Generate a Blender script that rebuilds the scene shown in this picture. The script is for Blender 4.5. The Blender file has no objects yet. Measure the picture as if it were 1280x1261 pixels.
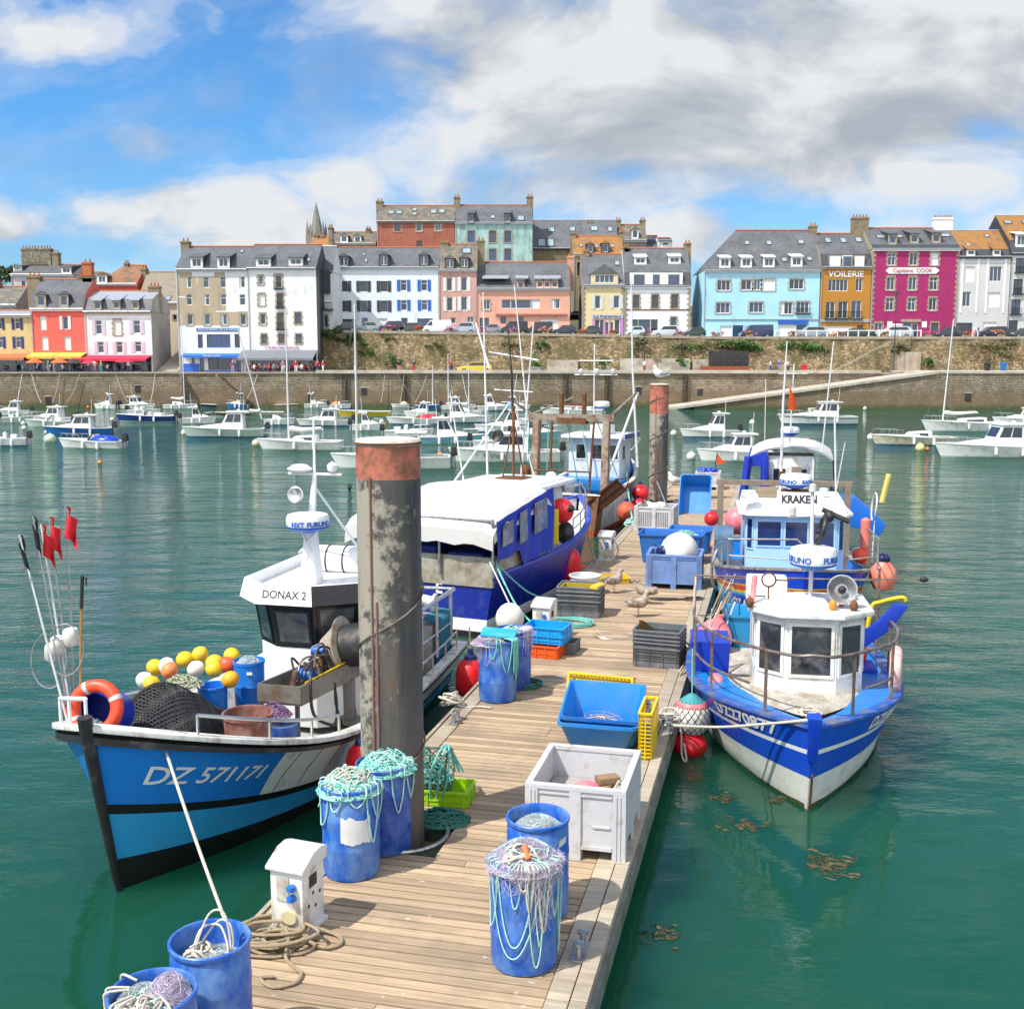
import bpy, bmesh, math, random
from mathutils import Vector, Matrix
from math import sin, cos, pi, atan2, sqrt, hypot
R = math.radians
rnd = random.Random(11)
S = bpy.context.scene
COL = S.collection
V = Vector
# ---------------------------------------------------------------- camera model (photo pixels -> world)
F = 1380.; CU, CV, HZ = 640., 630.5, 452.
TH = math.atan((CV-HZ)/F); CT, ST = cos(TH), sin(TH)
CAMZ = 5.67; DECK = .6
def ray(u, v):
    a, b = (u-CU)/F, (v-CV)/F
    return (a, CT-b*ST, -ST-b*CT)
def G(u, v, z=0.):                     # point of the horizontal plane z seen at a pixel
    d = ray(u, v); k = (CAMZ-z)/-d[2]
    return (d[0]*k, d[1]*k)
def P(u, v, Y):                        # point of the vertical plane y=Y seen at a pixel
    d = ray(u, v); k = Y/d[1]
    return (d[0]*k, CAMZ+d[2]*k)
# ---------------------------------------------------------------- mesh builder
class MB:
    def __init__(s): s.v=[]; s.f=[]; s.m=[]; s.c=0
    def mat(s, i): s.c=i; return s
    def add(s, vs, fs):
        o=len(s.v); s.v += [tuple(p) for p in vs]
        for f in fs: s.f.append([o+i for i in f]); s.m.append(s.c)
        return s
    def quad(s, *p): return s.add(p, [list(range(len(p)))])
    def box(s, c, d, rz=0, M=None):
        x,y,z = d[0]/2,d[1]/2,d[2]/2
        vs=[V((i*x,j*y,k*z)) for k in (-1,1) for j in (-1,1) for i in (-1,1)]
        if M is None: M = Matrix.Rotation(rz,4,'Z')
        vs=[M@p+V(c) for p in vs]
        return s.add(vs, [(0,2,3,1),(4,5,7,6),(0,1,5,4),(2,6,7,3),(0,4,6,2),(1,3,7,5)])
    def bx(s, x0,x1,y0,y1,z0,z1): return s.box(((x0+x1)/2,(y0+y1)/2,(z0+z1)/2),(abs(x1-x0),abs(y1-y0),abs(z1-z0)))
    def tube(s, pts, r, n=6, cap=True, closed=False):
        pts=[V(p) for p in pts]; k=len(pts)
        rs = r if isinstance(r,(list,tuple)) else [r]*k
        vs=[]; u=None
        for i,p in enumerate(pts):
            if closed: t=pts[(i+1)%k]-pts[i-1]
            else: t=pts[min(i+1,k-1)]-pts[max(i-1,0)]
            if t.length<1e-9: t=V((0,0,1))
            t.normalize()
            if u is None:
                u = t.cross(V((0,0,1)));
                if u.length<.01: u=t.cross(V((1,0,0)))
            else:
                u = u - t*u.dot(t)
                if u.length<1e-4: u=t.orthogonal()
            u.normalize(); w=t.cross(u)
            for j in range(n):
                a=2*pi*j/n; vs.append(p+(u*cos(a)+w*sin(a))*rs[i])
        fs=[]
        for i in range(k if closed else k-1):
            a,b=i*n,((i+1)%k)*n
            for j in range(n): fs.append((a+j,a+(j+1)%n,b+(j+1)%n,b+j))
        if cap and not closed:
            fs.append(tuple(reversed(range(n)))); fs.append(tuple(range((k-1)*n,k*n)))
        return s.add(vs,fs)
    def cyl(s, p0, p1, r0, r1=None, n=12): return s.tube([p0,p1],[r0,r0 if r1 is None else r1],n)
    def lathe(s, prof, c=(0,0,0), n=20, M=None):      # prof: (r,z) from bottom to top
        vs=[];fs=[]
        for r,z in prof:
            for j in range(n):
                a=2*pi*j/n; p=V((r*cos(a),r*sin(a),z))
                vs.append((M@p if M else p)+V(c))
        for i in range(len(prof)-1):
            for j in range(n): fs.append((i*n+j,i*n+(j+1)%n,(i+1)*n+(j+1)%n,(i+1)*n+j))
        if prof[0][0]>1e-4: fs.append(tuple(reversed(range(n))))
        if prof[-1][0]>1e-4: fs.append(tuple(range((len(prof)-1)*n,len(prof)*n)))
        return s.add(vs,fs)
    def ball(s, c, r, n=14, sq=(1,1,1), M=None):
        k=max(6,n//2)
        prof=[(sin(pi*i/k)*1.0,-cos(pi*i/k)) for i in range(k+1)]
        vs=[];fs=[]
        for a,z in prof:
            for j in range(n):
                t=2*pi*j/n; p=V((a*cos(t)*r*sq[0],a*sin(t)*r*sq[1],z*r*sq[2]))
                vs.append((M@p if M else p)+V(c))
        for i in range(k):
            for j in range(n): fs.append((i*n+j,i*n+(j+1)%n,(i+1)*n+(j+1)%n,(i+1)*n+j))
        return s.add(vs,fs)
    def torus(s, c, R0, r, n=24, m=10, M=None):
        pts=[(M@V((R0*cos(2*pi*i/n),R0*sin(2*pi*i/n),0)) if M else V((R0*cos(2*pi*i/n),R0*sin(2*pi*i/n),0)))+V(c) for i in range(n)]
        return s.tube(pts,r,m,closed=True)
    def prism(s, poly, a, b, ax='y'):                 # polygon (2D) extruded along an axis from a to b
        def pt(q,t): return (q[0],t,q[1]) if ax=='y' else ((t,q[0],q[1]) if ax=='x' else (q[0],q[1],t))
        n=len(poly); vs=[pt(q,a) for q in poly]+[pt(q,b) for q in poly]
        fs=[tuple(range(n)),tuple(reversed(range(n,2*n)))]+[(i,i+n,(i+1)%n+n,(i+1)%n) for i in range(n)]
        return s.add(vs,fs)
    def hexa(s, b, t):                                # 4 bottom + 4 top corners
        return s.add(list(b)+list(t),[(3,2,1,0),(4,5,6,7),(0,1,5,4),(1,2,6,5),(2,3,7,6),(3,0,4,7)])
    def build(s, name, mats, parent=None, smooth=True, ang=38, bev=0, loc=None, rz=0, fixn=True):
        me=bpy.data.meshes.new(name); me.from_pydata(s.v,[],s.f)
        if not isinstance(mats,(list,tuple)): mats=[mats]
        for m in mats: me.materials.append(m)
        me.polygons.foreach_set('material_index',[min(i,len(mats)-1) for i in s.m])
        if fixn or bev:
            bm=bmesh.new(); bm.from_mesh(me)
            if fixn: bmesh.ops.recalc_face_normals(bm,faces=bm.faces)
            if bev:
                es=[e for e in bm.edges if len(e.link_faces)==2 and e.calc_face_angle(0)>.5]
                bmesh.ops.bevel(bm,geom=es,offset=bev,segments=2,affect='EDGES',profile=.7,clamp_overlap=True)
            bm.to_mesh(me); bm.free()
        if smooth:
            me.polygons.foreach_set('use_smooth',[True]*len(me.polygons))
            me.set_sharp_from_angle(angle=R(ang))
        me.update()
        o=bpy.data.objects.new(name,me); COL.objects.link(o)
        if parent: o.parent=parent
        if loc is not None: o.location=loc
        if rz: o.rotation_euler=(0,0,rz)
        return o
def tag(o, label=None, cat=None, group=None, kind=None):
    if label: o['label']=label
    if cat: o['category']=cat
    if group: o['group']=group
    if kind: o['kind']=kind
    return o
def thing(name, label, cat, loc=(0,0,0), rz=0, group=None, kind=None):
    o=bpy.data.objects.new(name,None); COL.objects.link(o)
    o.location=loc; o.rotation_euler=(0,0,rz); o.empty_display_size=.2
    return tag(o,label,cat,group,kind)
def copy_tree(o, parent=None):
    c=o.copy(); COL.objects.link(c); c.parent=parent
    for ch in [x for x in o.children]: copy_tree(ch,c)
    return c
def smoothpath(pts, n=6):                             # Catmull-Rom
    pts=[V(p) for p in pts]; out=[]
    for i in range(len(pts)-1):
        p0=pts[max(i-1,0)];p1=pts[i];p2=pts[i+1];p3=pts[min(i+2,len(pts)-1)]
        for k in range(n):
            t=k/n
            out.append(.5*((2*p1)+(p2-p0)*t+(2*p0-5*p1+4*p2-p3)*t*t+(3*p1-p0-3*p2+p3)*t**3))
    out.append(pts[-1]); return out
def text_mesh(body, h, depth=.004, bold=0, shear=0, cx=True, spacing=1):   # lettering as a mesh in the xy plane, cap height h
    cu=bpy.data.curves.new('lettering','FONT'); cu.body=body; cu.size=h/.69; cu.extrude=depth/2
    cu.offset=bold; cu.shear=shear; cu.space_character=spacing; cu.resolution_u=3
    if cx: cu.align_x='CENTER'
    cu.align_y='CENTER'
    o=bpy.data.objects.new('lettering',cu); COL.objects.link(o)
    dg=bpy.context.evaluated_depsgraph_get(); me=bpy.data.meshes.new_from_object(o.evaluated_get(dg))
    bpy.data.objects.remove(o); bpy.data.curves.remove(cu); return me
def lettering(body, h, m, parent, fn, depth=.004, bold=0, shear=0, cx=True, sx=1, spacing=1, name='lettering'):
    me=text_mesh(body,h,depth,bold,shear,cx,spacing)
    for v in me.vertices: v.co=fn(v.co.x*sx,v.co.y,v.co.z)
    me.materials.clear(); me.materials.append(m)
    o=bpy.data.objects.new(name,me); COL.objects.link(o)
    if parent: o.parent=parent
    return o
# ---------------------------------------------------------------- materials
MATS={}
def NN(nt, t, **k):
    n=nt.nodes.new(t)
    for a,b in k.items():
        if a in n.inputs: n.inputs[a].default_value=b
        else: setattr(n,a,b)
    return n
def ramp(nt, src, stops):
    n=nt.nodes.new('ShaderNodeValToRGB'); e=n.color_ramp.elements
    while len(e)<len(stops): e.new(.5)
    for i,(p,c) in enumerate(stops):
        e[i].position=p; e[i].color=(c,c,c,1) if isinstance(c,(int,float)) else (*c,1)
    nt.links.new(src,n.inputs[0]); return n
def mixc(nt, f, a, b, mode='MIX'):
    n=nt.nodes.new('ShaderNodeMix'); n.data_type='RGBA'; n.blend_type=mode
    for s,i in ((f,0),(a,6),(b,7)):
        if hasattr(s,'links') : nt.links.new(s,n.inputs[i])
        elif isinstance(s,(int,float)): n.inputs[i].default_value=s if i==0 else (s,s,s,1)
        else: n.inputs[i].default_value=(*s,1)
    return n.outputs[2]
def noise(nt, vec, sc, det=4, rough=.6, out=0, **k):
    n=NN(nt,'ShaderNodeTexNoise',Scale=sc,Detail=det,Roughness=rough)
    nt.links.new(vec,n.inputs['Vector']); return n.outputs[out]
def newmat(name):
    m=bpy.data.materials.new(name); m.use_nodes=True; nt=m.node_tree
    b=nt.nodes['Principled BSDF']; return m,nt,b
def objcoord(nt, scale=(1,1,1)):
    t=nt.nodes.new('ShaderNodeTexCoord'); mp=NN(nt,'ShaderNodeMapping',Scale=scale)
    nt.links.new(t.outputs['Object'],mp.inputs[0]); return mp.outputs[0]
def mat(name, col, r=.5, metal=0, var=.14, sc=5, dirt=None, damt=.35, dsc=3, dstretch=(1,1,1), bump=0, bsc=40, spec=.5, emis=0, island=0, coat=0, trans=0):
    if name in MATS: return MATS[name]
    m,nt,b=newmat(name); L=nt.links.new
    vec=objcoord(nt)
    n=noise(nt,vec,sc,5)
    k=ramp(nt,n,[(.25,1-var),(.75,1+var*.6)])
    c=mixc(nt,1.,col,k.outputs[0],'MULTIPLY')
    if island:
        g=nt.nodes.new('ShaderNodeNewGeometry'); kr=ramp(nt,g.outputs['Random Per Island'],[(0,1-island),(1,1+island)])
        c=mixc(nt,1.,c,kr.outputs[0],'MULTIPLY')
    if dirt is not None:
        dv=objcoord(nt,dstretch)
        d=noise(nt,dv,dsc,8,.68); dm=ramp(nt,d,[(.62-damt*.5,0),(.78-damt*.3,1)])
        c=mixc(nt,dm.outputs[0],c,dirt)
    L(c,b.inputs['Base Color'])
    rn=noise(nt,vec,sc*2.3,4); rr=ramp(nt,rn,[(.3,max(.02,r-.1)),(.7,min(1,r+.12))]); L(rr.outputs[0],b.inputs['Roughness'])
    b.inputs['Metallic'].default_value=metal; b.inputs['Specular IOR Level'].default_value=spec
    if coat: b.inputs['Coat Weight'].default_value=coat
    if trans: b.inputs['Transmission Weight'].default_value=trans
    if bump:
        bn=noise(nt,vec,bsc,5); bp=NN(nt,'ShaderNodeBump',Strength=bump,Distance=.02); L(bn,bp.inputs['Height']); L(bp.outputs[0],b.inputs['Normal'])
    MATS[name]=m; return m
GRIME=(.10,.085,.06); RUST=(.17,.055,.02)
W=mat('white_gelcoat',(.78,.78,.76),.3,dirt=(.42,.39,.33),damt=.18,dsc=2.5,var=.05)
WC=mat('clean_white_paint',(.80,.80,.80),.35,var=.05)
WD=mat('worn_white_paint',(.72,.71,.67),.45,dirt=(.24,.17,.11),damt=.28,dsc=4,dstretch=(1,1,.45))
WP=mat('white_plastic',(.70,.71,.72),.4,dirt=(.38,.36,.32),damt=.22,dsc=5)
BLK=mat('black_rubber',(.018,.018,.02),.55,dirt=(.10,.09,.08),damt=.2)
BLKG=mat('black_gloss_paint',(.012,.012,.014),.3)
STEEL=mat('galvanised_steel',(.42,.43,.44),.42,.8,dirt=(.20,.13,.08),damt=.22,dsc=6)
INOX=mat('stainless_steel',(.62,.62,.62),.3,.9)
RSTEEL=mat('weathered_steel_tube',(.26,.24,.22),.5,.5,dirt=RUST,damt=.4,dsc=7)
RUSTM=mat('rusty_iron',(.10,.042,.02),.85,.2,var=.4,sc=9,dirt=(.22,.09,.035),damt=.5,dsc=7,bump=.5)
BRL=mat('blue_barrel_plastic',(.012,.10,.48),.38,var=.15,sc=4,dirt=(.13,.26,.52),damt=.42,dsc=4.5,dstretch=(1,1,.6))
BRLD=mat('dark_blue_barrel_plastic',(.01,.06,.36),.38,var=.2,sc=4,dirt=(.08,.17,.38),damt=.42,dsc=4.5)
BTUB=mat('bright_blue_tub_plastic',(.012,.20,.62),.35,var=.08,dirt=(.05,.22,.48),damt=.25)
BTUBD=mat('blue_tub_plastic',(.012,.13,.50),.35,var=.1,dirt=(.04,.14,.34),damt=.3)
PBLUE=mat('pale_blue_bin_plastic',(.16,.27,.55),.45,var=.1,dirt=(.11,.17,.34),damt=.3)
PGREY=mat('grey_bin_plastic',(.53,.53,.56),.5,var=.05,dirt=(.33,.28,.23),damt=.16,dsc=5)
CGREY=mat('dark_grey_crate_plastic',(.13,.145,.165),.5,var=.1,dirt=(.24,.23,.22),damt=.25)
YEL=mat('yellow_plastic',(.72,.50,.012),.4,var=.08,dirt=(.45,.31,.05),damt=.2)
ORG=mat('orange_crate_plastic',(.75,.10,.012),.4)
LIME=mat('lime_crate_plastic',(.30,.55,.01),.4)
CYAN=mat('cyan_crate_plastic',(.01,.30,.72),.38)
RED=mat('red_fender_vinyl',(.72,.012,.02),.35,var=.08,dirt=(.4,.03,.03),damt=.2)
REDO=mat('orange_lifebuoy',(.80,.07,.02),.45,var=.06,dirt=(.5,.1,.06),damt=.15)
PINK=mat('faded_pink_vinyl',(.80,.17,.20),.45,var=.1,dirt=(.7,.35,.33),damt=.3)
PALEPINK=mat('sun_bleached_lifebuoy',(.72,.38,.38),.6,dirt=(.7,.55,.5),damt=.35)
NAVY=mat('navy_plastic',(.012,.018,.09),.4)
FOAM=mat('white_buoy_foam',(.74,.73,.70),.6,dirt=(.5,.47,.40),damt=.25)
ROPE=mat('hemp_rope',(.36,.28,.18),.9,var=.25,sc=40,bump=.6,bsc=120)
ROPEW=mat('white_rope',(.58,.54,.46),.9,var=.25,sc=30,bump=.5,bsc=120)
ROPET=mat('turquoise_rope',(.16,.50,.44),.8,var=.3,sc=14)
ROPEP=mat('pale_turquoise_rope',(.36,.62,.55),.8,var=.3,sc=14)
ROPED=mat('dark_green_rope',(.03,.16,.13),.85,var=.4,sc=14)
NET=mat('monofilament_net',(.55,.47,.60),.5,var=.25,sc=10,spec=.8)
NETW=mat('pale_monofilament_net',(.52,.60,.62),.5,var=.25,sc=10,spec=.8)
NETB=mat('black_netting',(.012,.013,.015),.6)
WOODB=mat('bare_wood',(.30,.19,.10),.75,var=.3,sc=7)
GLASS=mat('dark_window_glass',(.018,.024,.03),.06,var=.3,sc=1.5,spec=.9)
GLASSB=mat('bluish_window_glass',(.03,.055,.10),.08,var=.4,sc=.7,spec=.9)
CLEAR=mat('clear_window_glass',(.9,.95,.95),.02,trans=.92,var=0)
RBLUE=mat('royal_blue_paint',(.008,.05,.52),.3,var=.08,dirt=(.03,.09,.42),damt=.2)
DBLUE=mat('deep_blue_paint',(.008,.022,.26),.3,var=.1,dirt=(.05,.07,.22),damt=.2)
SBLUE=mat('sky_blue_paint',(.012,.20,.62),.33,var=.08,dirt=(.05,.2,.45),damt=.2)
CBLUE=mat('cyan_blue_paint',(.012,.27,.56),.35,var=.08,dirt=(.04,.26,.44),damt=.25)
PURP=mat('purple_paint',(.08,.02,.20),.4)
ORN=mat('orange_red_paint',(.55,.06,.015),.5,dirt=RUST,damt=.3)
TEXTW=mat('white_lettering',(.75,.75,.75),.5,var=.02)
TEXTK=mat('dark_lettering',(.03,.03,.035),.5,var=.02)
TEXTB=mat('blue_lettering',(.01,.10,.50),.5,var=.02)
TEXTR=mat('red_lettering',(.55,.02,.02),.5,var=.02)
CANVAS=mat('white_tarpaulin',(.52,.515,.51),.6,var=.07,sc=2,dirt=(.48,.44,.38),damt=.25,dsc=2,bump=.25,bsc=6)
BCANVAS=mat('blue_tarpaulin',(.008,.035,.40),.5,var=.15,sc=3,bump=.35,bsc=7)
# ================================================================ camera, sun, sky
cam=bpy.data.cameras.new('camera'); co=bpy.data.objects.new('camera',cam); COL.objects.link(co); S.camera=co
cam.sensor_width=36; cam.sensor_fit='HORIZONTAL'; cam.lens=36*F/1280; cam.clip_start=.1; cam.clip_end=5000
co.location=(0,0,CAMZ); co.rotation_euler=(pi/2-TH,0,0)
S.view_settings.view_transform='Standard'; S.view_settings.look='None'; S.view_settings.exposure=.36; S.view_settings.gamma=1
S.render.resolution_x=1024; S.render.resolution_y=1008
try:
    S.cycles.max_bounces=6; S.cycles.diffuse_bounces=2; S.cycles.glossy_bounces=3; S.cycles.transmission_bounces=4
    S.cycles.transparent_max_bounces=6; S.cycles.caustics_reflective=False; S.cycles.caustics_refractive=False
    S.cycles.use_denoising=True
except Exception: pass
tosun=V((-.50,-.33,.86)).normalized()
sl=bpy.data.lights.new('sun','SUN'); sl.energy=4.5; sl.angle=R(.5); sl.color=(1,.955,.88)
so=bpy.data.objects.new('sun',sl); COL.objects.link(so); so.rotation_euler=tosun.to_track_quat('Z','Y').to_euler()
wd=bpy.data.worlds.new('World'); S.world=wd; wd.use_nodes=True; nt=wd.node_tree; L=nt.links.new
bg=nt.nodes['Background']
sky=nt.nodes.new('ShaderNodeTexSky'); sky.sky_type='NISHITA'; sky.sun_disc=False
sky.sun_elevation=math.asin(tosun.z); sky.sun_rotation=atan2(tosun.x,tosun.y); sky.altitude=0; sky.air_density=1.0; sky.dust_density=.4; sky.ozone_density=3
tc=nt.nodes.new('ShaderNodeTexCoord'); sep=nt.nodes.new('ShaderNodeSeparateXYZ'); L(tc.outputs['Generated'],sep.inputs[0])
def mth(op,a,b=None,c=None,clamp=False):
    n=nt.nodes.new('ShaderNodeMath'); n.operation=op; n.use_clamp=clamp
    for i,x in enumerate((a,b,c)):
        if x is None: continue
        if isinstance(x,(int,float)): n.inputs[i].default_value=x
        else: L(x,n.inputs[i])
    return n.outputs[0]
ya=mth('MAXIMUM',mth('ABSOLUTE',sep.outputs[1]),.25)
az=mth('DIVIDE',sep.outputs[0],ya); el=mth('DIVIDE',sep.outputs[2],ya)      # tangent of azimuth and of elevation
cmb=nt.nodes.new('ShaderNodeCombineXYZ'); L(mth('MULTIPLY',az,1.0),cmb.inputs[0]); L(mth('MULTIPLY',el,1.9),cmb.inputs[1]); L(sep.outputs[1],cmb.inputs[2])
def cloud_noise(off,sc,det,ro,dist=0):
    mp=NN(nt,'ShaderNodeMapping',Location=off); L(cmb.outputs[0],mp.inputs[0])
    n=NN(nt,'ShaderNodeTexNoise',Scale=sc,Detail=det,Roughness=ro,Distortion=dist); L(mp.outputs[0],n.inputs['Vector']); return n.outputs[0]
def blob(a0,e0,wa,we,amp):             # a cloud bank standing at this azimuth and height of the sky
    a=mth('DIVIDE',mth('SUBTRACT',az,a0),wa); e=mth('DIVIDE',mth('SUBTRACT',el,e0),we)
    d=mth('ADD',mth('MULTIPLY',a,a),mth('MULTIPLY',e,e)); return mth('MULTIPLY',mth('EXPONENT',mth('MULTIPLY',d,-1.)),amp)
def pa(u,v): d=ray(u,v); return d[0]/d[1],d[2]/d[1]
banks=[]
for (u,v,wu,wv,amp) in [(760,110,360,135,.52),(1010,130,320,130,.50),(1180,60,260,140,.46),(1230,190,170,70,.44),(1130,120,230,90,.64),(560,60,160,90,.30),(60,42,120,46,.42),(30,10,90,40,.3),(190,180,110,40,.28),(230,268,190,46,.46),(420,225,70,38,.36),
                        (720,235,240,45,.34),(870,285,75,36,.44),(1190,180,170,56,.40),(560,60,220,80,.12),(1070,262,70,20,.26),(60,285,100,28,.3),(960,215,100,26,.3),(1330,270,120,50,.3)]:
    a0,e0=pa(u,v); banks.append(blob(a0,e0,wu/F,wv/F,amp))
tot=banks[0]
for b in banks[1:]: tot=mth('MAXIMUM',tot,b)
holes=[(330,110,200,95,.20),(560,160,90,60,.05),(1015,268,190,22,.16),(100,110,140,34,.24),(300,30,150,60,.15),(40,210,70,24,.12)]
for (u,v,wu,wv,amp) in holes:
    a0,e0=pa(u,v); tot=mth('SUBTRACT',tot,blob(a0,e0,wu/F,wv/F,amp))
n1=cloud_noise((3.1,1.7,.3),5.5,10,.56,.35); n2=cloud_noise((3.1-.03,1.7+.075,.3),5.5,6,.5,.35)
wisp=cloud_noise((.4,7.2,1.),3.2,8,.62,1.1)
back=mth('MULTIPLY',mth('LESS_THAN',sep.outputs[1],-.05),.34)  # extra cloud cover added behind the camera, out of view, as fill light
dens=mth('ADD',mth('ADD',tot,mth('MULTIPLY',n1,1.35)),back)
cov=ramp(nt,dens,[(.66,0),(.80,.40),(.92,.80),(1.06,1.)])
cov.color_ramp.interpolation='EASE'
wv=mth('MULTIPLY',ramp(nt,wisp,[(.42,0),(.75,1)]).outputs[0],.50)
cover=mth('MAXIMUM',cov.outputs[0],wv)
haze_low=ramp(nt,el,[(.0,.55),(.10,.24),(.20,.0)])
cover=mth('MAXIMUM',cover,haze_low.outputs[0])
shade=mth('ADD',mth('MULTIPLY',mth('SUBTRACT',n1,n2),2.9),.70,clamp=True)
big=cloud_noise((8.,2.,0.),2.3,5,.5)
a0,e0=pa(900,150)
under=blob(a0,e0,300/F,90/F,.24)
shade=mth('SUBTRACT',mth('ADD',shade,mth('MULTIPLY',mth('SUBTRACT',big,.5),.7)),under,clamp=True)
ccol=ramp(nt,shade,[(.05,(3.35,3.7,4.25)),(.45,(4.5,4.8,5.2)),(.85,(6.4,6.55,6.75))])
back_fill=mth('ADD',1.,mth('MULTIPLY',mth('MULTIPLY',sep.outputs[1],-2.5,clamp=True),1.1))  # unseen rear clouds brightened as added fill for the shaded sides
lit=nt.nodes.new('ShaderNodeVectorMath'); lit.operation='SCALE'; L(ccol.outputs[0],lit.inputs[0]); L(back_fill,lit.inputs['Scale'])
skyc=mixc(nt,1.,sky.outputs[0],(.52,1.0,1.36),'MULTIPLY')
L(mixc(nt,cover,skyc,lit.outputs[0]),bg.inputs[0]); bg.inputs[1].default_value=.10
# ================================================================ water
def make_water():
    m,nt,b=newmat('harbour_water'); L=nt.links.new
    b.inputs['Roughness'].default_value=.035; b.inputs['IOR'].default_value=1.333; b.inputs['Specular IOR Level'].default_value=.5
    t=nt.nodes.new('ShaderNodeTexCoord')
    mp=NN(nt,'ShaderNodeMapping',Scale=(1,1,1)); L(t.outputs['Object'],mp.inputs[0]); v=mp.outputs[0]
    n=noise(nt,v,.045,4); c=ramp(nt,n,[(.3,(.007,.056,.031)),(.7,(.010,.074,.045))])
    L(c.outputs[0],b.inputs['Base Color']); b.subsurface_method='BURLEY'; b.inputs['Subsurface Weight'].default_value=1.; b.inputs['Subsurface Radius'].default_value=(.5,1.,.9); b.inputs['Subsurface Scale'].default_value=2.6
    # ripples: short wind chop over a slow swell, calmer close to the pontoon
    mr=NN(nt,'ShaderNodeMapping',Scale=(1.,2.1,1.)); mr.inputs['Rotation'].default_value=(0,0,R(14)); L(t.outputs['Object'],mr.inputs[0]); vr=mr.outputs[0]
    r1=noise(nt,vr,.48,2,.5); r2=noise(nt,vr,1.9,3,.55); r3=noise(nt,vr,5.5,3,.5)
    def mm(op,a,b2):
        q=nt.nodes.new('ShaderNodeMath'); q.operation=op
        for i,x in enumerate((a,b2)):
            if isinstance(x,(int,float)): q.inputs[i].default_value=x
            else: L(x,q.inputs[i])
        return q.outputs[0]
    calm=noise(nt,v,.16,2,.5); cr=ramp(nt,calm,[(.35,.45),(.62,1.)])
    h2=mm('ADD',mm('MULTIPLY',r2,.11),mm('MULTIPLY',r3,.026))
    sp=nt.nodes.new('ShaderNodeSeparateXYZ'); L(t.outputs['Object'],sp.inputs[0])
    dist=nt.nodes.new('ShaderNodeMapRange'); dist.inputs[1].default_value=11; dist.inputs[2].default_value=60; dist.inputs[3].default_value=.16; dist.inputs[4].default_value=2.4; L(sp.outputs[1],dist.inputs[0])
    d2=nt.nodes.new('ShaderNodeMapRange'); d2.inputs[1].default_value=12; d2.inputs[2].default_value=60; d2.inputs[3].default_value=.10; d2.inputs[4].default_value=2.6; L(sp.outputs[1],d2.inputs[0])
    h=mm('ADD',mm('MULTIPLY',mm('MULTIPLY',r1,.30),dist.outputs[0]),mm('MULTIPLY',h2,d2.outputs[0]))
    bp=NN(nt,'ShaderNodeBump',Strength=.85,Distance=1.); L(mm('MULTIPLY',h,cr.outputs[0]),bp.inputs['Height']); L(bp.outputs[0],b.inputs['Normal'])
    return m
wm=MB(); wm.quad((-700,-150,0),(700,-150,0),(700,141,0),(-700,141,0))
tag(wm.build('water',make_water(),smooth=False),kind='structure')
# ================================================================ quays and streets
def masonry(name, c1, c2, mortar, sw=.7, sh=.32, tide=None, veg=None, rough=.9):
    m,nt,b=newmat(name); L=nt.links.new
    t=nt.nodes.new('ShaderNodeTexCoord'); sp=nt.nodes.new('ShaderNodeSeparateXYZ'); L(t.outputs['Object'],sp.inputs[0])
    cb=nt.nodes.new('ShaderNodeCombineXYZ')
    ad=nt.nodes.new('ShaderNodeMath'); ad.operation='ADD'; L(sp.outputs[0],ad.inputs[0]); L(sp.outputs[1],ad.inputs[1]); L(ad.outputs[0],cb.inputs[0]); L(sp.outputs[2],cb.inputs[1])
    wob=noise(nt,t.outputs['Object'],1.1,3,out=1); mv=mixc(nt,.10,cb.outputs[0],wob,'ADD')
    br=NN(nt,'ShaderNodeTexBrick',Scale=1.); br.inputs['Brick Width'].default_value=sw; br.inputs['Row Height'].default_value=sh; br.inputs['Mortar Size'].default_value=.035; br.inputs['Bias'].default_value=-.1
    br.inputs['Color1'].default_value=(*c1,1); br.inputs['Color2'].default_value=(*c2,1); br.inputs['Mortar'].default_value=(*mortar,1); L(mv,br.inputs['Vector'])
    n=noise(nt,t.outputs['Object'],.55,7,.7); k=ramp(nt,n,[(.28,.45),(.72,1.35)])
    c=mixc(nt,1.,br.outputs[0],k.outputs[0],'MULTIPLY')
    n2=noise(nt,t.outputs['Object'],3.5,5,.7); k2=ramp(nt,n2,[(.3,.62),(.7,1.3)]); c=mixc(nt,1.,c,k2.outputs[0],'MULTIPLY')
    if veg:
        g=noise(nt,t.outputs['Object'],.42,8,.72); gm=ramp(nt,g,[(.52,0),(.66,.9)]); c=mixc(nt,gm.outputs[0],c,veg)
    if tide:
        for z0,z1,col,am in tide:
            wn=noise(nt,t.outputs['Object'],.8,4); ad2=nt.nodes.new('ShaderNodeMath'); ad2.operation='MULTIPLY_ADD'; L(wn,ad2.inputs[0]); ad2.inputs[1].default_value=1.; L(sp.outputs[2],ad2.inputs[2])
            mr=nt.nodes.new('ShaderNodeMapRange'); mr.inputs[1].default_value=z0+.5; mr.inputs[2].default_value=z1+.5; mr.inputs[3].default_value=am; mr.inputs[4].default_value=0; L(ad2.outputs[0],mr.inputs[0])
            c=mixc(nt,mr.outputs[0],c,col)
    L(c,b.inputs['Base Color']); b.inputs['Roughness'].default_value=rough
    bp=NN(nt,'ShaderNodeBump',Strength=.8,Distance=.05); L(br.outputs[1],bp.inputs['Height']); bp.invert=True; L(bp.outputs[0],b.inputs['Normal'])
    return m
QW=masonry('quay_masonry',(.36,.29,.20),(.23,.18,.12),(.16,.13,.095),.55,.21,tide=[(1.9,2.3,(.17,.115,.065),.62),(.15,.7,(.06,.075,.02),.85)])
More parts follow.
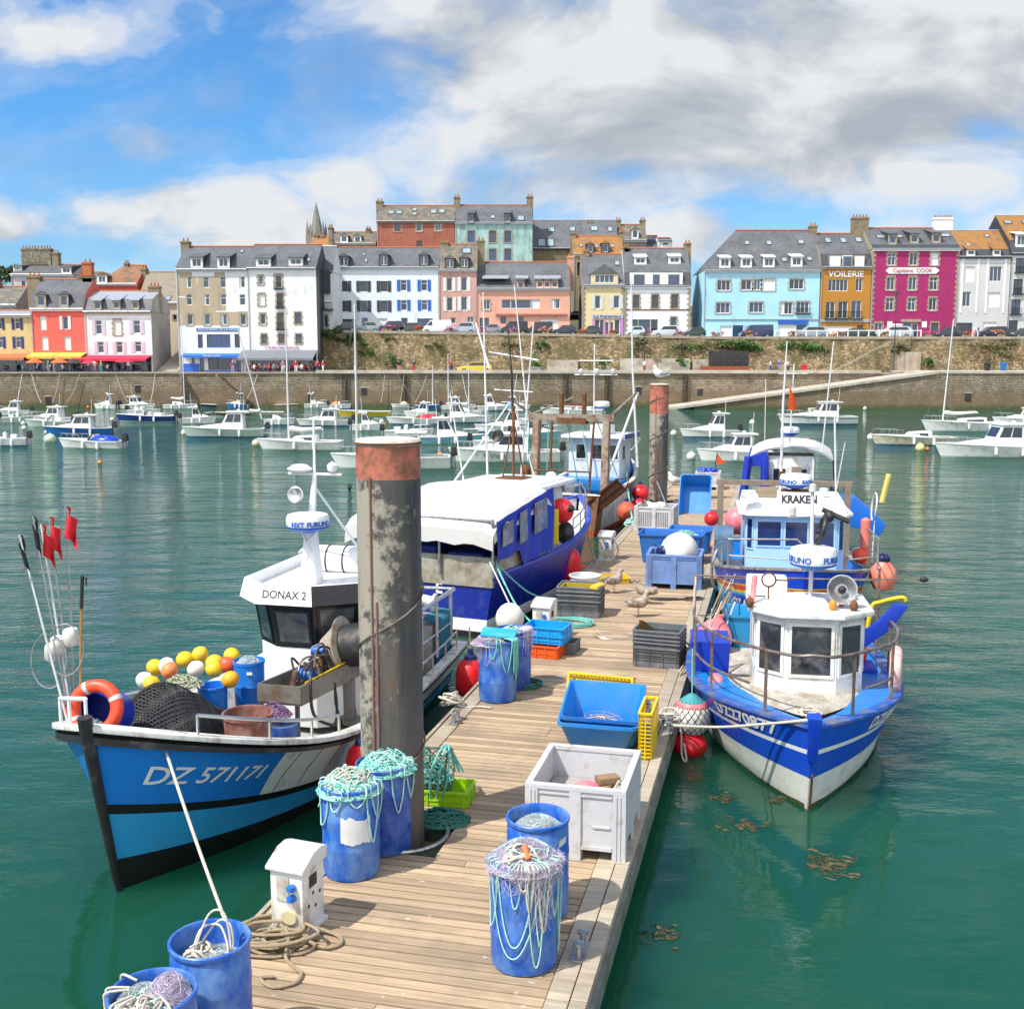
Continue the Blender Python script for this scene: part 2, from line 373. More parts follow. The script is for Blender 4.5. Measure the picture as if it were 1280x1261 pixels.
def rubble(name):
    m,nt,b=newmat(name); L=nt.links.new
    t=nt.nodes.new('ShaderNodeTexCoord'); wob=noise(nt,t.outputs['Object'],.8,3,out=1); mv=mixc(nt,.35,t.outputs['Object'],wob,'ADD')
    mp=NN(nt,'ShaderNodeMapping',Scale=(2.6,1.,4.6)); L(mv,mp.inputs[0])
    vo=NN(nt,'ShaderNodeTexVoronoi',Scale=1.); L(mp.outputs[0],vo.inputs['Vector']); ve=NN(nt,'ShaderNodeTexVoronoi',Scale=1.); ve.feature='DISTANCE_TO_EDGE'; L(mp.outputs[0],ve.inputs['Vector'])
    bw=nt.nodes.new('ShaderNodeRGBToBW'); L(vo.outputs['Color'],bw.inputs[0])
    c=ramp(nt,bw.outputs[0],[(.2,(.19,.135,.075)),(.5,(.31,.225,.125)),(.8,(.42,.33,.20))]).outputs[0]
    e=ramp(nt,ve.outputs['Distance'],[(.0,.42),(.09,1.)]); c=mixc(nt,1.,c,e.outputs[0],'MULTIPLY')
    n=noise(nt,t.outputs['Object'],.35,8,.72); k=ramp(nt,n,[(.30,.50),(.70,1.40)]); c=mixc(nt,1.,c,k.outputs[0],'MULTIPLY')
    ms=NN(nt,'ShaderNodeMapping',Scale=(1.,1.,.4)); L(t.outputs['Object'],ms.inputs[0]); d=noise(nt,ms.outputs[0],.5,8,.75); dm=ramp(nt,d,[(.46,0),(.62,.85)]); c=mixc(nt,dm.outputs[0],c,(.10,.095,.03))
    d2=noise(nt,ms.outputs[0],1.3,6,.7); dm2=ramp(nt,d2,[(.60,0),(.68,.75)]); c=mixc(nt,dm2.outputs[0],c,(.075,.055,.03))
    L(c,b.inputs['Base Color']); b.inputs['Roughness'].default_value=.95
    bp=NN(nt,'ShaderNodeBump',Strength=.9,Distance=.06); L(e.outputs[0],bp.inputs['Height']); L(bp.outputs[0],b.inputs['Normal']); return m
RW=rubble('rubble_retaining_wall'); RW0=masonry('retaining_wall_masonry',(.45,.34,.20),(.30,.225,.135),(.17,.13,.085),.62,.30,veg=(.11,.105,.035))
SLATE=None
CONC=mat('pale_quay_concrete',(.48,.43,.36),.9,var=.2,sc=.4,dirt=(.26,.24,.2),damt=.3,dsc=.6)
ASPH=mat('street_asphalt',(.06,.06,.062),.9,var=.2,sc=1)
PAVE=mat('promenade_paving',(.36,.33,.29),.9,var=.2,sc=.5)
QZ=P(640,467,140)[1]
def wx(u,Y): return (u-CU)/F*(Y*CT+(CAMZ-8)*ST)
# lower quay: promenade slab, wall in front, pale coping
q=MB(); q.bx(-260,260,140.5,156,-3,QZ-.3); q.build('promenade',PAVE)['kind']='structure'
q=MB(); q.bx(-260,260,140.5,156,QZ-.29,QZ); o=q.build('promenade_paving',PAVE); o['kind']='structure'
q=MB(); q.bx(wx(-700,140),wx(1172,140),139.4,140.49,-3,QZ-.02)
o=q.build('quay_wall',QW); tag(o,'long masonry quay wall of the lower harbour promenade, dark and weedy at the waterline','wall')
q=MB(); q.bx(wx(395,140),wx(1100,140),139.1,140.3,QZ-.0,QZ+.42)
o2=q.build('coping',CONC,bev=.05); tag(o2,'pale concrete coping running along the top of the middle quay wall','coping')
q=MB(); q.bx(wx(-700,140),wx(394,140),139.25,140.3,QZ,QZ+.22); o2=q.build('coping',mat('grey_coping_stone',(.33,.29,.23),.9,var=.3,sc=1)); tag(o2,'grey stone coping along the quay in front of the terraces','coping')
for u,v0,v1 in [(430,470,512),(858,470,514),(760,470,520),(505,470,510),(708,468,505)]:
    x=wx(u,139); t=MB()
    for s in(-.28,.28): t.bx(x+s-.05,x+s+.05,139.12,139.22,.2,QZ)
    for k in range(13): t.bx(x-.24,x+.24,139.13,139.2,.35+k*.29,.42+k*.29)
    tag(t.build('quay_ladder',mat('dark_wet_iron',(.03,.022,.016),.8),smooth=False),{430:'dark iron ladder on the quay wall just right of the grey awning',858:'dark iron ladder on the quay wall right of the far pile',760:'dark iron ladder on the quay wall left of the far pile',505:'dark iron ladder below the white house with dark shutters',708:'dark iron ladder above the rusty trawler'}[u],'ladder','iron ladders on the quay wall')
for i,(u,v) in enumerate([(172,486),(292,496),(388,497),(455,489),(875,490),(1210,496),(798,488),(60,500)]):
    Y=139.35 if u<1172 else 132.9
    x,z=P(u,v,Y); t=MB(); t.bx(x-.32,x+.32,Y-.02,Y+.3,z-.42,z+.42); t.mat(1).bx(x-.42,x+.42,Y-.05,Y-.021,z+.43,z+.55)
    o=t.build('drain_opening',[BLK,CONC],smooth=False); tag(o,'square dark drain opening in the quay masonry '+['below the white terrace house','below the stone steps','below the grey awning','left of the yellow boat','beside the foot of the slipway','in the right hand quay','just left of the far pile','at the far left near the water'][i],'drain')
# slipway in front of the right part of the quay
xa,za=P(868,508,133); xb,zb=P(1172,467,133.5)
s=MB(); s.prism([(xa,-3),(xa,.25),(xb,zb),(xb+.01,-3)],133,138.5)
o=s.build('slipway_wall',QW); tag(o,'dark masonry side of the boat slipway sloping down to the water','wall')
s=MB(); s.hexa([(xa-3,132.8,-.1),(xb,132.8,zb+.0),(xb,139.3,zb+.0),(xa-3,139.3,-.1)],[(xa-3,132.8,.18),(xb,132.8,zb+.3),(xb,139.3,zb+.3),(xa-3,139.3,.18)])
o=s.build('slipway',CONC); o['kind']='structure'
s=MB(); s.bx(xb+.02,260,133,140.4,-3,zb); o=s.build('quay_wall',QW); tag(o,'right hand masonry quay wall beyond the white sailing boats','wall')
s=MB(); s.bx(xb+.02,260,132.9,156,zb+.001,zb+.25); o=s.build('pavement',CONC); o['kind']='structure'
# upper retaining wall + street
def topv(u): return 413.2+(u-400)/500*8.3 if u<900 else 421.6
WY=152.
us=[402+i*(1500-402)/44 for i in range(45)]
w=MB()
for i in range(44):
    for k in range(6):
        def pt(u,k):
            x,z=P(u,topv(u),WY); zz=QZ-.2+(z-QZ+.2)*k/6
            return (x,WY+(k-6)*.06+.12*sin(u*.13+k*1.7),zz)
        w.quad(pt(us[i],k),pt(us[i+1],k),pt(us[i+1],k+1),pt(us[i],k+1))
xl=wx(402,WY); zl=P(402,topv(402),WY)[1]
w.quad((xl,WY,QZ),(xl,WY+22,QZ),(xl,WY+22,zl),(xl,WY,zl))
o=w.build('retaining_wall',RW,fixn=False); tag(o,'tall rough stone retaining wall with weeds below the upper street','wall')
w=MB()
for i in range(44):
    x0,z0=P(us[i],topv(us[i]),WY); x1,z1=P(us[i+1],topv(us[i+1]),WY)
    w.add([(x0,WY-.1,z0-.25),(x1,WY-.1,z1-.25),(x1,WY+.45,z1-.25),(x0,WY+.45,z0-.25),(x0,WY-.1,z0+.1),(x1,WY-.1,z1+.1),(x1,WY+.45,z1+.1),(x0,WY+.45,z0+.1)],[(4,5,6,7),(0,1,5,4),(2,3,7,6)])
o=w.build('coping',mat('grey_coping_stone',(.33,.29,.23),.9)); tag(o,'weathered stone coping on top of the tall retaining wall','coping')
w=MB()
for i in range(44):
    x0,z0=P(us[i],topv(us[i]),WY); x1,z1=P(us[i+1],topv(us[i+1]),WY)
    w.quad((x0,WY+.3,z0-.1),(x1,WY+.3,z1-.1),(x1,WY+8,z1-.1),(x0,WY+8,z0-.1))
w.build('street',ASPH)['kind']='structure'
w=MB()
for i in range(44):
    x0,z0=P(us[i],topv(us[i]),WY); x1,z1=P(us[i+1],topv(us[i+1]),WY)
    w.add([(x0,WY+8.01,z0-.12),(x1,WY+8.01,z1-.12),(x1,WY+8.01,z1+.03),(x0,WY+8.01,z0+.03),(x0,WY+14,z0+.03),(x1,WY+14,z1+.03)],[(0,1,2,3),(3,2,5,4)])
w.build('pavement',PAVE)['kind']='structure'
def streetz(u): return P(u,topv(u),WY)[1]-.1
# hill behind the town, one sheet to the horizon
HILL=mat('hillside_ground',(.10,.10,.06),.95,var=.3,sc=.05)
h=MB(); 
for i in range(40):
    for j in range(8):
        def hp(i,j):
            x=-700+i*35; y=[150,165,178,195,230,300,600,3000][j]; 
            left=max(0,min(1,(x+24)/6.))
            z=[3.2,3.3,3.6,6,11,14,16,18][j]*(1-left)+[3.2,8.3,10,14,17,19,20,20][j]*left
            return (x,y,z+.6*sin(i*1.3+j))
        if j<7 and i<39: h.quad(hp(i,j),hp(i+1,j),hp(i+1,j+1),hp(i,j+1))
h.build('hillside',HILL)['kind']='structure'
# ---------------------------------------------------------------- leaves
def leafmat(name,c,v=.5):
    return mat(name,c,.6,var=.3,sc=1.5,island=v)
LEAF=leafmat('dark_ivy_leaf',(.045,.085,.018)); LEAFO=leafmat('olive_leaf',(.10,.10,.03)); LEAFG=leafmat('green_bush_leaf',(.05,.13,.02))
def leaves(mb, c, r, n, s, sq=(1,1,1), rs=None):
    rs=rs or rnd
    cl=[(V((rs.gauss(0,.45),rs.gauss(0,.45),rs.gauss(0,.45))),rs.uniform(.25,.55)) for _ in range(7)]
    for _ in range(n):
        k,kr=rs.choice(cl); p=k+V((rs.gauss(0,1),rs.gauss(0,1),rs.gauss(0,1))).normalized()*kr*rs.uniform(.5,1)
        p=V((p.x*r*sq[0],p.y*r*sq[1],p.z*r*sq[2]))+V(c)
        a=V((rs.gauss(0,1),rs.gauss(0,1),rs.gauss(0,1))).normalized(); b=a.orthogonal().normalized(); z=s*rs.uniform(.6,1.4)
        mb.quad(p-a*z,p+b*z*.6,p+a*z,p-b*z*.6)
# ivy / bushes hanging on the retaining wall
for i,(u,v,wu,wv,n,m,lab) in enumerate([(418,418,24,9,520,LEAF,'dark ivy spilling over the left end of the retaining wall'),(438,424,10,12,260,LEAF,'hanging ivy tongue near the left end of the wall'),(456,444,8,6,120,LEAFG,'green weed tuft low on the wall behind the tall mast'),
      (495,450,12,9,160,LEAFG,'green weed patch on the wall above the quay walkers'),(458,431,7,5,110,LEAFG,'small weed tuft high on the wall near the ivy'),(484,423,8,4,90,LEAFO,'olive tuft just under the parked black car'),(545,432,14,6,120,LEAFO,'olive weeds in the middle of the wall below the van'),
      (640,432,12,6,120,LEAFO,'olive weeds on the wall below the black vans'),(680,431,8,6,110,LEAFG,'green weeds on the wall below the salmon house'),(798,429,14,7,160,LEAFO,'olive weeds high on the wall below the white house'),(920,434,60,8,900,LEAFG,'long green hedge of weeds on the right hand bank'),
      (1000,437,40,9,520,LEAFG,'bushy green weeds beside the bank steps'),(890,432,30,6,300,LEAFO,'olive brambles above the black kiosk'),(1130,434,16,8,180,LEAFO,'olive brambles right of the bank steps'),(1162,452,9,7,140,LEAFG,'green shrub on the right hand wall near the bin'),(1240,434,40,8,420,LEAFO,'long olive brambles at the right end of the wall')]):
    x,z=P(u,v,WY-.5); k=WY/F; mb=MB(); leaves(mb,(0,0,0),1,int(n*1.3),.17,(wu*k,.55,wv*k))
    o=mb.build('ivy' if m is LEAF else 'wall_shrub',m,smooth=False,fixn=False,loc=(x,WY-.35,z)); tag(o,lab,'plant','plants growing on the retaining wall')
# ================================================================ houses
def stucco(name,c,damt=.22,dirt=None):
    return mat(name,c,.85,var=.10,sc=.35,dirt=dirt or tuple(x*.6 for x in c),damt=damt,dsc=.7,dstretch=(1,1,.35))
def slatem(name,c,lich=(.19,.16,.08),am=.10):
    if name in MATS: return MATS[name]
    m,nt,b=newmat(name); L=nt.links.new
    t=nt.nodes.new('ShaderNodeTexCoord')
    mp=NN(nt,'ShaderNodeMapping',Scale=(1.6,3.0,3.0)); L(t.outputs['Object'],mp.inputs[0])
    sp=nt.nodes.new('ShaderNodeSeparateXYZ'); L(mp.outputs[0],sp.inputs[0]); cb=nt.nodes.new('ShaderNodeCombineXYZ'); L(sp.outputs[0],cb.inputs[0]); L(sp.outputs[2],cb.inputs[1])
    br=NN(nt,'ShaderNodeTexBrick',Scale=1.); br.inputs['Color1'].default_value=(*[x*.8 for x in c],1); br.inputs['Color2'].default_value=(*[x*1.25 for x in c],1); br.inputs['Mortar'].default_value=(*[x*.5 for x in c],1); br.inputs['Mortar Size'].default_value=.03
    L(cb.outputs[0],br.inputs['Vector'])
    n=noise(nt,t.outputs['Object'],.5,5); k=ramp(nt,n,[(.3,.75),(.7,1.25)]); cc=mixc(nt,1.,br.outputs[0],k.outputs[0],'MULTIPLY')
    d=noise(nt,t.outputs['Object'],.9,9,.75); dm=ramp(nt,d,[(.64-am*.7,0),(.74-am*.5,1)]); cc=mixc(nt,dm.outputs[0],cc,lich)
    L(cc,b.inputs['Base Color']); b.inputs['Roughness'].default_value=.62; MATS[name]=m; return m
SL=slatem('grey_slate',(.115,.12,.135)); SLL=slatem('lichen_slate',(.12,.115,.11),(.21,.17,.09),.26); SLD=slatem('dark_slate',(.055,.06,.075),am=.04); SLO=slatem('orange_lichen_slate',(.12,.10,.09),(.30,.14,.035),.46)
ZINC=mat('zinc_roofing',(.42,.45,.50),.45,.4,var=.15,sc=1.5)
STONE=mat('dressed_stone',(.36,.30,.21),.9,var=.3,sc=2); STONEG=mat('grey_dressed_stone',(.38,.38,.37),.9,var=.3,sc=3)
CHIMS=mat('chimney_stone',(.30,.24,.15),.9,var=.35,sc=1.5,dirt=(.12,.10,.06),damt=.4,dsc=1.5)
POT=mat('terracotta',(.45,.13,.05),.8,var=.2,sc=3)
FRW=mat('white_window_frame',(.74,.74,.73),.5,var=.03); FRB=mat('blue_window_frame',(.02,.10,.42),.5); FRN=mat('brown_window_frame',(.12,.06,.03),.6); FRG=mat('green_window_frame',(.06,.25,.14),.5); FRD=mat('dark_window_frame',(.04,.045,.05),.5)
BLIND=mat('white_roller_blind',(.74,.74,.72),.7,var=.06,sc=1)
SHK={'W':mat('white_shutter',(.72,.72,.72),.6),'K':mat('dark_grey_shutter',(.05,.055,.065),.6),'B':mat('blue_shutter',(.02,.14,.50),.6),'L':mat('lilac_shutter',(.62,.55,.64),.6),'N':mat('navy_shutter',(.03,.04,.16),.6),'P':mat('pale_shutter',(.62,.64,.64),.6)}
IRON=mat('black_iron',(.02,.02,.022),.5)
FRM={'w':FRW,'b':FRB,'n':FRN,'g':FRG,'d':FRD}
T1=(2.977,0,230);T2=(2.783,400,230);T3=(2.909,840,230);T0=(1,0,0);TA=(5.818,0,300);TB=(6.095,210,290);TC=(7.11,700,300);TD=(4.571,1000,250)
def window(par, x0,x1,z0,z1, st, y=0.):
    """frame + pane (+ surround, shutters, rail) of one opening whose reveal is .22 deep"""
    fr=FRM.get(st[0],FRW); w=x1-x0; h=z1-z0; t=min(.09,w*.11); d=y+.12
    mb=MB()
    mb.bx(x0,x0+t,d,d+.07,z0,z1).bx(x1-t,x1,d,d+.07,z0,z1).bx(x0+t,x1-t,d,d+.07,z0,z0+t).bx(x0+t,x1-t,d,d+.07,z1-t,z1)
    if 'f' not in st:
        n=max(1,round(w/.62))
        for k in range(1,n): xx=x0+w*k/n; mb.bx(xx-.035,xx+.035,d+.002,d+.06,z0+t,z1-t)
        if 'm' in st: mb.bx(x0+t,x1-t,d+.003,d+.058,z0+h*.66,z0+h*.66+.06)
        if 'x' in st:
            for q in(.33,.66): mb.bx(x0+t,x1-t,d+.003,d+.058,z0+h*q,z0+h*q+.045)
    o=mb.build('window',fr,par,smooth=False,fixn=False)
    g=MB(); g.bx(x0+t*.5,x1-t*.5,d+.025,d+.045,z0+t*.5,z1-t*.5)
    g.build('pane',BLIND if 'c' in st else (GLASSB if rnd.random()<.45 else GLASS),o,smooth=False,fixn=False)
    if 'h' in st:                      # half drawn curtain behind: pale strip
        c=MB(); c.bx(x0+t,x0+w*.36,d+.012,d+.024,z0+t,z1-t); c.build('curtain',BLIND,o,smooth=False,fixn=False)
    if 's' in st or 'S' in st:
        m=STONE if 's' in st else STONEG; b=MB(); k=.13
        b.bx(x0-k,x1+k,y-.035,y-.001,z1+.002,z1+.2).bx(x0-k-.03,x1+k+.03,y-.06,y-.001,z0-.16,z0-.002)
        n=max(3,int(h/.3))
        for i in range(n):
            kk=.14 if i%2 else .26
            for a,bb in((x0-kk,x0-.001),(x1+.001,x1+kk)): b.bx(a,bb,y-.035,y-.001,z0+h*i/n,z0+h*(i+1)/n-.02)
        b.build('surround',m,o,smooth=False,fixn=False)
    for ch in 'WKBLNP':
        if ch in st:
            for a,bb in((x0-w*.5-.04,x0-.03),(x1+.03,x1+w*.5+.04)):
                q=MB(); q.bx(a,bb,y-.06,y-.012,z0-.04,z1+.03); 
                for k in range(1,7): q.bx(a+.05,bb-.05,y-.075,y-.061,z0+h*k/7-.04,z0+h*k/7+.03)
                q.build('shutter',SHK[ch],o,smooth=False,fixn=False)
    if 'r' in st:
        q=MB(); q.bx(x0-.1,x1+.1,y-.32,y-.28,z0+h*.38,z0+h*.41).bx(x0-.1,x1+.1,y-.32,y-.28,z0,z0+.04)
        for k in range(int(w/.14)+2): xx=x0-.1+(w+.2)*k/(int(w/.14)+1); q.bx(xx-.012,xx+.012,y-.315,y-.285,z0,z0+h*.39)
        q.bx(x0-.15,x1+.15,y-.35,y-.01,z0-.1,z0-.001)
        q.build('railing',IRON,o,smooth=False,fixn=False)
    return o
def wall_holes(mb, X0,X1,Z0,Z1, holes, y=0., dep=.22):
    xs=sorted({X0,X1,*[min(max(a,X0),X1) for h in holes for a in h[:2]]}); zs=sorted({Z0,Z1,*[min(max(a,Z0),Z1) for h in holes for a in h[2:4]]})
    for i in range(len(xs)-1):
        for j in range(len(zs)-1):
            cx,cz=(xs[i]+xs[i+1])/2,(zs[j]+zs[j+1])/2
            if any(a<cx<b and c<cz<d for a,b,c,d in holes): continue
            mb.quad((xs[i],y,zs[j]),(xs[i+1],y,zs[j]),(xs[i+1],y,zs[j+1]),(xs[i],y,zs[j+1]))
    for a,b,c,d in holes:
        e=y+dep
        mb.quad((a,y,c),(a,e,c),(a,e,d),(a,y,d)); mb.quad((b,e,c),(b,y,c),(b,y,d),(b,e,d)); mb.quad((a,y,c),(b,y,c),(b,e,c),(a,e,c)); mb.quad((a,e,d),(b,e,d),(b,y,d),(a,y,d))
        mb.quad((a,e,c),(b,e,c),(b,e,d),(a,e,d))
def house(label,T,x0,x1,base,eave,ridge,Y,D,wm,rm,wins=(),mid=None,midm=None,dorm=(),chim=(),sky=(),hipL=0,hipR=0,cat='house',trim=True,name='house',quoin=None,sidem=None):
    s,ox,oy=T; ux=lambda a:ox+a/s; vy=lambda a:oy+a/s
    X=lambda a,Yy=Y:P(ux(a),450,Yy)[0]; Zp=lambda b,Yy=Y:P(640,vy(b),Yy)[1]
    xc=(X(x0)+X(x1))/2; zb=Zp(base)
    r=thing(name,label,cat,(xc,Y,zb))
    lx=lambda a,Yy=Y:X(a,Yy)-xc; lz=lambda b,Yy=Y:Zp(b,Yy)-zb
    A,B=lx(x0),lx(x1); E=lz(eave)
    holes=[]; W2=[]
    for w in wins:
        a,b,c,d,st=w; q=(lx(a),lx(b),lz(d),lz(c)); holes.append(q); W2.append((q,st))
    mb=MB(); wall_holes(mb,A,B,-1.,E,holes)
    mb.mat(1); mb.quad((A,D,-1),(A,0,-1),(A,0,E),(A,D,E)); mb.quad((B,0,-1),(B,D,-1),(B,D,E),(B,0,E)); mb.mat(0); mb.quad((B,D,-1),(A,D,-1),(A,D,E),(B,D,E))
    mb.build('wall',[wm,sidem or wm],r,smooth=False,fixn=False)
    for q,st in W2: window(r,*q,st)
    if trim:
        t=MB(); t.bx(A-.03,B+.03,-.16,-.004,E-.30,E-.02); t.build('cornice',[FRD if trim=='d' else (STONE if trim=='s' else FRW)],r,smooth=False)
    if quoin:
        n=int(E/.38)
        for xx,sg in((A,1),(B,-1)):
            t=MB()
            for i in range(n):
                k=.3 if i%2 else .5; t.bx(xx,xx+sg*k,-.03,-.003,i*.38,i*.38+.35)
            t.build('quoins',quoin,r,smooth=False)
    # roof
    zr=lz(ridge,Y+D/2)
    prof=[(-.3,E),(D/2,zr),(D+.3,E)]
    if mid is not None:
        zm=lz(mid,Y+.8); prof=[(-.25,E),(.8,zm),(D/2,zr),(D-.8,zm),(D+.25,E)]
    mb=MB(); n=len(prof)
    def ins(z,h): return h*(z-E)/max(.1,zr-E)
    Lp=[(A-.06+ins(z,hipL),y,z) for y,z in prof]; Rp=[(B+.06-ins(z,hipR),y,z) for y,z in prof]
    for i in range(n-1):
        mb.mat(1 if (mid is not None and i in(0,n-2)) else 0); mb.quad(Lp[i],Rp[i],Rp[i+1],Lp[i+1])
    mb.mat(2 if not hipL else 0).quad(*reversed(Lp)); mb.mat(2 if not hipR else 0).quad(*Rp)
    mb.mat(0).quad(Lp[0],Lp[-1],Rp[-1],Rp[0])
    roof=mb.build('roof',[rm,midm or rm,sidem or wm],r,smooth=False,fixn=True)
    rt=MB(); rt.tube([(Lp[n//2][0],D/2,zr+.03),(Rp[n//2][0],D/2,zr+.03)],.11,5); rt.build('ridge_tiles',POT if trim!='d' else ZINC,roof)
    g=MB(); g.tube([(A,-.36,E-.02),(B,-.36,E-.02)],.07,6); g.tube([(A+.12,-.08,E-.1),(A+.12,-.08,-1)],.05,6); g.build('gutter',ZINC,roof)
    def slope_y(z):
        for i in range(n//2):
            if prof[i][1]-1e-3<=z<=prof[i+1][1]+1e-3: return prof[i][0]+(prof[i+1][0]-prof[i][0])*(z-prof[i][1])/max(.01,prof[i+1][1]-prof[i][1])
        return D/2
    for d in dorm:                      # (xc, width, ytop, ybottom, style)
        c,wd_,y0,y1,st=d; 
        yy=.5
        for _ in range(3):
            z0=lz(y1,Y+yy); yy=slope_y(z0)
        yf=yy-.05; z0=lz(y1,Y+yf); z1=lz(y0,Y+yf); cx=lx(c,Y+yf); hw=(lx(c+wd_/2,Y+yf)-cx)
        yb=slope_y(min(zr-.05,z1))+.3
        fm=FRD if 'k' in st else (STONE if 's' in st else (wm if 'v' in st else FRW))
        b=MB(); q=(cx-hw*.68,cx+hw*.68,z0+.12,z1-.18); 
        b.bx(cx-hw,q[0],yf-.03,yf+.15,z0-.2,z1).bx(q[1],cx+hw,yf-.03,yf+.15,z0-.2,z1).bx(q[0],q[1],yf-.03,yf+.15,z0-.2,q[2]).bx(q[0],q[1],yf-.03,yf+.15,q[3],z1)
        b.mat(1); b.add([(cx-hw+.01,yf+.15,z0-.2),(cx-hw+.01,yb,z1-.02),(cx-hw+.01,yf+.15,z1-.02)],[(0,1,2)]); b.add([(cx+hw-.01,yf+.15,z0-.2),(cx+hw-.01,yb,z1-.02),(cx+hw-.01,yf+.15,z1-.02)],[(0,2,1)])
        b.mat(2)
        if 'g' in st:                   # small gable
            zt=z1+hw*.7; ybt=slope_y(min(zr-.05,zt))+.3
            b.add([(cx-hw-.12,yf-.15,z1-.05),(cx+hw+.12,yf-.15,z1-.05),(cx,yf-.15,zt),(cx-hw-.12,yb,z1-.05),(cx+hw+.12,yb,z1-.05),(cx,ybt,zt)],[(0,1,2),(0,2,5,3),(1,4,5,2)])
        elif 'p' in st:                 # pale awning-like lid
            b.mat(3).hexa([(cx-hw-.1,yf-.25,z1-.05),(cx+hw+.1,yf-.25,z1-.05),(cx+hw+.1,yb+.2,z1+.45),(cx-hw-.1,yb+.2,z1+.45)],[(cx-hw-.1,yf-.25,z1+.05),(cx+hw+.1,yf-.25,z1+.05),(cx+hw+.1,yb+.2,z1+.55),(cx-hw-.1,yb+.2,z1+.55)])
        else:
            zz=min(zr-.1,z1+.9); y2=slope_y(zz)+.1
            b.hexa([(cx-hw-.12,yf-.28,z1-.06),(cx+hw+.12,yf-.28,z1-.06),(cx+hw+.12,y2,zz-.05),(cx-hw-.12,y2,zz-.05)],[(cx-hw-.12,yf-.28,z1+.06),(cx+hw+.12,yf-.28,z1+.06),(cx+hw+.12,y2,zz+.05),(cx-hw-.12,y2,zz+.05)])
            b.mat(1); b.add([(cx-hw,yf+.1,z1-.05),(cx-hw,y2,zz-.04),(cx-hw,yb,z1-.1)],[(0,1,2)]); b.add([(cx+hw,yf+.1,z1-.05),(cx+hw,y2,zz-.04),(cx+hw,yb,z1-.1)],[(0,2,1)])
        o=b.build('dormer',[fm,SLD,rm if 'g' in st or True else rm,FRW],roof,smooth=False)
        # glazing of the dormer: sub-part of the roof
        g=MB(); g.bx(q[0],q[1],yf+.05,yf+.07,q[2],q[3]); 
        g.mat(1); nn=max(1,round((q[1]-q[0])/.6))
        for k in range(nn+1): xx=q[0]+(q[1]-q[0])*k/nn; g.bx(xx-.04,xx+.04,yf+.02,yf+.09,q[2],q[3])
        g.bx(q[0],q[1],yf+.021,yf+.089,q[2],q[2]+.07).bx(q[0],q[1],yf+.021,yf+.089,q[3]-.07,q[3])
        g.build('window',[GLASSB,FRW],roof,smooth=False,fixn=False)
    for k in sky:                       # (xc, yc, w, h)
        c,y,w_,h_=k; yy=1.
        for _ in range(3): zc=lz(y,Y+yy); yy=slope_y(zc)
        i=0 if mid is None else 1
        sl_=V((0,prof[i+1][0]-prof[i][0],prof[i+1][1]-prof[i][1])).normalized(); nrm=V((0,-sl_.z,sl_.y)); cx=lx(c,Y+yy); hw=w_/s*Y/F/2; hh=h_/s*Y/F/2/max(.4,sl_.z)
        cc=V((cx,yy,zc)); b=MB()
        def hx(hw,hh,t0,t1): b.hexa([cc+V((sx*hw,0,0))+sl_*sy*hh+nrm*t0 for sx,sy in((-1,-1),(1,-1),(1,1),(-1,1))],[cc+V((sx*hw,0,0))+sl_*sy*hh+nrm*t1 for sx,sy in((-1,-1),(1,-1),(1,1),(-1,1))])
        hx(hw,hh,-.05,.08); b.mat(1); hx(hw*.8,hh*.8,.075,.10)
        b.build('skylight',[FRD,mat('skylight_glass',(.30,.38,.40),.12,spec=.8,var=.2,sc=.5)],roof,smooth=False)
    for c in chim:                      # (x0,x1,ytop[,material,pots])
        a,b_,y0=c[:3]; m=c[3] if len(c)>3 else CHIMS; Yc=Y+D/2; xa,xb=lx(a,Yc),lx(b_,Yc); zt=lz(y0,Yc)
        b=MB(); b.bx(xa,xb,D/2-.55,D/2+.55,min(E,zr-1.5),zt); b.bx(xa-.08,xb+.08,D/2-.63,D/2+.63,zt-.28,zt-.1)
        ch=b.build('chimney',m,r,smooth=False)
        p=MB(); k=max(2,int((xb-xa)/.42))
        for i in range(k): xx=xa+(xb-xa)*(i+.5)/k; p.lathe([(.13,zt),(.10,zt+.35),(.12,zt+.42)],(xx,D/2,0),7)
        p.build('chimney_pots',POT,ch)
    r['_l']=1; del r['_l']
    return r,lx,lz
def rows(cols,ys,w,st):
    out=[]
    for i,c in enumerate(cols):
        for j,(a,b) in enumerate(ys):
            s_=st[j][i] if isinstance(st,(list,tuple)) else st
            if s_: out.append((c-w/2,c+w/2,a,b,s_))
    return out
def awning(par,lx,lz,x0,x1,y0,y1,out,m,name='awning'):
    a,b=lx(x0),lx(x1); z1=lz(y0); z0=lz(y1,0) if False else lz(y1)
    mb=MB(); mb.hexa([(a,-.02,z1-.06),(b,-.02,z1-.06),(b,-out,z0),(a,-out,z0)],[(a,-.02,z1),(b,-.02,z1),(b,-out,z0+.05),(a,-out,z0+.05)])
    mb.hexa([(a,-out-.03,z0-.25),(b,-out-.03,z0-.25),(b,-out,z0-.25),(a,-out,z0-.25)],[(a,-out-.03,z0+.05),(b,-out-.03,z0+.05),(b,-out,z0+.05),(a,-out,z0+.05)])
    o=mb.build(name,m,par,smooth=False)
    n=max(2,int((b-a)/3))
    for i in range(n+1): xx=a+.05+(b-a-.1)*i/n; p=MB(); p.bx(xx-.03,xx+.03,-out+.02,-out+.08,0,z0-.01); p.build('awning_post',FRD,o,smooth=False)
    return o
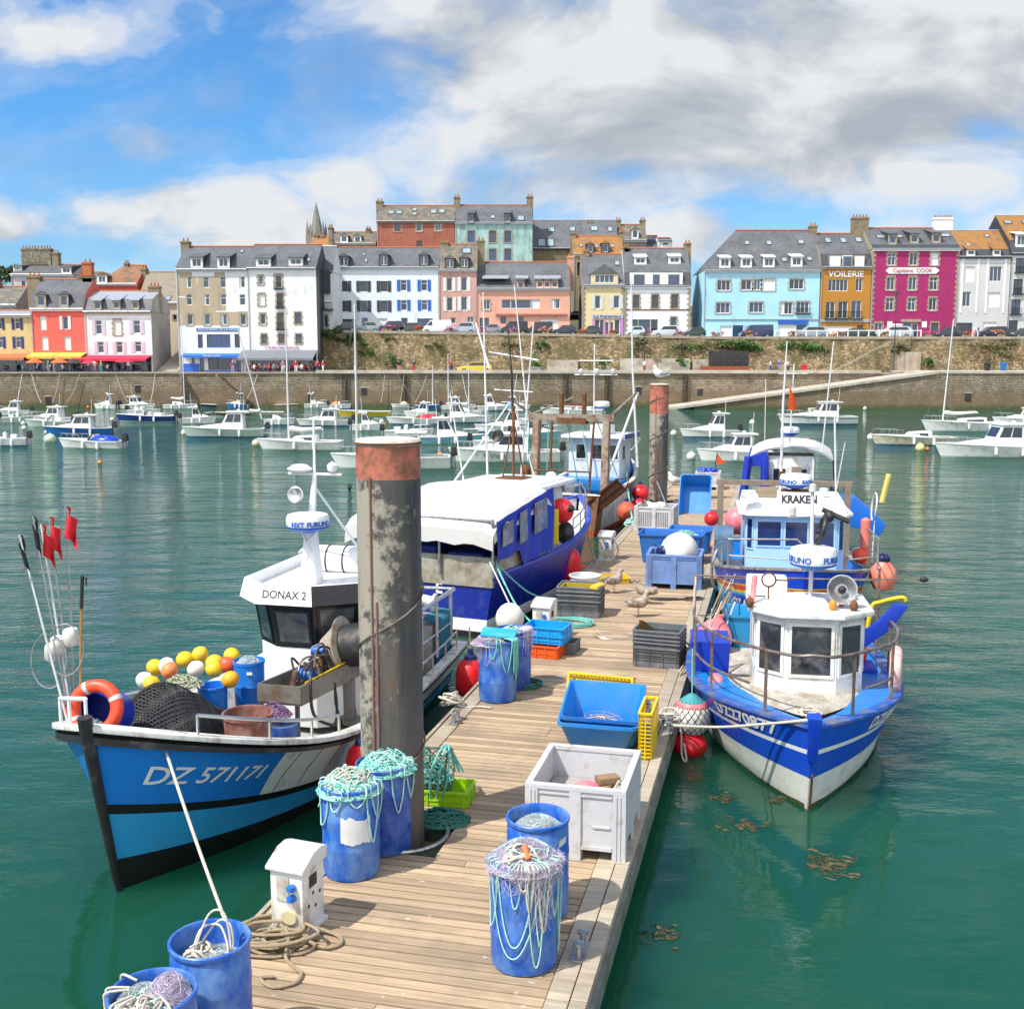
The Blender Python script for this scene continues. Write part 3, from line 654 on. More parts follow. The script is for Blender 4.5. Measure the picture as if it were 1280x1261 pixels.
def sign(par,body,lx,lz,x0,x1,y0,y1,m,back=None,y=-.05,bold=0):
    a,b=lx(x0),lx(x1); z1,z0=lz(y0),lz(y1)
    if back:
        mb=MB(); mb.bx(a,b,y,y+.04,z0,z1); sp_=mb.build('sign_board',back,par,smooth=False); par=sp_
    h=(z1-z0)*(.62 if back else .95); me=text_mesh(body,h); w=max(v.co.x for v in me.vertices)*2; bpy.data.meshes.remove(me)
    sx=(b-a)*(.9 if back else 1.)/w
    lettering(body,h,m,par,lambda X_,Y_,Z_:((a+b)/2+X_,y-.03+Z_,(z0+z1)/2+Y_),bold=bold,sx=sx,depth=.03)
GLEFT=147.
awn=lambda n,c:mat(n,c,.8,var=.08,sc=1)
# ---- left terrace
h,lx,lz=house('low yellow terrace house with navy shutters at the far left',TA,-320,243,985,545,515,GLEFT,8,stucco('yellow_stucco',(.62,.47,.22)),ZINC,
   rows([-150,8,140],[(572,650),(705,785)],38,'wNm')+[(-300,235,850,985,'df')],chim=((-300,-240,380),))
awning(h,lx,lz,-320,235,828,862,2.6,awn('brown_awning',(.42,.13,.05)))
h,lx,lz=house('coral red terrace house with a slate mansard roof',TA,243,628,985,500,290,GLEFT,8,stucco('coral_stucco',(.74,.13,.10),.15),SL,
   [(303,352,552,655,'wc'),(470,508,555,650,'wW'),(308,358,700,802,'wc'),(472,522,700,802,'wc'),(250,620,850,985,'df')],mid=385,midm=SLD,dorm=((322,70,395,485,'sg'),(487,66,395,485,'sg')),chim=((240,330,262),(605,712,265),(640,706,162,POT)))
awning(h,lx,lz,240,432,818,850,2.0,awn('yellow_awning',(.70,.42,.07))); awning(h,lx,lz,436,635,818,850,2.0,awn('yellow_awning',(.70,.42,.07)))
h,lx,lz=house('white terrace house with lilac shutters and a zinc topped mansard',TA,628,1112,985,520,372,GLEFT,8,stucco('white_stucco',(.74,.72,.74),.15),ZINC,
   [(706,752,585,685,'wLm'),(838,892,580,690,'wsc'),(980,1030,585,680,'wLm'),(714,760,740,822,'wLm'),(850,896,740,822,'wLm'),(985,1032,740,815,'wLm'),(640,1100,850,985,'df')],mid=428,midm=SL,dorm=((727,58,440,510,'s'),(864,58,438,506,'s'),(1000,55,438,506,'s')),chim=((1108,1185,335),),sidem=mat('grey_rendered_gable',(.33,.31,.28),.9,var=.3,sc=.4),trim='s')
awning(h,lx,lz,570,1112,838,868,2.8,awn('crimson_awning',(.55,.02,.06)))
# ---- big corner block
bei=stucco('beige_render',(.42,.34,.24),.2); whs=stucco('white_render',(.74,.74,.75),.12)
h,lx,lz=house('tall beige and white five storey block with a blue restaurant front',TB,85,622,1085,285,112,148,10,whs,SL,
   rows([178,310,438,582],[(340,425),(475,558),(625,708)],44,['wmh','wm','wmh'] and [['wmh','wm','wm','wmh'],['wm','wmh','wm','wm'],['ws','ws','wsh','ws']])+[(232,270,780,885,'b'),(300,480,780,882,'bx'),(512,552,778,882,'b'),(180,205,958,1000,'df'),(240,275,955,1080,'nf'),(305,485,955,1050,'nf'),(520,555,955,1080,'nf')],
   dorm=((245,92,192,272,''),(447,92,192,272,'')),chim=((138,200,72),),sky=((590,150,26,26),),trim=False)
mb=MB()
for a,b,c,d in[(95,208,305,490),(150,240,340,712),(240,375,410,712),(375,455,305,600),(375,540,610,712),(95,150,500,712),(540,618,606,712),(245,375,340,410)]: 
    holes=[(lx(cx-22),lx(cx+22),lz(y1),lz(y0)) for cx in(178,310,438,582) for y0,y1 in((340,425),(475,558),(625,708))]
    q=MB(); 
    X0,X1,Z0,Z1=lx(a),lx(b),lz(d),lz(c)
    hs=[hh for hh in holes if hh[1]>X0 and hh[0]<X1 and hh[3]>Z0 and hh[2]<Z1]
    xs=sorted({X0,X1,*[min(max(t,X0),X1) for hh in hs for t in hh[:2]]}); zs=sorted({Z0,Z1,*[min(max(t,Z0),Z1) for hh in hs for t in hh[2:]]})
    e=-.006-.002*len(mb.f)%.01
    e=-.006-.0015*[95,150,240,375,376,96,540,245].index(a if (a,c)not in((375,610),(95,500)) else a+1)
    for i in range(len(xs)-1):
        for j in range(len(zs)-1):
            cx,cz=(xs[i]+xs[i+1])/2,(zs[j]+zs[j+1])/2
            if any(t[0]<cx<t[1] and t[2]<cz<t[3] for t in hs): continue
            mb.quad((xs[i],e,zs[j]),(xs[i+1],e,zs[j]),(xs[i+1],e,zs[j+1]),(xs[i],e,zs[j+1]))
mb.build('beige_render',bei,h,smooth=False,fixn=False)
sign(h,'RESTAURANT DE LA RADE',lx,lz,225,550,732,757,TEXTW,mat('blue_sign_board',(.03,.15,.42),.5))
bp_=MB(); bp_.bx(lx(105),lx(238),-.06,-.004,0,lz(1003)); bp_.bx(lx(278),lx(485),-.06,-.004,0,lz(1052)); bp_.bx(lx(488),lx(518),-.06,-.004,0,lz(1000)); bp_.build('shopfront_panel',mat('blue_shopfront',(.02,.12,.55),.45,var=.2,sc=1.5),h,smooth=False)
aw=awning(h,lx,lz,122,590,925,945,1.2,awn('blue_awning',(.02,.14,.55)))
sign(aw,'BAR DE LA RADE',lx,lz,290,420,938,952,TEXTW,y=-1.26)
h,lx,lz=house('white five storey block with stone window surrounds above a grey cafe awning',TB,622,1142,1085,275,98,148,10,whs,SL,
   [(706,742,335,400,'wsx'),(832,884,325,430,'wsr'),(704,750,472,560,'wsc'),(842,888,472,575,'nsr'),(710,752,622,705,'ws'),(840,888,620,742,'nsr'),(975,1022,615,700,'ns'),(716,758,780,852,'ns'),(846,890,780,848,'ns'),(978,1022,780,850,'ns'),(640,1130,905,1085,'df')],
   dorm=((748,112,200,262,''),(992,108,196,255,'')),sky=((1090,215,28,26),),trim=False,sidem=SLD)
sign(h,'Y AURA DES MOULES',lx,lz,740,1000,872,890,mat('pink_lettering',(.45,.05,.3),.5))
awning(h,lx,lz,570,1138,900,965,3.2,awn('grey_awning',(.16,.17,.20)))
pm=MB(); pm.hexa([(lx(1142)+.01,-.02,0),(lx(1142)+.35,-.02,0),(lx(1142)+.35,.5,0),(lx(1142)+.01,.5,0)],[(lx(1142)+.01,-.02,lz(290)),(lx(1142)+.35,-.02,lz(290)),(lx(1142)+.35,.5,lz(290)),(lx(1142)+.01,.5,lz(290))]) 
pm.build('downpipe',FRD,h,smooth=False)
h,lx,lz=house('narrow dark slate hung house set back right of the white block',TB,1146,1262,1085,300,110,153,9,whs,SL,
   [(1172,1208,320,400,'w'),(1160,1200,480,580,'wr'),(1200,1222,640,720,'ns')],mid=290,midm=SLD,trim='d')
mb=MB(); mb.bx(lx(1146),lx(1250),-.5,-.01,lz(470),lz(290)); mb.build('slate_bay',SLD,h,smooth=False)
mb=MB(); mb.bx(lx(1150),lx(1272),-1.2,-.01,lz(600),lz(590)); 
for i in range(14): xx=lx(1152)+(lx(1270)-lx(1152))*i/13; mb.bx(xx-.02,xx+.02,-1.2,-1.16,lz(590),lz(545))
mb.bx(lx(1150),lx(1272),-1.21,-1.15,lz(545),lz(540)); mb.build('balcony',FRD,h,smooth=False)
# ---- upper street row (middle)
YU=162.
h,lx,lz=house('long white house with three dark and two blue pairs of shutters',T2,36,414,520,290,222,YU,9,stucco('cool_white_stucco',(.70,.75,.80),.1),SL,
   rows([88,156,226],[(338,374),(406,444)],24,'dKm')+rows([294,365],[(334,372),(404,440)],22,'wBm')+[(76,128,470,500,'df'),(148,168,466,498,'bf'),(204,236,468,498,'wc'),(285,306,466,500,'bf'),(340,394,468,500,'b')],
   dorm=((90,34,250,288,'kg'),(227,34,246,286,'kg'),(365,34,246,284,'kg')),chim=((40,54,150),),sky=((166,268,10,14),(160,246,8,8)))
h,lx,lz=house('narrow dusky pink house with white shutters between two chimneys',T2,415,546,520,298,210,YU,9,stucco('dusky_pink_stucco',(.56,.32,.27),.2),SLL,
   [(442,462,327,372,'wW'),(492,513,325,372,'wW'),(442,463,395,442,'wW'),(492,513,393,440,'wW'),(454,474,464,486,'w'),(512,536,462,482,'w')],
   dorm=((454,34,258,294,'kg'),(504,34,256,292,'kg')),chim=((424,450,200),(548,574,196)),sky=((512,234,32,20),),sidem=STONE)
h,lx,lz=house('wide salmon house with a broad picture window',T2,545,868,520,364,272,YU,9,stucco('salmon_stucco',(.72,.38,.28),.12),SL,
   [(566,592,404,438,'ws'),(632,664,402,434,'wf'),(664,734,402,434,'wf'),(734,764,402,434,'wfc'),(804,834,400,434,'wh'),(556,588,466,505,'df'),(628,648,462,486,'b'),(686,708,462,486,'b'),(766,828,470,508,'wc')],
   dorm=((585,24,338,366,'v'),(611,24,338,366,'v'),(637,24,338,366,'v'),(698,26,336,364,'v'),(764,24,334,362,'v'),(789,24,334,362,'v'),(815,24,334,362,'v')),chim=((858,880,252,mat('salmon_chimney_render',(.60,.30,.20),.9,var=.2,sc=1)),),sidem=mat('ochre_orange_gable',(.42,.17,.06),.9,var=.3,sc=.6))
mb=MB(); mb.bx(lx(612),lx(858),-.35,-.004,lz(456),lz(450)); mb.build('canopy',mat('salmon_ledge',(.55,.22,.16),.8),h,smooth=False)
for (a,b) in((565,657),(680,724),(744,836)):
    mb=MB(); mb.hexa([(lx(a,YU),-.1,lz(330)),(lx(b),-.1,lz(330)),(lx(b),1.6,lz(318)),(lx(a),1.6,lz(318))],[(lx(a),-.1,lz(327)),(lx(b),-.1,lz(327)),(lx(b),1.6,lz(315)),(lx(a),1.6,lz(315))]); mb.build('dormer_lid',ZINC,h,smooth=False)
h,lx,lz=house('yellow house with a lilac shopfront and a wide gabled dormer',TC,195,565,865,400,128,YU,9,stucco('cream_yellow_stucco',(.68,.57,.32),.15),SL,
   [(305,355,495,612,'wP'),(470,522,495,608,'wP'),(305,350,705,840,'wf'),(352,382,712,840,'df'),(398,430,730,840,'wf'),(445,470,730,840,'wf'),(480,528,705,840,'wf')],
   dorm=((388,240,300,388,'vg'),),chim=((205,250,92),(556,598,62)),sky=((498,208,44,44),),quoin=STONE,sidem=STONE)
mb=MB(); z=lz(705); mb.bx(lx(285),lx(304),-.1,-.002,0,z).bx(lx(530),lx(556),-.1,-.002,0,z).bx(lx(384),lx(396),-.1,-.002,0,z).bx(lx(432),lx(444),-.1,-.002,0,z); mb.build('shopfront_panel',mat('lilac_shopfront',(.50,.22,.55),.5),h,smooth=False)
sign(h,'Le Kerameur',lx,lz,280,556,662,695,TEXTK,mat('pale_lilac_sign',(.48,.48,.58),.5),y=-.14)
h,lx,lz=house('white three storey house with brown arched window surrounds and slate mansard',TC,567,1150,865,412,75,YU,9,stucco('bright_white_stucco',(.76,.76,.78),.08),SL,
   [(642,698,490,605,'ns'),(808,868,487,605,'ns'),(980,1040,485,605,'ns'),(636,690,706,830,'gf'),(692,798,706,830,'gf'),(802,864,706,830,'gf'),(978,1030,688,800,'gxs')],mid=285,midm=SLD,
   dorm=((702,108,150,215,'p'),(1002,108,145,208,'p')),chim=((556,598,55),(1085,1140,28)),quoin=STONE)
mb=MB(); a,b=lx(612),lx(1076); mb.bx(a,b,-.12,.7,lz(405),lz(292)); lo=mb.build('attic_storey',stucco('bright_white_stucco',(.76,.76,.78)),h,smooth=False)
for a,b in((645,740),(812,872),(948,1046)):
    mb=MB(); mb.bx(lx(a),lx(b),-.16,-.125,lz(398),lz(308)); mb.mat(1).bx(lx(a)-.06,lx(b)+.06,-.15,-.121,lz(402),lz(304)); mb.build('window',[GLASSB,FRW],h,smooth=False)
mb=MB(); mb.bx(lx(575),lx(1145),-.08,-.002,lz(624),lz(616)); mb.build('string_course',FRN,h,smooth=False)
# ---- hill row behind
YD=186.
h,lx,lz=house('brick red rendered house high on the hill behind the white one',T2,205,471,420,130,76,YD,9,stucco('brick_red_render',(.36,.115,.075),.2),SLL,
   [(265,286,135,165,'ns'),(340,358,133,165,'ws'),(405,425,133,163,'ws'),(340,360,198,230,'d')],sky=((255,100,22,14),(282,100,22,14),(335,90,16,12),(335,105,16,12),(400,97,22,16),(428,96,22,16)),chim=((205,228,60),),trim='s')
h,lx,lz=house('mint green rendered house with two tall chimneys on the hill',T2,473,738,420,135,74,YD,9,stucco('mint_stucco',(.36,.56,.54),.3,(.16,.22,.19)),SL,
   rows([528,601,653],[(163,204),(226,266)],24,'wsm')[0:0]+[(516,540,163,204,'bs'),(590,613,163,204,'ns'),(642,665,163,204,'bs'),(590,613,226,266,'bs'),(642,665,226,266,'bs')],
   dorm=((528,22,102,134,'k'),(653,22,102,134,'k')),chim=((470,490,46),(718,740,44)),sky=((602,116,16,14),(698,120,26,20)))
h,lx,lz=house('long low grey slate roofed house on the hill right of the mint one',T2,738,1032,420,224,126,YD+4,9,stucco('rubble_stone',(.22,.17,.10),.4),SL,(),sky=((802,160,26,18),(875,158,22,18),(950,156,26,18),(1004,158,16,18),(770,205,28,30),(800,205,26,30)),chim=((738,752,135),(924,944,132)),trim='d')
h,lx,lz=house('small lichen roofed house behind the yellow house',T2,880,1052,420,244,182,YU+12,8,stucco('stained_render',(.32,.26,.17),.4),SLO,[(892,914,272,320,'ds')],dorm=((936,26,208,240,'kg'),(988,28,206,240,'kg')),chim=((868,888,170),(1034,1050,165)),sky=((905,215,9,14),(960,218,9,14),(1014,216,9,14)))
h,lx,lz=house('grey stone house with a single white dormer at the right end of the hill row',T2,1036,1130,420,196,142,YD+6,8,stucco('greybrown_render',(.27,.23,.19),.3),SLL,(),dorm=((1090,24,158,190,'g'),),chim=((1022,1040,125),(1106,1124,125)))
h,lx,lz=house('small white box house with a slate side on the hill',T2,1172,1218,420,196,188,YD+8,6,whs,SLD,((1186,1204,205,212,'d'),),trim=False)
h,lx,lz=house('dark slate roofed house beside the small white box on the hill',T2,1132,1172,420,218,180,YD+10,6,whs,SLD,(),trim=False)
h,lx,lz=house('low brown roofed house between the spire and the brick red house',T2,40,200,420,206,168,YD+2,8,stucco('tan_render',(.34,.25,.16),.3),SLL,(),dorm=((92,26,178,204,'g'),(138,26,180,206,'g')),chim=((40,56,155),(168,184,156)))
h,lx,lz=house('roof of an old brown house peeping left of the hill row',T2,-30,40,420,228,185,YD-4,8,stucco('tan_render',(.34,.25,.16),.3),SLO,(),chim=((-10,4,176),(14,24,180)))
# ---- right hand row
h,lx,lz=house('broad pale blue house with grey stone window surrounds',T3,110,528,574,315,169,YU,10,stucco('pale_blue_stucco',(.38,.66,.78),.08),SL,
   [(158,206,350,388,'wS'),(244,282,348,386,'wS'),(290,314,346,386,'wS'),(320,366,345,388,'wSc'),(418,470,345,383,'wS'),(156,206,432,470,'wS'),(276,326,430,468,'wS'),(388,432,430,474,'wSh'),(446,492,428,470,'wSr'),(172,214,516,562,'wc'),(218,256,514,574,'bf'),(260,300,516,562,'wc'),(384,446,512,560,'wc'),(448,486,512,560,'bf')],
   dorm=((184,40,268,303,'p'),(261,40,268,302,'p'),(342,42,266,301,'p'),(442,42,264,299,'p')),sky=((261,215,18,14),(340,215,20,16),(455,212,22,16),(397,276,20,16),(487,273,20,14)),chim=((482,508,152),),hipL=5.4,hipR=0)
mb=MB(); mb.bx(lx(382),lx(490),-.1,-.004,lz(510),lz(494)); mb.build('fascia',mat('blue_fascia',(.02,.10,.45),.5),h,smooth=False)
mb=MB(); mb.bx(lx(112),lx(526),-.12,-.003,lz(494),lz(491)); mb.build('string_course',STONEG,h,smooth=False)
h,lx,lz=house('ochre sailmaker house with big white shop lettering',T3,531,712,574,302,181,YU,10,stucco('ochre_stucco',(.45,.20,.03),.1),SL,
   [(558,629,346,390,'w'),(656,682,344,390,'w'),(551,586,428,490,'wr'),(596,632,426,490,'wr'),(644,681,424,490,'wr'),(542,652,516,545,'wc'),(668,690,514,545,'nf')],mid=255,midm=SLD,sky=((551,206,22,20),(606,206,22,20),(661,204,24,20)),chim=((634,692,122,CHIMS),),sidem=STONE,trim='s')
for a,b,st in((560,598,'c'),(608,638,'w'),(650,683,'c')):
    mb=MB(); mb.bx(lx(a),lx(b),-.2,-.14,lz(300),lz(264)); mb.mat(1).bx(lx(a)-.08,lx(b)+.08,-.18,.5,lz(302),lz(260)); mb.build('window',[BLIND if st=='c' else GLASSB,FRW if st=='w' else STONE],h,smooth=False)
sign(h,'VOILERIE',lx,lz,558,684,318,340,TEXTW,y=-.03,bold=.02)
mb=MB(); mb.bx(lx(535),lx(712),-.10,-.004,lz(574),lz(503)) if 0 else mb.bx(lx(535),lx(712),-.10,-.004,lz(503),lz(492)); mb.build('string_course',STONEG,h,smooth=False)
h,lx,lz=house('magenta house with beige quoins and a pointed white name board',T3,714,1027,574,236,161,YU,10,stucco('magenta_stucco',(.34,.02,.12),.1),SL,
   rows([783,862,938],[(250,296),(338,386),(414,460)],28,[['wsm','ws','wsc'],['ws','ws','wsm'],['wsm','wsm','ws']])+[(732,760,505,556,'ws'),(836,866,500,556,'wf'),(868,890,505,560,'wf'),(936,962,505,558,'ns')],mid=220,midm=SLD,
   dorm=((784,32,182,220,'s'),(862,32,180,216,'s'),(940,32,178,214,'s')),sky=((741,193,34,12),(808,192,20,12),(972,188,34,12)),chim=((926,992,124,WC),),quoin=STONE,sidem=STONE)
z0,z1=lz(327),lz(304); a,b=lx(762),lx(956); zm=(z0+z1)/2
mb=MB(); mb.prism([(a,zm),(a+.5,z0),(b-.5,z0),(b,zm),(b-.5,z1),(a+.5,z1)],-.09,-.04); sb=mb.build('sign_board',WC,h,smooth=False)
sign(sb,'Capitaine  COOK',lx,lz,788,930,308,323,TEXTR,y=-.1)
for c in(786,911): mb=MB(); mb.bx(lx(c-9),lx(c+9),-.06,-.01,lz(522),lz(500)); mb.build('sign_board',WC,h,smooth=False)
mb=MB(); mb.bx(lx(826),lx(898),-.1,-.004,lz(502),lz(492)); mb.build('lintel',STONE,h,smooth=False)
h,lx,lz=house('pale grey house with an orange lichen roof',T3,1022,1214,574,264,170,YU,9,stucco('pale_grey_stucco',(.56,.56,.56),.1),SLO,
   [(1048,1084,300,358,'wc'),(1138,1182,300,355,'w'),(1044,1074,392,446,'w'),(1128,1180,394,448,'wc'),(1016+8,1086,505,545,'df'),(1124,1172,502,540,'wc')],mid=237,midm=SLD,dorm=((1067,30,238,260,''),(1160,28,238,260,'')),trim='d',sky=((1055,222,16,10),(1120,190,18,10)))
for a in(1036,1092,1126,1190): mb=MB(); mb.bx(lx(a),lx(a+8),-.06,-.003,lz(470),lz(272)); mb.build('pilaster',FRW,h,smooth=False)
h,lx,lz=house('tall slate sided house with an orange lichen roof at the right edge',T3,1212,1420,574,252,116,YU,12,stucco('pale_grey_stucco',(.56,.56,.56),.1),SLO,
   [(1230,1264,270,322,'dr'),(1226,1260,346,400,'dr'),(1222,1256,420,474,'dr'),(1216,1250,496,540,'df'),(1300,1340,270,322,'dr'),(1300,1340,346,400,'dr'),(1300,1340,420,474,'dr')],mid=205,midm=SLD,dorm=((1244,38,182,226,'p'),),sky=((1192,140,30,12),(1256,140,26,12)),chim=((1262,1300,96),),sidem=SLD,trim='d')
# ---- grey town behind the left terrace
YB=166.
h,lx,lz=house('grey rendered gable house with a huge stained chimney block',TA,115,560,800,250,180,YB+6,9,stucco('grey_render',(.50,.50,.50),.3),SL,((190,215,300,350,'d'),),chim=((208,418,62,mat('stained_concrete_chimney',(.30,.28,.22),.9,var=.4,sc=.8,dirt=(.10,.08,.04),damt=.5)),(425,472,92),(248,392,170,CHIMS)),sidem=stucco('grey_render',(.5,.5,.5)),dorm=((165,60,190,222,''),(515,70,195,245,'')))
h,lx,lz=house('brown gabled house with red walls behind the white terrace house',TA,722,1020,800,318,185,YB+2,9,stucco('red_render',(.50,.08,.05),.15),slatem('brown_slate',(.16,.11,.07),(.3,.12,.05),.3),(),dorm=((770,70,255,315,'g'),),chim=((940,968,168),(985,1010,200)),trim=True,hipL=3)
h,lx,lz=house('long mottled slate roofed house in front of the alley steps',TA,1020,1330,900,455,235,YB,10,stucco('cream_render',(.55,.45,.34),.2),slatem('mottled_slate',(.15,.125,.10),(.22,.18,.13),.5),((1272,1296,545,580,'ds'),),chim=((1030,1068,272),(1060,1095,208)),sky=((1243,425,34,34),))
h,lx,lz=house('old low stone house behind the yellow house at the far left',TA,-320,140,800,470,340,YB-4,8,stucco('rubble_grey',(.34,.31,.26),.4),SLL,(),chim=((0,40,310),(62,112,358),(-100,-40,300)))
h,lx,lz=house('weathered chimneyed house between the red gable and the coral house',TA,560,722,800,330,235,YB+16,8,stucco('tan_render',(.34,.25,.16),.3),SLL,(),chim=((560,620,235),))
# church spire far behind
x,z=P(396,298,230); t=thing('church_spire','slender grey stone church spire rising behind the rooftops','church',(x,230,z-8)); zt=P(396,253,230)[1]-z+8
SP=mat('spire_stone',(.22,.21,.19),.9,var=.3,sc=1)
mb=MB(); mb.bx(-1.9,1.9,-1.9,1.9,0,8.4); mb.build('tower',SP,t,smooth=False)
mb=MB(); mb.lathe([(1.5,8.4),(.06,zt)],(0,0,0),8); mb.build('spire',SP,t,smooth=False)
mb=MB(); 
for sx in(-1.6,1.6):
    for sy in(-1.6,1.6): mb.lathe([(.35,8.4),(.3,9.6),(.02,11.4)],(sx,sy,0),6)
mb.build('pinnacles',SP,t,smooth=False)
# garden trees peeping over at far left
x,z=P(14,345,178); t=thing('tree','dark green tree crown showing above the roofs at the far left','tree',(x,178,z-7))
mb=MB(); mb.tube([(0,0,0),(.2,0,3),(.1,0,6)],[.35,.25,.12],7); mb.tube([(.15,0,3.5),(1.4,.2,5.8)],[.14,.05],6); mb.tube([(.15,0,3.8),(-1.3,.1,6)],[.14,.05],6); mb.build('trunk',FRN,t)
mb=MB(); leaves(mb,(0,0,6.5),2.6,1500,.25,(1.2,1,.8)); mb.build('crown',LEAF,t,smooth=False,fixn=False)
# ================================================================ pontoon
PA=R(13.67); PD=V((sin(PA),cos(PA))); PN=V((cos(PA),-sin(PA))); PS0=-4.555
def pw(s,t,z=DECK): q=PN*(s+PS0)+PD*t; return (q.x,q.y,z)
def st(x,y): return V((x,y)).dot(PN)-PS0, V((x,y)).dot(PD)
def gs(u,v,z=DECK): return st(*G(u,v,z))
ponM=(-PA)
def deckwood(name,c,isl):
    m,nt,b=newmat(name); L=nt.links.new
    v=objcoord(nt,(1,1,1)); g=nt.nodes.new('ShaderNodeNewGeometry')
    off=nt.nodes.new('ShaderNodeVectorMath'); off.operation='MULTIPLY_ADD'; off.inputs[1].default_value=(1.2,22,22); L(v,off.inputs[0])
    cb=nt.nodes.new('ShaderNodeCombineXYZ'); mu=nt.nodes.new('ShaderNodeMath'); mu.operation='MULTIPLY'; mu.inputs[1].default_value=97; L(g.outputs['Random Per Island'],mu.inputs[0]); L(mu.outputs[0],cb.inputs[0]); L(cb.outputs[0],off.inputs[2])
    gr=noise(nt,off.outputs[0],1.,6,.65); k=ramp(nt,gr,[(.25,.62),(.6,1.08),(.8,1.25)])
    kr=ramp(nt,g.outputs['Random Per Island'],[(0,1-isl),(.5,1.),(1,1+isl)])
    cc=mixc(nt,1.,c,k.outputs[0],'MULTIPLY'); cc=mixc(nt,1.,cc,kr.outputs[0],'MULTIPLY')
    st_=noise(nt,v,.8,6,.7); sm=ramp(nt,st_,[(.48,0),(.70,.75)]); cc=mixc(nt,sm.outputs[0],cc,(.22,.17,.12))
    sp_=noise(nt,v,9.,3,.5); sm2=ramp(nt,sp_,[(.70,0),(.74,.6)]); cc=mixc(nt,sm2.outputs[0],cc,(.55,.53,.5))
    L(cc,b.inputs['Base Color']); b.inputs['Roughness'].default_value=.8
    bp=NN(nt,'ShaderNodeBump',Strength=.5,Distance=.01); L(gr,bp.inputs['Height']); L(bp.outputs[0],b.inputs['Normal'])
    return m
DW=deckwood('weathered_decking',(.42,.305,.195),.28); BW=deckwood('grey_timber_beam',(.40,.34,.255),.12)
PT0,PT1=2.0,46.9; WI=3.2
pile_a=gs(492,1040); pile_b=gs(822,628)
pon=thing('pontoon','long floating wooden fishing pontoon with grey edge beams','pontoon',pw(0,0,0),ponM)
d=MB(); t=PT0; i=0
r2=random.Random(3)
holes=[(pile_a[0]-.42,pile_a[0]+.62,pile_a[1]-.48,pile_a[1]+.45),(pile_b[0]-.4,pile_b[0]+.55,pile_b[1]-.45,pile_b[1]+.45)]
while t<PT1-.1:
    w=.118; a,b=.285,2.855
    seg=[(a,b)]
    for h in holes:
        if h[2]<t+w and h[3]>t: seg=[(a,max(a,h[0])),(h[1],b)]
    # boards are laid in bays with a joist joint now and then
    for p,q in seg:
        if q-p<.05: continue
        for x0,x1 in ([(p,q)] if r2.random()>.18 else [(p,p+(q-p)*.5-.003),(p+(q-p)*.5+.003,q)]):
            dz=r2.uniform(-.003,.003); d.box(((x0+x1)/2,t+w/2+r2.uniform(-.002,.002),DECK-.016+dz),(x1-x0,w-.008,.03))
    t+=w+ (.012 if i%26 else .02); i+=1
d.build('decking',DW,pon,smooth=False,fixn=False)
bm_=MB(); t=PT0
while t<PT1:
    e=min(t+3.05,PT1)-.012
    for x0,x1,z0,z1 in ((0.0,.045,DECK-.30,DECK+.03),(.06,.275,DECK-.12,DECK+.012),(2.865,3.05,DECK-.12,DECK+.012),(3.065,3.2,DECK-.34,DECK+.03)): bm_.bx(x0,x1,t,e,z0,z1)
    t+=3.05
bm_.build('edge_beam',BW,pon,smooth=False,bev=.006)
fl=MB(); 
t=PT0
while t<PT1-1: fl.bx(.14,2.95,t,min(t+2.85,PT1-.1),-.5,DECK-.125); t+=3.05
fl.bx(.12,.2,PT0,PT1,DECK-.36,DECK-.13); fl.bx(2.96,3.06,PT0,PT1,DECK-.36,DECK-.13)
fl.build('float',mat('wet_concrete_float',(.11,.11,.08),.6,var=.3,dirt=(.03,.045,.012),damt=.5,dsc=2),pon,smooth=False)
fs=MB(); fs.bx(3.201,3.24,PT0,PT1,DECK-.26,DECK-.06); fs.bx(-.04,-.001,PT0,PT1,DECK-.26,DECK-.06); fs.build('rubbing_strake',mat('grey_rubber_strake',(.20,.21,.20),.6,dirt=(.10,.11,.05),damt=.4),pon,smooth=False)
WATB=CAMZ
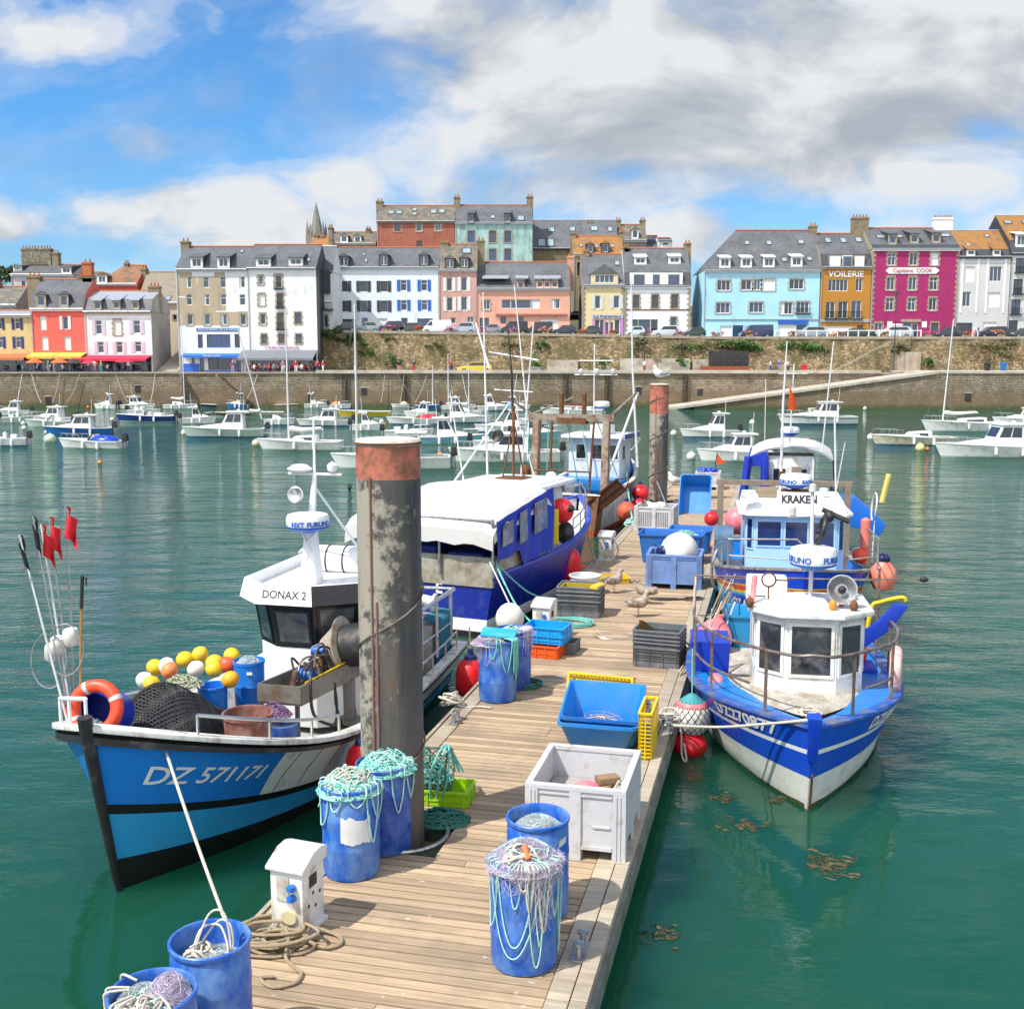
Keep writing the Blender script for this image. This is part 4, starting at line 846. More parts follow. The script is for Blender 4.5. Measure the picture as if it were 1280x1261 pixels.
# ---------------------------------------------------------------- piles
def pilemat(name='painted_steel_pile',zb=3.90):
    m,nt,b=newmat(name); L=nt.links.new
    t=nt.nodes.new('ShaderNodeTexCoord'); ob=t.outputs['Object']; sp=nt.nodes.new('ShaderNodeSeparateXYZ'); L(ob,sp.inputs[0])
    def mm(op,a,b2,cl=False):
        q=nt.nodes.new('ShaderNodeMath'); q.operation=op; q.use_clamp=cl
        for i,x in enumerate((a,b2)):
            if isinstance(x,(int,float)): q.inputs[i].default_value=x
            else: L(x,q.inputs[i])
        return q.outputs[0]
    z=sp.outputs[2]
    vs_=NN(nt,'ShaderNodeMapping',Scale=(3,3,.5)); L(ob,vs_.inputs[0])
    n1=noise(nt,ob,2.2,8,.72); n2=noise(nt,vs_.outputs[0],1.6,6,.65); n3=noise(nt,ob,6,8,.75)
    base=mixc(nt,ramp(nt,n2,[(.38,0),(.62,1)]).outputs[0],(.046,.046,.05),(.105,.094,.082))
    # lime wash / guano patches, on the weather side, in two height bands
    side=mm('MULTIPLY_ADD',sp.outputs[0],-.9); 
    sd=nt.nodes.new('ShaderNodeMath'); sd.operation='MULTIPLY_ADD'; L(sp.outputs[0],sd.inputs[0]); sd.inputs[1].default_value=-.50; sd.inputs[2].default_value=0
    zz=ramp(nt,mm('MULTIPLY',z,.2),[(.0,.05),(.25,.0),(.42,.0),(.56,.14),(.70,.16),(.77,.06),(.80,-.2)])
    pm_=mm('ADD',mm('ADD',n3,sd.outputs[0]),mm('ADD',zz.outputs[0],mm('MULTIPLY',mm('SUBTRACT',n1,.5),.5)))
    base=mixc(nt,ramp(nt,pm_,[(.575,0),(.69,.92)]).outputs[0],base,(.34,.31,.255))
    rm=ramp(nt,noise(nt,vs_.outputs[0],1.9,9,.75),[(.58,0),(.68,.85)]); base=mixc(nt,rm.outputs[0],base,(.16,.065,.03))
    band=mm('GREATER_THAN',mm('ADD',z,mm('MULTIPLY',n1,.05)),zb)
    redc=mixc(nt,ramp(nt,n3,[(.45,0),(.60,1)]).outputs[0],(.50,.15,.10),(.22,.09,.05))
    topr=ramp(nt,mm('ADD',mm('MULTIPLY',mm('SUBTRACT',z,4.0),2.4),mm('MULTIPLY',mm('SUBTRACT',n2,.5),1.1)),[(.30,0),(.62,.85)])
    redc=mixc(nt,topr.outputs[0],redc,(.13,.055,.025))
    base=mixc(nt,band,base,redc)
    L(base,b.inputs['Base Color']); b.inputs['Roughness'].default_value=.55
    bp=NN(nt,'ShaderNodeBump',Strength=.25,Distance=.02); L(n3,bp.inputs['Height']); L(bp.outputs[0],b.inputs['Normal'])
    return m
PM=pilemat(); PCAP=mat('pile_cap',(.55,.52,.47),.8,var=.2,sc=2,dirt=(.28,.22,.16),damt=.3)
PM2=pilemat('red_topped_steel_pile',3.25)
def pile(u,v,label,loops,seam=True):
    x,y=G(u,v,DECK); zt=4.27
    t=thing('mooring_pile',label,'pile',(x,y,DECK),0)
    b=MB(); b.tube([(0,0,-3),(0,0,zt-.012)],.335,48); b.build('shaft',PM if u<600 else PM2,t)
    c=MB(); c.lathe([(.341,zt-.05),(.345,zt-.02),(.33,zt+.0),(.3,zt+.014),(.0,zt+.03)],n=40); c.build('cap',[PCAP],t)
    k=MB(); k.torus((0,0,zt-.03),.339,.014,40,6); k.build('cap_rim',RUSTM,t)
    if seam:
        s_=MB(); a=R(-117)
        for da,m in((0,0),(.16,0)):
            pts=[(cos(a+da)*.342,sin(a+da)*.342,-1),(cos(a+da)*.342,sin(a+da)*.342,3.9-da*8)]; s_.tube(pts,.013,6)
        s_.build('seam_strip',mat('rusty_seam',(.20,.17,.14),.7,dirt=(.24,.05,.03),damt=.6,dsc=2,dstretch=(1,1,.3)),t)
    for z0,z1,a0 in loops:
        w=MB()
        pts=[(cos(a0+q/24*pi*1.25)*.349,sin(a0+q/24*pi*1.25)*.349,z0+(z1-z0)*q/24) for q in range(25)]; w.tube(pts,.011,5); w.build('wire_rope',RSTEEL,t)
    return t
pile(492,1040,'thick near steel mooring pile with red top band and peeling grey paint','' or [(.55,1.15,R(-178)),(2.05,2.85,R(-178))])
pile(822,628,'far slender looking steel pile with a gull on its red top',[(.9,1.6,R(-178)),(2.2,2.9,R(-178)),(3.6,4.1,R(-178))])
for (u,v,lab) in((492,1040,'grey steel guide ring around the foot of the near pile'),(822,628,'steel guide ring around the foot of the far pile')):
    s,t=gs(u,v); o=MB(); o.torus((0,0,0),.50,.022,36,6); o=o.build('pile_guide_ring',STEEL,loc=pw(s+.1,t-.02,DECK+.02)); tag(o,lab,'ring')
# ---------------------------------------------------------------- ropes and nets
def loopy(c, rx, ry, h, n=40, k=9, dome=1., rs=rnd):
    """one wandering rope path heaped on a low dome"""
    pts=[]; a=rs.uniform(0,6.3); 
    for i in range(k):
        a+=rs.uniform(.7,1.5)*rs.choice((1,1,1,-1)); rr=sqrt(rs.random())
        z=h*(1-rr*rr*dome)*rs.uniform(.45,1.05)
        pts.append((c[0]+rx*rr*cos(a),c[1]+ry*rr*sin(a),c[2]+max(.01,z)))
    return smoothpath(pts,5)
def heap(mb,c,rx,ry,h,strands,r,k=9,dome=1.,n=5,rs=rnd,mats=1):
    b0=mb.c
    for i in range(strands):
        mb.mat(b0+rs.randrange(mats)); mb.tube(loopy(c,rx,ry,h,k=k,dome=dome,rs=rs),r,n,cap=False)
def hang(mb,c,R0,a,da,z,depth,r,rs=rnd,n=5):
    """a loop hanging over a barrel rim from angle a to a+da"""
    pts=[(c[0]+R0*.5*cos(a),c[1]+R0*.5*sin(a),z+.03),(c[0]+R0*1.0*cos(a),c[1]+R0*1.0*sin(a),z+.03)]
    m=7
    for i in range(m+1):
        q=i/m; aa=a+da*q; dz=depth*sin(pi*q)**.7; rr=R0*(1.06+.03*sin(q*9+a))
        pts.append((c[0]+rr*cos(aa),c[1]+rr*sin(aa),z-.03-dz))
    pts+=[(c[0]+R0*cos(a+da),c[1]+R0*sin(a+da),z+.03),(c[0]+R0*.5*cos(a+da),c[1]+R0*.5*sin(a+da),z+.03)]
    mb.tube(smoothpath(pts,4),r,n,cap=False)
def fuzz(mb,c,rx,ry,h,n,r,rs=rnd,k=6,dome=1.):
    for i in range(n): mb.tube(loopy(c,rx,ry,h,k=k,dome=dome,rs=rs),r,3,cap=False)
# ---------------------------------------------------------------- barrels
def barrel_mb(r=.29,h=.93,fill=.7):
    b=MB(); r0=r/.29
    b.lathe([(x*r0,z*h/.93) for x,z in [(.0,.006),(.25,.0),(.275,.012),(.284,.05),(.286,.28),(.290,.30),(.290,.33),(.286,.35),(.287,.58),(.291,.60),(.291,.63),(.287,.65),(.284,.84),(.272,.87),(.272,.885),(.292,.893),(.295,.905),(.295,.925),(.288,.932),(.274,.930),(.268,.915),(.266,.87),(.264,fill),(.0,fill+.02)]],n=40)
    return b
BARREL={}
def barrel(u,v,z,label,m=BRL,rot=0,fill=.7,tilt=None):
    x,y=G(u,v,z)
    t=thing('barrel',label,'barrel',(x,y,DECK),rot,'blue plastic barrels on the pontoon')
    if fill not in BARREL: BARREL[fill]=barrel_mb(fill=fill).build('barrel_shell',m,t)
    else:
        o=BARREL[fill].copy(); COL.objects.link(o); o.parent=t; o.material_slots[0].link='OBJECT'; o.material_slots[0].material=m
    return t
def netload(t, label, seed, **k):
    """what lies in or over a barrel: a separate top-level thing standing at the barrel's place"""
    rs=random.Random(seed); rot=t.rotation_euler.z; x,y,z=t.location; out=[]
    def mk(name,mats,fn,lab,cat,part=False):
        mb=MB(); fn(mb,rs); o=mb.build(name,mats,fixn=False,loc=(x,y,z),smooth=True,ang=80); tag(o,lab,cat); return o
    return mk
# front left pair (cut by the picture's edge)
b1=barrel(262,1172,DECK+.93,'open blue barrel standing behind the lower left one beside the coiled rope',rot=.4,fill=.74)
mk=netload(b1,'',5)
def f(mb,rs):
    mb.mat(0); fuzz(mb,(.04,.0,.72),.23,.23,.14,200,.0014,rs); mb.mat(1); heap(mb,(-.07,-.02,.74),.17,.2,.16,9,.009,10,rs=rs); mb.mat(2); heap(mb,(0,0,.70),.2,.2,.12,5,.008,9,rs=rs)
    mb.mat(1)
    for a,hh in((.3,.10),(1.2,.2),(2.,.13)): mb.tube(smoothpath([(-.12,-.08+.03*a,.80),(-.10+.06*a,.05+.03*a,.86+hh),(.03+.05*a,.10-.02*a,.88+hh),(.12+.02*a,.02*a,.88),(.15,-.1+.03*a,.82)],6),.009,5)
mk('fishing_net',[NETW,ROPEW,ROPEP],f,'pale net and cream rope loops inside the upper of the two lower left barrels','fishing net')
b2=barrel(190,1238,DECK+.93,'blue barrel heaped with pinkish net in the bottom left corner',rot=1.2,fill=.78)
mk=netload(b2,'',8)
def f(mb,rs):
    mb.mat(0); fuzz(mb,(.09,.06,.84),.18,.17,.18,220,.0013,rs); mb.mat(1); fuzz(mb,(-.08,.0,.82),.2,.24,.14,160,.0013,rs); mb.mat(2); heap(mb,(-.06,-.08,.84),.22,.2,.12,10,.009,10,rs=rs); mb.mat(3); heap(mb,(0,0,.84),.22,.22,.1,6,.008,9,rs=rs); mb.mat(2)
    for a in(2.6,3.4,4.2,4.8): hang(mb,(0,0,0),.285,a,.6,.93,.12,.009,rs)
mk('fishing_net',[NET,NETW,ROPEW,ROPEP],f,'heap of pinkish net and white rope on the bottom left barrel','fishing net')
# pair by the near pile, piled with turquoise line
b3=barrel(440,1088,DECK,'blue barrel with a torn white paper label under a heap of turquoise rope',rot=0,fill=.86)
lb=MB()
n=14; a0,a1=R(-102),R(-42)
tv=random.Random(2); top=[.66+.02*sin(i*.5)+tv.uniform(-.022,.012) for i in range(n+1)]; bot=[.40+tv.uniform(-.012,.02) for i in range(n+1)]
for i in range(n):
    qa,qb=a0+(a1-a0)*i/n,a0+(a1-a0)*(i+1)/n; rr=.2935
    lb.quad((rr*cos(qa),rr*sin(qa),bot[i]),(rr*cos(qb),rr*sin(qb),bot[i+1]),(rr*cos(qb),rr*sin(qb),top[i+1]),(rr*cos(qa),rr*sin(qa),top[i]))
lb.build('paper_label',mat('torn_white_label',(.68,.68,.68),.7,dirt=(.4,.4,.4),damt=.2),b3,fixn=False)
b4=barrel(481,1058,DECK,'darker blue barrel tucked between the labelled barrel and the near pile',m=BRLD,rot=2,fill=.86)
def f3(mb,rs):
    mb.mat(0); heap(mb,(0,0,.85),.34,.32,.22,60,.0072,12,rs=rs,mats=2); mb.mat(2); heap(mb,(0,0,.86),.32,.3,.26,14,.0072,10,rs=rs)
    mb.mat(0)
    for a,da,dp in((-2.9,.7,.34),(-.9,.5,.52),(-.7,.65,.30),(-2.2,.5,.16),(-1.5,.6,.12),(3.0,.6,.2)): hang(mb,(0,0,0),.29,a,da,.93,dp,.008,rs)
mk=netload(b3,'',21); mk('rope_heap',[ROPEP,ROPET,ROPEW],f3,'heap of turquoise rope spilling over the labelled blue barrel','rope')
def f4(mb,rs):
    mb.mat(0); heap(mb,(.03,0,.85),.33,.31,.22,48,.0072,12,rs=rs,mats=2)
    for a,da,dp in((-.6,.6,.32),(-.1,.5,.24),(.2,.5,.2),(-1.2,.5,.42)): hang(mb,(0,0,0),.29,a,da,.93,dp,.008,rs)
mk=netload(b4,'',23); mk('rope_heap',[ROPEP,ROPET],f4,'turquoise rope heap on the barrel touching the near pile','rope')
# pair in the right foreground
b5=barrel(672,1138,DECK,'open topped blue barrel close against the grey pallet bin',rot=.2,fill=.78)
lb=MB()
for i in range(5):
    qa,qb=R(-62+i*4),R(-58+i*4); lb.quad((.2925*cos(qa),.2925*sin(qa),.72+.004*i),(.2925*cos(qb),.2925*sin(qb),.724+.004*i),(.2925*cos(qb),.2925*sin(qb),.785+.004*i),(.2925*cos(qa),.2925*sin(qa),.781+.004*i))
lb.build('paper_label',mat('torn_white_label',(.7,.7,.7),.7),b5,fixn=False)
mk=netload(b5,'',31)
def f(mb,rs): mb.mat(0); fuzz(mb,(0,0,.80),.25,.25,.13,220,.0014,rs); mb.mat(1); heap(mb,(0,0,.79),.22,.22,.1,6,.006,9,rs=rs); mb.mat(2); heap(mb,(0,0,.79),.2,.2,.1,5,.006,9,rs=rs)
mk('fishing_net',[NETW,ROPEP,ROPEW],f,'greenish net filling the open barrel next to the grey bin','fishing net')
b6=barrel(655,1200,DECK,'front blue barrel wearing a shaggy cap of lilac net and turquoise line',rot=1,fill=.86)
mk=netload(b6,'',37)
def f(mb,rs):
    mb.mat(0); fuzz(mb,(0,0,.88),.35,.34,.19,360,.0013,rs,k=8)
    for i in range(330):
        a=R(rs.gauss(-65,38)); z=.96; dp=rs.uniform(.08,.6)*(1 if abs(a-R(-58))<.3 else .42); pp=[]
        for j in range(6): pp.append((.305*cos(a)+rs.gauss(0,.022),.305*sin(a)+rs.gauss(0,.022),z-dp*j/5)); a+=rs.gauss(0,.07)
        mb.tube(smoothpath(pp,3),.0013,3,cap=False)
    mb.mat(1); heap(mb,(0,0,.88),.34,.33,.22,9,.0075,9,rs=rs)
    for a,da,dp in((-2.7,1.6,.72),(-2.4,1.1,.62),(-1.3,.3,.62),(-2.0,.35,.28),(-.8,.4,.42),(-2.9,.5,.5),(-.45,.25,.75),(-1.0,-.5,.8)): hang(mb,(0,0,0),.29,a,da,.93,dp,.0065,rs)
    mb.mat(2); heap(mb,(-.02,-.1,.95),.2,.16,.14,6,.011,8,rs=rs)
    for a,da,dp in((-1.55,.22,.3),(-1.2,.3,.5),(-1.75,.3,.12)): hang(mb,(0,0,0),.3,a,da,.93,dp,.009,rs)
    mb.mat(3); mb.tube([(-.0,-.12,1.08),(.03,-.2,1.0)],[.03,.03],8)
mk('fishing_net',[NET,ROPEP,ROPEW,mat('orange_net_float',(.6,.16,.05),.6)],f,'lilac net cap with dangling turquoise lines on the front right barrel','fishing net')
# far pair at the pontoon edge
b7=barrel(622,873,DECK,'faded blue barrel at the left pontoon edge topped by a cyan board',rot=.6,fill=.86)
b8=barrel(641,858,DECK,'blue barrel half hidden behind the one with the cyan board',m=BRLD,rot=.9,fill=.86)
x,y,z=b7.location; o=MB(); o.box((0,0,0),(.52,.36,.035),0); o=o.build('board',mat('cyan_board',(.02,.38,.58),.5,dirt=(.1,.4,.5),damt=.3),bev=.008,loc=(x+.02,y+.08,DECK+1.0),rz=-.12); o.rotation_euler=(R(5),R(4),-.12); tag(o,'cyan board lying on net across the two edge barrels','board')
mk=netload(b7,'',41)
def f(mb,rs):
    mb.mat(0); fuzz(mb,(-.1,0,.86),.32,.3,.14,130,.0022,rs)
    for i in range(45): hang(mb,(0,0,0),.29,R(rs.uniform(-230,-120)),rs.uniform(-.4,.4),.93,rs.uniform(.08,.32),.002,rs,3)
    mb.mat(1)
    for a,da,dp in((-1.4,.6,.42),(-.7,.4,.30),(-.5,.3,.55),(-2.,.4,.2),(-.6,.2,.6)): hang(mb,(0,0,0),.29,a,da,.93,dp,.010,rs)
    for i in range(9): hang(mb,(0,0,0),.30,R(rs.uniform(-45,-25)),.08,.93,rs.uniform(.2,.5),.008,rs)
mk('fishing_net',[NET,ROPET],f,'tangled grey net and turquoise cords over the edge barrel','fishing net')
mk=netload(b8,'',43)
def f(mb,rs):
    mb.mat(0); heap(mb,(0,0,.86),.26,.26,.12,9,.009,9,rs=rs); mb.mat(1); fuzz(mb,(.1,0,.86),.28,.28,.1,50,.002,rs)
    for i in range(30): hang(mb,(0,0,0),.29,R(rs.uniform(-60,20)),rs.uniform(-.3,.3),.93,rs.uniform(.1,.35),.002,rs,3)
mk('fishing_net',[ROPEP,NET],f,'rope coil and wispy net on the half hidden edge barrel','fishing net')
# ---------------------------------------------------------------- pallet bins, crates, tubs
def pallet_bin(name,label,u,v,rz,w,dp,h,m,anchor=(-1,-1),perf=False,ribs=1,group=None,arrow=False):
    x,y=G(u,v,DECK); M=Matrix.Rotation(rz,2); off=M@V((anchor[0]*w/2,anchor[1]*dp/2))
    t=thing(name,label,'pallet bin',(x-off.x,y-off.y,DECK),rz,group)
    X,Y=w/2,dp/2; b=MB(); th=.035; f=.12
    b.bx(-X+.02,X-.02,-Y+.02,Y-.02,f,f+.03)
    for a,bb,c,d in((-X,X,-Y,-Y+th),(-X,X,Y-th,Y),(-X,-X+th,-Y+th,Y-th),(X-th,X,-Y+th,Y-th)): b.bx(a,bb,c,d,f,h-.05)
    b.build('shell',m,t,smooth=False)
    r=MB(); e=.022
    r.bx(-X-e,X+e,-Y-e,-Y+th+.01,h-.05,h).bx(-X-e,X+e,Y-th-.01,Y+e,h-.05,h).bx(-X-e,-X+th+.01,-Y+th+.011,Y-th-.011,h-.05,h).bx(X-th-.01,X+e,-Y+th+.011,Y-th-.011,h-.05,h); r.build('rim',m,t,smooth=False,bev=.006)
    p=MB()
    for sx in(-1,1):
        for sy in(-1,1):
            p.bx(sx*X-sx*.11,sx*(X+e),sy*Y-sy*.001,sy*(Y+e),0,h-.051); p.bx(sx*(X+.001),sx*(X+e),sy*(Y-.002),sy*(Y-.13),0,h-.051)
            p.bx(sx*X-sx*.12,sx*X-sx*.002,sy*Y-sy*.12,sy*Y-sy*.002,0,f-.001)
            for k in(.035,.075): p.bx(sx*(X-k)-.006,sx*(X-k)+.006,sy*(Y+e+.0005),sy*(Y+e+.010),.02,h-.06)
    for sy in(-1,1):
        p.bx(-.06,.06,sy*(Y+.001),sy*(Y+e),0,h-.051); p.bx(-.06,.06,sy*Y-sy*.12,sy*Y-sy*.002,0,f-.001)
        if not perf:
            if not arrow:
                for xx in(-X/2-.02,X/2+.02): p.bx(xx-X/2+.16,xx+X/2-.16,sy*(Y+.001),sy*(Y+.015),h*.46,h*.46+.02)
            p.bx(-X+.12,X-.12,sy*(Y+.0015),sy*(Y+.016),h-.10,h-.08)
            p.bx(-X+.12,X-.12,sy*(Y+.0015),sy*(Y+.016),f,f+.04)
    for sx in(-1,1):
        p.bx(sx*(X+.001),sx*(X+e),-.06,.06,0,h-.051); p.bx(sx*(X+.0015),sx*(X+.015),-Y+.14,Y-.14,h*.46,h*.46+.02)
    p.build('leg',m,t,smooth=False)
    if perf:
        q=MB()
        for i in range(16):
            for j in range(7):
                xx=-X+.16+i*(w-.32)/15
                if abs(xx)<.08: continue
                q.bx(xx-.013,xx+.013,-Y-.003,-Y-.0005,f+.05+j*(h-f-.2)/7,f+.05+j*(h-f-.2)/7+.045)
        q.build('slots',BLK,t,smooth=False,fixn=False)
    return t
pg=pallet_bin('pallet_bin','large pale grey pallet bin holding a few bits of wood near the right edge',779,1080,ponM,1.0,1.2,.78,PGREY,(1,-1))
pf=pallet_bin('pallet_bin','far pale grey slotted pallet bin full of white floats beside the far pile',793,664,ponM-.05,1.15,1.0,.76,mat('light_grey_bin_plastic',(.52,.53,.55),.5,dirt=(.33,.32,.3),damt=.2),(-1,-1),perf=True)
pb=pallet_bin('pallet_bin','pale blue pallet bin carrying a big white buoy',808,735,ponM+.02,1.2,1.0,.78,PBLUE,(-1,-1),arrow=True)
pv=pallet_bin('pallet_bin','white bin with blue cloth and an orange flag at the far end of the pontoon',869,612,ponM,.95,1.0,.7,PGREY,(-1,-1))
x,y,z=pv.location; t=MB(); rs=random.Random(5)
for i in range(14): t.ball((rs.uniform(-.35,.35),rs.uniform(-.3,.3),.7+rs.uniform(0,.1)),rs.uniform(.08,.15),7,(1,1,.5))
o=t.build('cloth_heap',RBLUE,loc=(x,y,z)); tag(o,'crumpled blue cloth heaped in the far white bin','cloth')
# flag leaning in it
t=thing('marker_flag','small orange flag on a dark stick leaning in the far white bin','flag',(x+.12,y-.3,z)); m=MB(); m.tube([(0,0,.0),(.16,.0,1.55)],.016,6); m.build('stick',BLK,t)
m=MB(); m.hexa([(.15,0,1.45),(.15,0,.98),(.55,.08,1.08),(.36,.04,1.2)],[(.15,.012,1.45),(.15,.012,.98),(.55,.092,1.08),(.36,.052,1.2)]); m.build('cloth',mat('orange_flag',(.80,.10,.01),.7),t)
# contents of the near bin
x,y,z=pg.location; t=MB(); t.box((.20,-.05,.56),(.32,.12,.035),.9); t.box((.24,.02,.62),(.24,.14,.07),.3); o=t.build('wood_offcuts',WOODB,loc=(x,y,z),bev=.004); tag(o,'offcuts of brown wood in the large grey bin','wood')
t=MB(); t.ball((.0,-.12,.52),.17,14,(1,1,.8)); o=t.build('pink_float',PINK,loc=(x,y,z)); tag(o,'pink float half seen inside the large grey bin','float')
t=MB(); heap(t,(.36,-.05,.50),.12,.2,.16,5,.012,8,rs=random.Random(4)); o=t.build('rope',ROPEW,loc=(x,y,z),fixn=False); tag(o,'short white rope in the corner of the large grey bin','rope')
t=MB(); t.bx(-.45,.45,-.55,.55,.15,.42); o=t.build('bin_liner_net',mat('dull_net_bed',(.36,.34,.32),.9,var=.4,sc=12),loc=(x,y,z),rz=ponM); tag(o,'flat grey net bedding on the floor of the large grey bin','net')
# far bin contents
x,y,z=pf.location; t=MB(); rs=random.Random(9)
for i in range(6): t.ball((-.05+rs.uniform(-.2,.45),rs.uniform(-.3,.3),.66+rs.uniform(-.02,.12)),rs.uniform(.13,.2),10,(1,1,.8))
o=t.build('white_floats',FOAM,loc=(x,y,z)); tag(o,'off white net floats piled in the far slotted bin','float')
t=MB(); heap(t,(-.35,0,.64),.18,.3,.26,8,.02,8,rs=rs); o=t.build('net_bundle',mat('brown_net',(.2,.16,.11),.9),loc=(x,y,z),fixn=False); tag(o,'brown net bundle in the left of the far slotted bin','net')
t=MB(); t.tube([(.3,-.3,.7),(-.02,-.1,1.5)],.022,6); t.box((.3,-.3,.72),(.2,.1,.04)); o=t.build('paddle',STEEL,loc=(x,y,z)); tag(o,'grey pole leaning out of the far slotted bin','pole')
# white buoy in the pale blue bin
def buoy(label,loc,r,m,capm,direction,name='buoy',group=None):
    t=thing(name,label,'buoy',loc,0,group); Mx=V((0,0,1)).rotation_difference(V(direction).normalized()).to_matrix().to_4x4()
    b=MB(); prof=[(0,-r)]+[(r*sin(pi*i/12),-r*cos(pi*i/12)*1.02) for i in range(1,11)]+[(r*.34,r*1.02)]
    b.lathe(prof,n=22,M=Mx); b.build('body',m,t)
    c=MB(); c.lathe([(r*.36,r*.93),(r*.33,r*1.02),(r*.22,r*1.12),(r*.24,r*1.3),(r*.12,r*1.36),(0,r*1.36)],n=16,M=Mx); c.build('cap',capm,t); return t
x,y,z=pb.location; buoy('big white buoy with a navy cap lying in the pale blue bin',(x+.08,y-.05,z+.80),.42,FOAM,NAVY,(-.9,-.35,.03))
# tubs (rounded, tapered, open)
def rrect(hx,hy,r,n=5):
    out=[]
    for cx,cy,a0 in((hx-r,hy-r,0),(-hx+r,hy-r,pi/2),(-hx+r,-hy+r,pi),(hx-r,-hy+r,3*pi/2)):
        for i in range(n+1): a=a0+pi/2*i/n; out.append((cx+r*cos(a),cy+r*sin(a)))
    return out
def tub_mb(w,dp,h,taper=.82,th=.02,front=0.,r=.09,floor=.04):
    b=MB(); rings=[]
    def ring(k,z,e,fz): 
        q=[]
        for x,y in rrect(w/2*k+e,dp/2*k+e,r): 
            f=max(0,min(1,(.15-y/(dp/2*k+e))/1.0))**1.0 if front else 0
            q.append((x,y,z-front*f*fz))
        rings.append(q)
    ring(taper*.9,0,0,0); ring(taper,.02,0,0); ring(1,h-.05,0,1); ring(1,h-.045,.03,1); ring(1,h,.03,1); ring(1,h,-.0,1); ring(1,h-.05,-th,1); ring(taper,floor,-th,0)
    n=len(rings[0]); vs=[p for q in rings for p in q]; fs=[]
    for i in range(len(rings)-1):
        for j in range(n): fs.append((i*n+j,i*n+(j+1)%n,(i+1)*n+(j+1)%n,(i+1)*n+j))
    fs.append(tuple(reversed(range(n)))); fs.append(tuple(range((len(rings)-1)*n,len(rings)*n))); b.add(vs,fs); return b
def tub(label,loc,rz,w,dp,h,m,tilt=(0,0),name='tub',**k):
    t=thing(name,label,'tub',loc,rz); t.rotation_euler=(tilt[0],tilt[1],rz); tub_mb(w,dp,h,**k).build('shell',m,t,ang=50)
    hd=MB()
    if k.get('front'): return t
    for s in(-1,1): hd.tube(smoothpath([(-w/2*.55,s*(dp/2+.03),h*.80),(-w/2*.3,s*(dp/2+.07),h*.62),(w/2*.3,s*(dp/2+.07),h*.62),(w/2*.55,s*(dp/2+.03),h*.80)],5),.012,6)
    hd.build('handle',m,t); return t
x,y=G(754,928,DECK); tb=tub('bright blue scoop fronted tub holding a round of mauve net',(x,y+.15,DECK+.01),ponM,1.02,.95,.64,BTUB,front=.30,taper=.80)
tub('lower bright blue tub nested under the one with mauve net',(x+.06,y+.23,DECK+.006),ponM,1.06,.95,.40,BTUBD,taper=.84)
t=MB(); rs=random.Random(12)
for i in range(26):
    a=rs.uniform(0,6.28); t.mat(0).torus((rs.uniform(-.03,.03),rs.uniform(-.03,.03)-.1,.20+rs.uniform(0,.13)),rs.uniform(.09,.27),.007,20,4,Matrix.Rotation(rs.uniform(-.18,.18),4,'X')@Matrix.Rotation(rs.uniform(-.18,.18),4,'Y'))
t.mat(0); fuzz(t,(0,-.1,.18),.29,.26,.18,90,.0022,rs); t.mat(1)
for i in range(4): t.tube([(-.25*cos(i*.8),-.1-.25*sin(i*.8),.30),(0,-.1,.345),(.25*cos(i*.8),-.1+.25*sin(i*.8),.30)],.007,5)
o=t.build('net_round',[mat('mauve_net',(.26,.22,.36),.8,var=.3,sc=20),ROPEW],loc=(x,y+.15,DECK),fixn=False,rz=ponM); tag(o,'round of mauve net lying in the bright blue tub','fishing net')
# crates
def crate(label,loc,rz,w,dp,h,m,tilt=(0,0),name='crate',grid=False,group=None,full=False,thick=.018):
    t=thing(name,label,'crate',loc,rz,group); t.rotation_euler=(tilt[0],tilt[1],rz); X,Y=w/2,dp/2; b=MB(); th=thick
    b.bx(-X+.02,X-.02,-Y+.02,Y-.02,0,.02)
    for s in(-1,1):
        if grid:
            n=int(w/.055)
            for i in range(n+1): xx=-X+w*i/n; b.bx(xx-.008,xx+.008,s*Y-.008,s*Y+.008,.0,h-.03)
            for j in range(int(h/.05)): z=.03+j*.05; b.bx(-X,X,s*Y-.007,s*Y+.007,z,z+.012)
            n=int(dp/.055)
            for i in range(n+1): yy=-Y+dp*i/n; b.bx(s*X-.008,s*X+.008,yy-.008,yy+.008,.0,h-.03)
            for j in range(int(h/.05)): z=.03+j*.05; b.bx(s*X-.007,s*X+.007,-Y,Y,z,z+.012)
        else:
            b.bx(-X+.01,X-.01,s*(Y-.012)-th/2,s*(Y-.012)+th/2,.005,h-.03); b.bx(s*(X-.012)-th/2,s*(X-.012)+th/2,-Y+.022,Y-.022,.005,h-.03)
    b.build('shell',m,t,smooth=False)
    r=MB(); e=.012
    for s in(-1,1):
        r.bx(-X-e,X+e,s*Y-.02,s*Y+.012,h-.03,h); r.bx(s*X-.02,s*X+.012,-Y+.021,Y-.021,h-.03,h)
    r.build('rim',m,t,smooth=False,bev=.004)
    q=MB()
    if not grid:
        for s in(-1,1):
            for i in range(4): xx=-X+.05+(w-.1)*i/3; q.bx(xx-.012,xx+.012,s*(Y-.0)-.003*s,s*(Y+.010),.0,h-.031)
            for i in range(3): yy=-Y+.05+(dp-.1)*i/2; q.bx(s*X-.003*s,s*(X+.010),yy-.012,yy+.012,.0,h-.031)
            q.bx(-X+.03,X-.03,s*(Y-.0015),s*(Y+.007),h*.34,h*.34+.012); q.bx(s*(X-.0015),s*(X+.007),-Y+.03,Y-.03,h*.34,h*.34+.012)
        q.build('ribs',m,t,smooth=False)
    return t
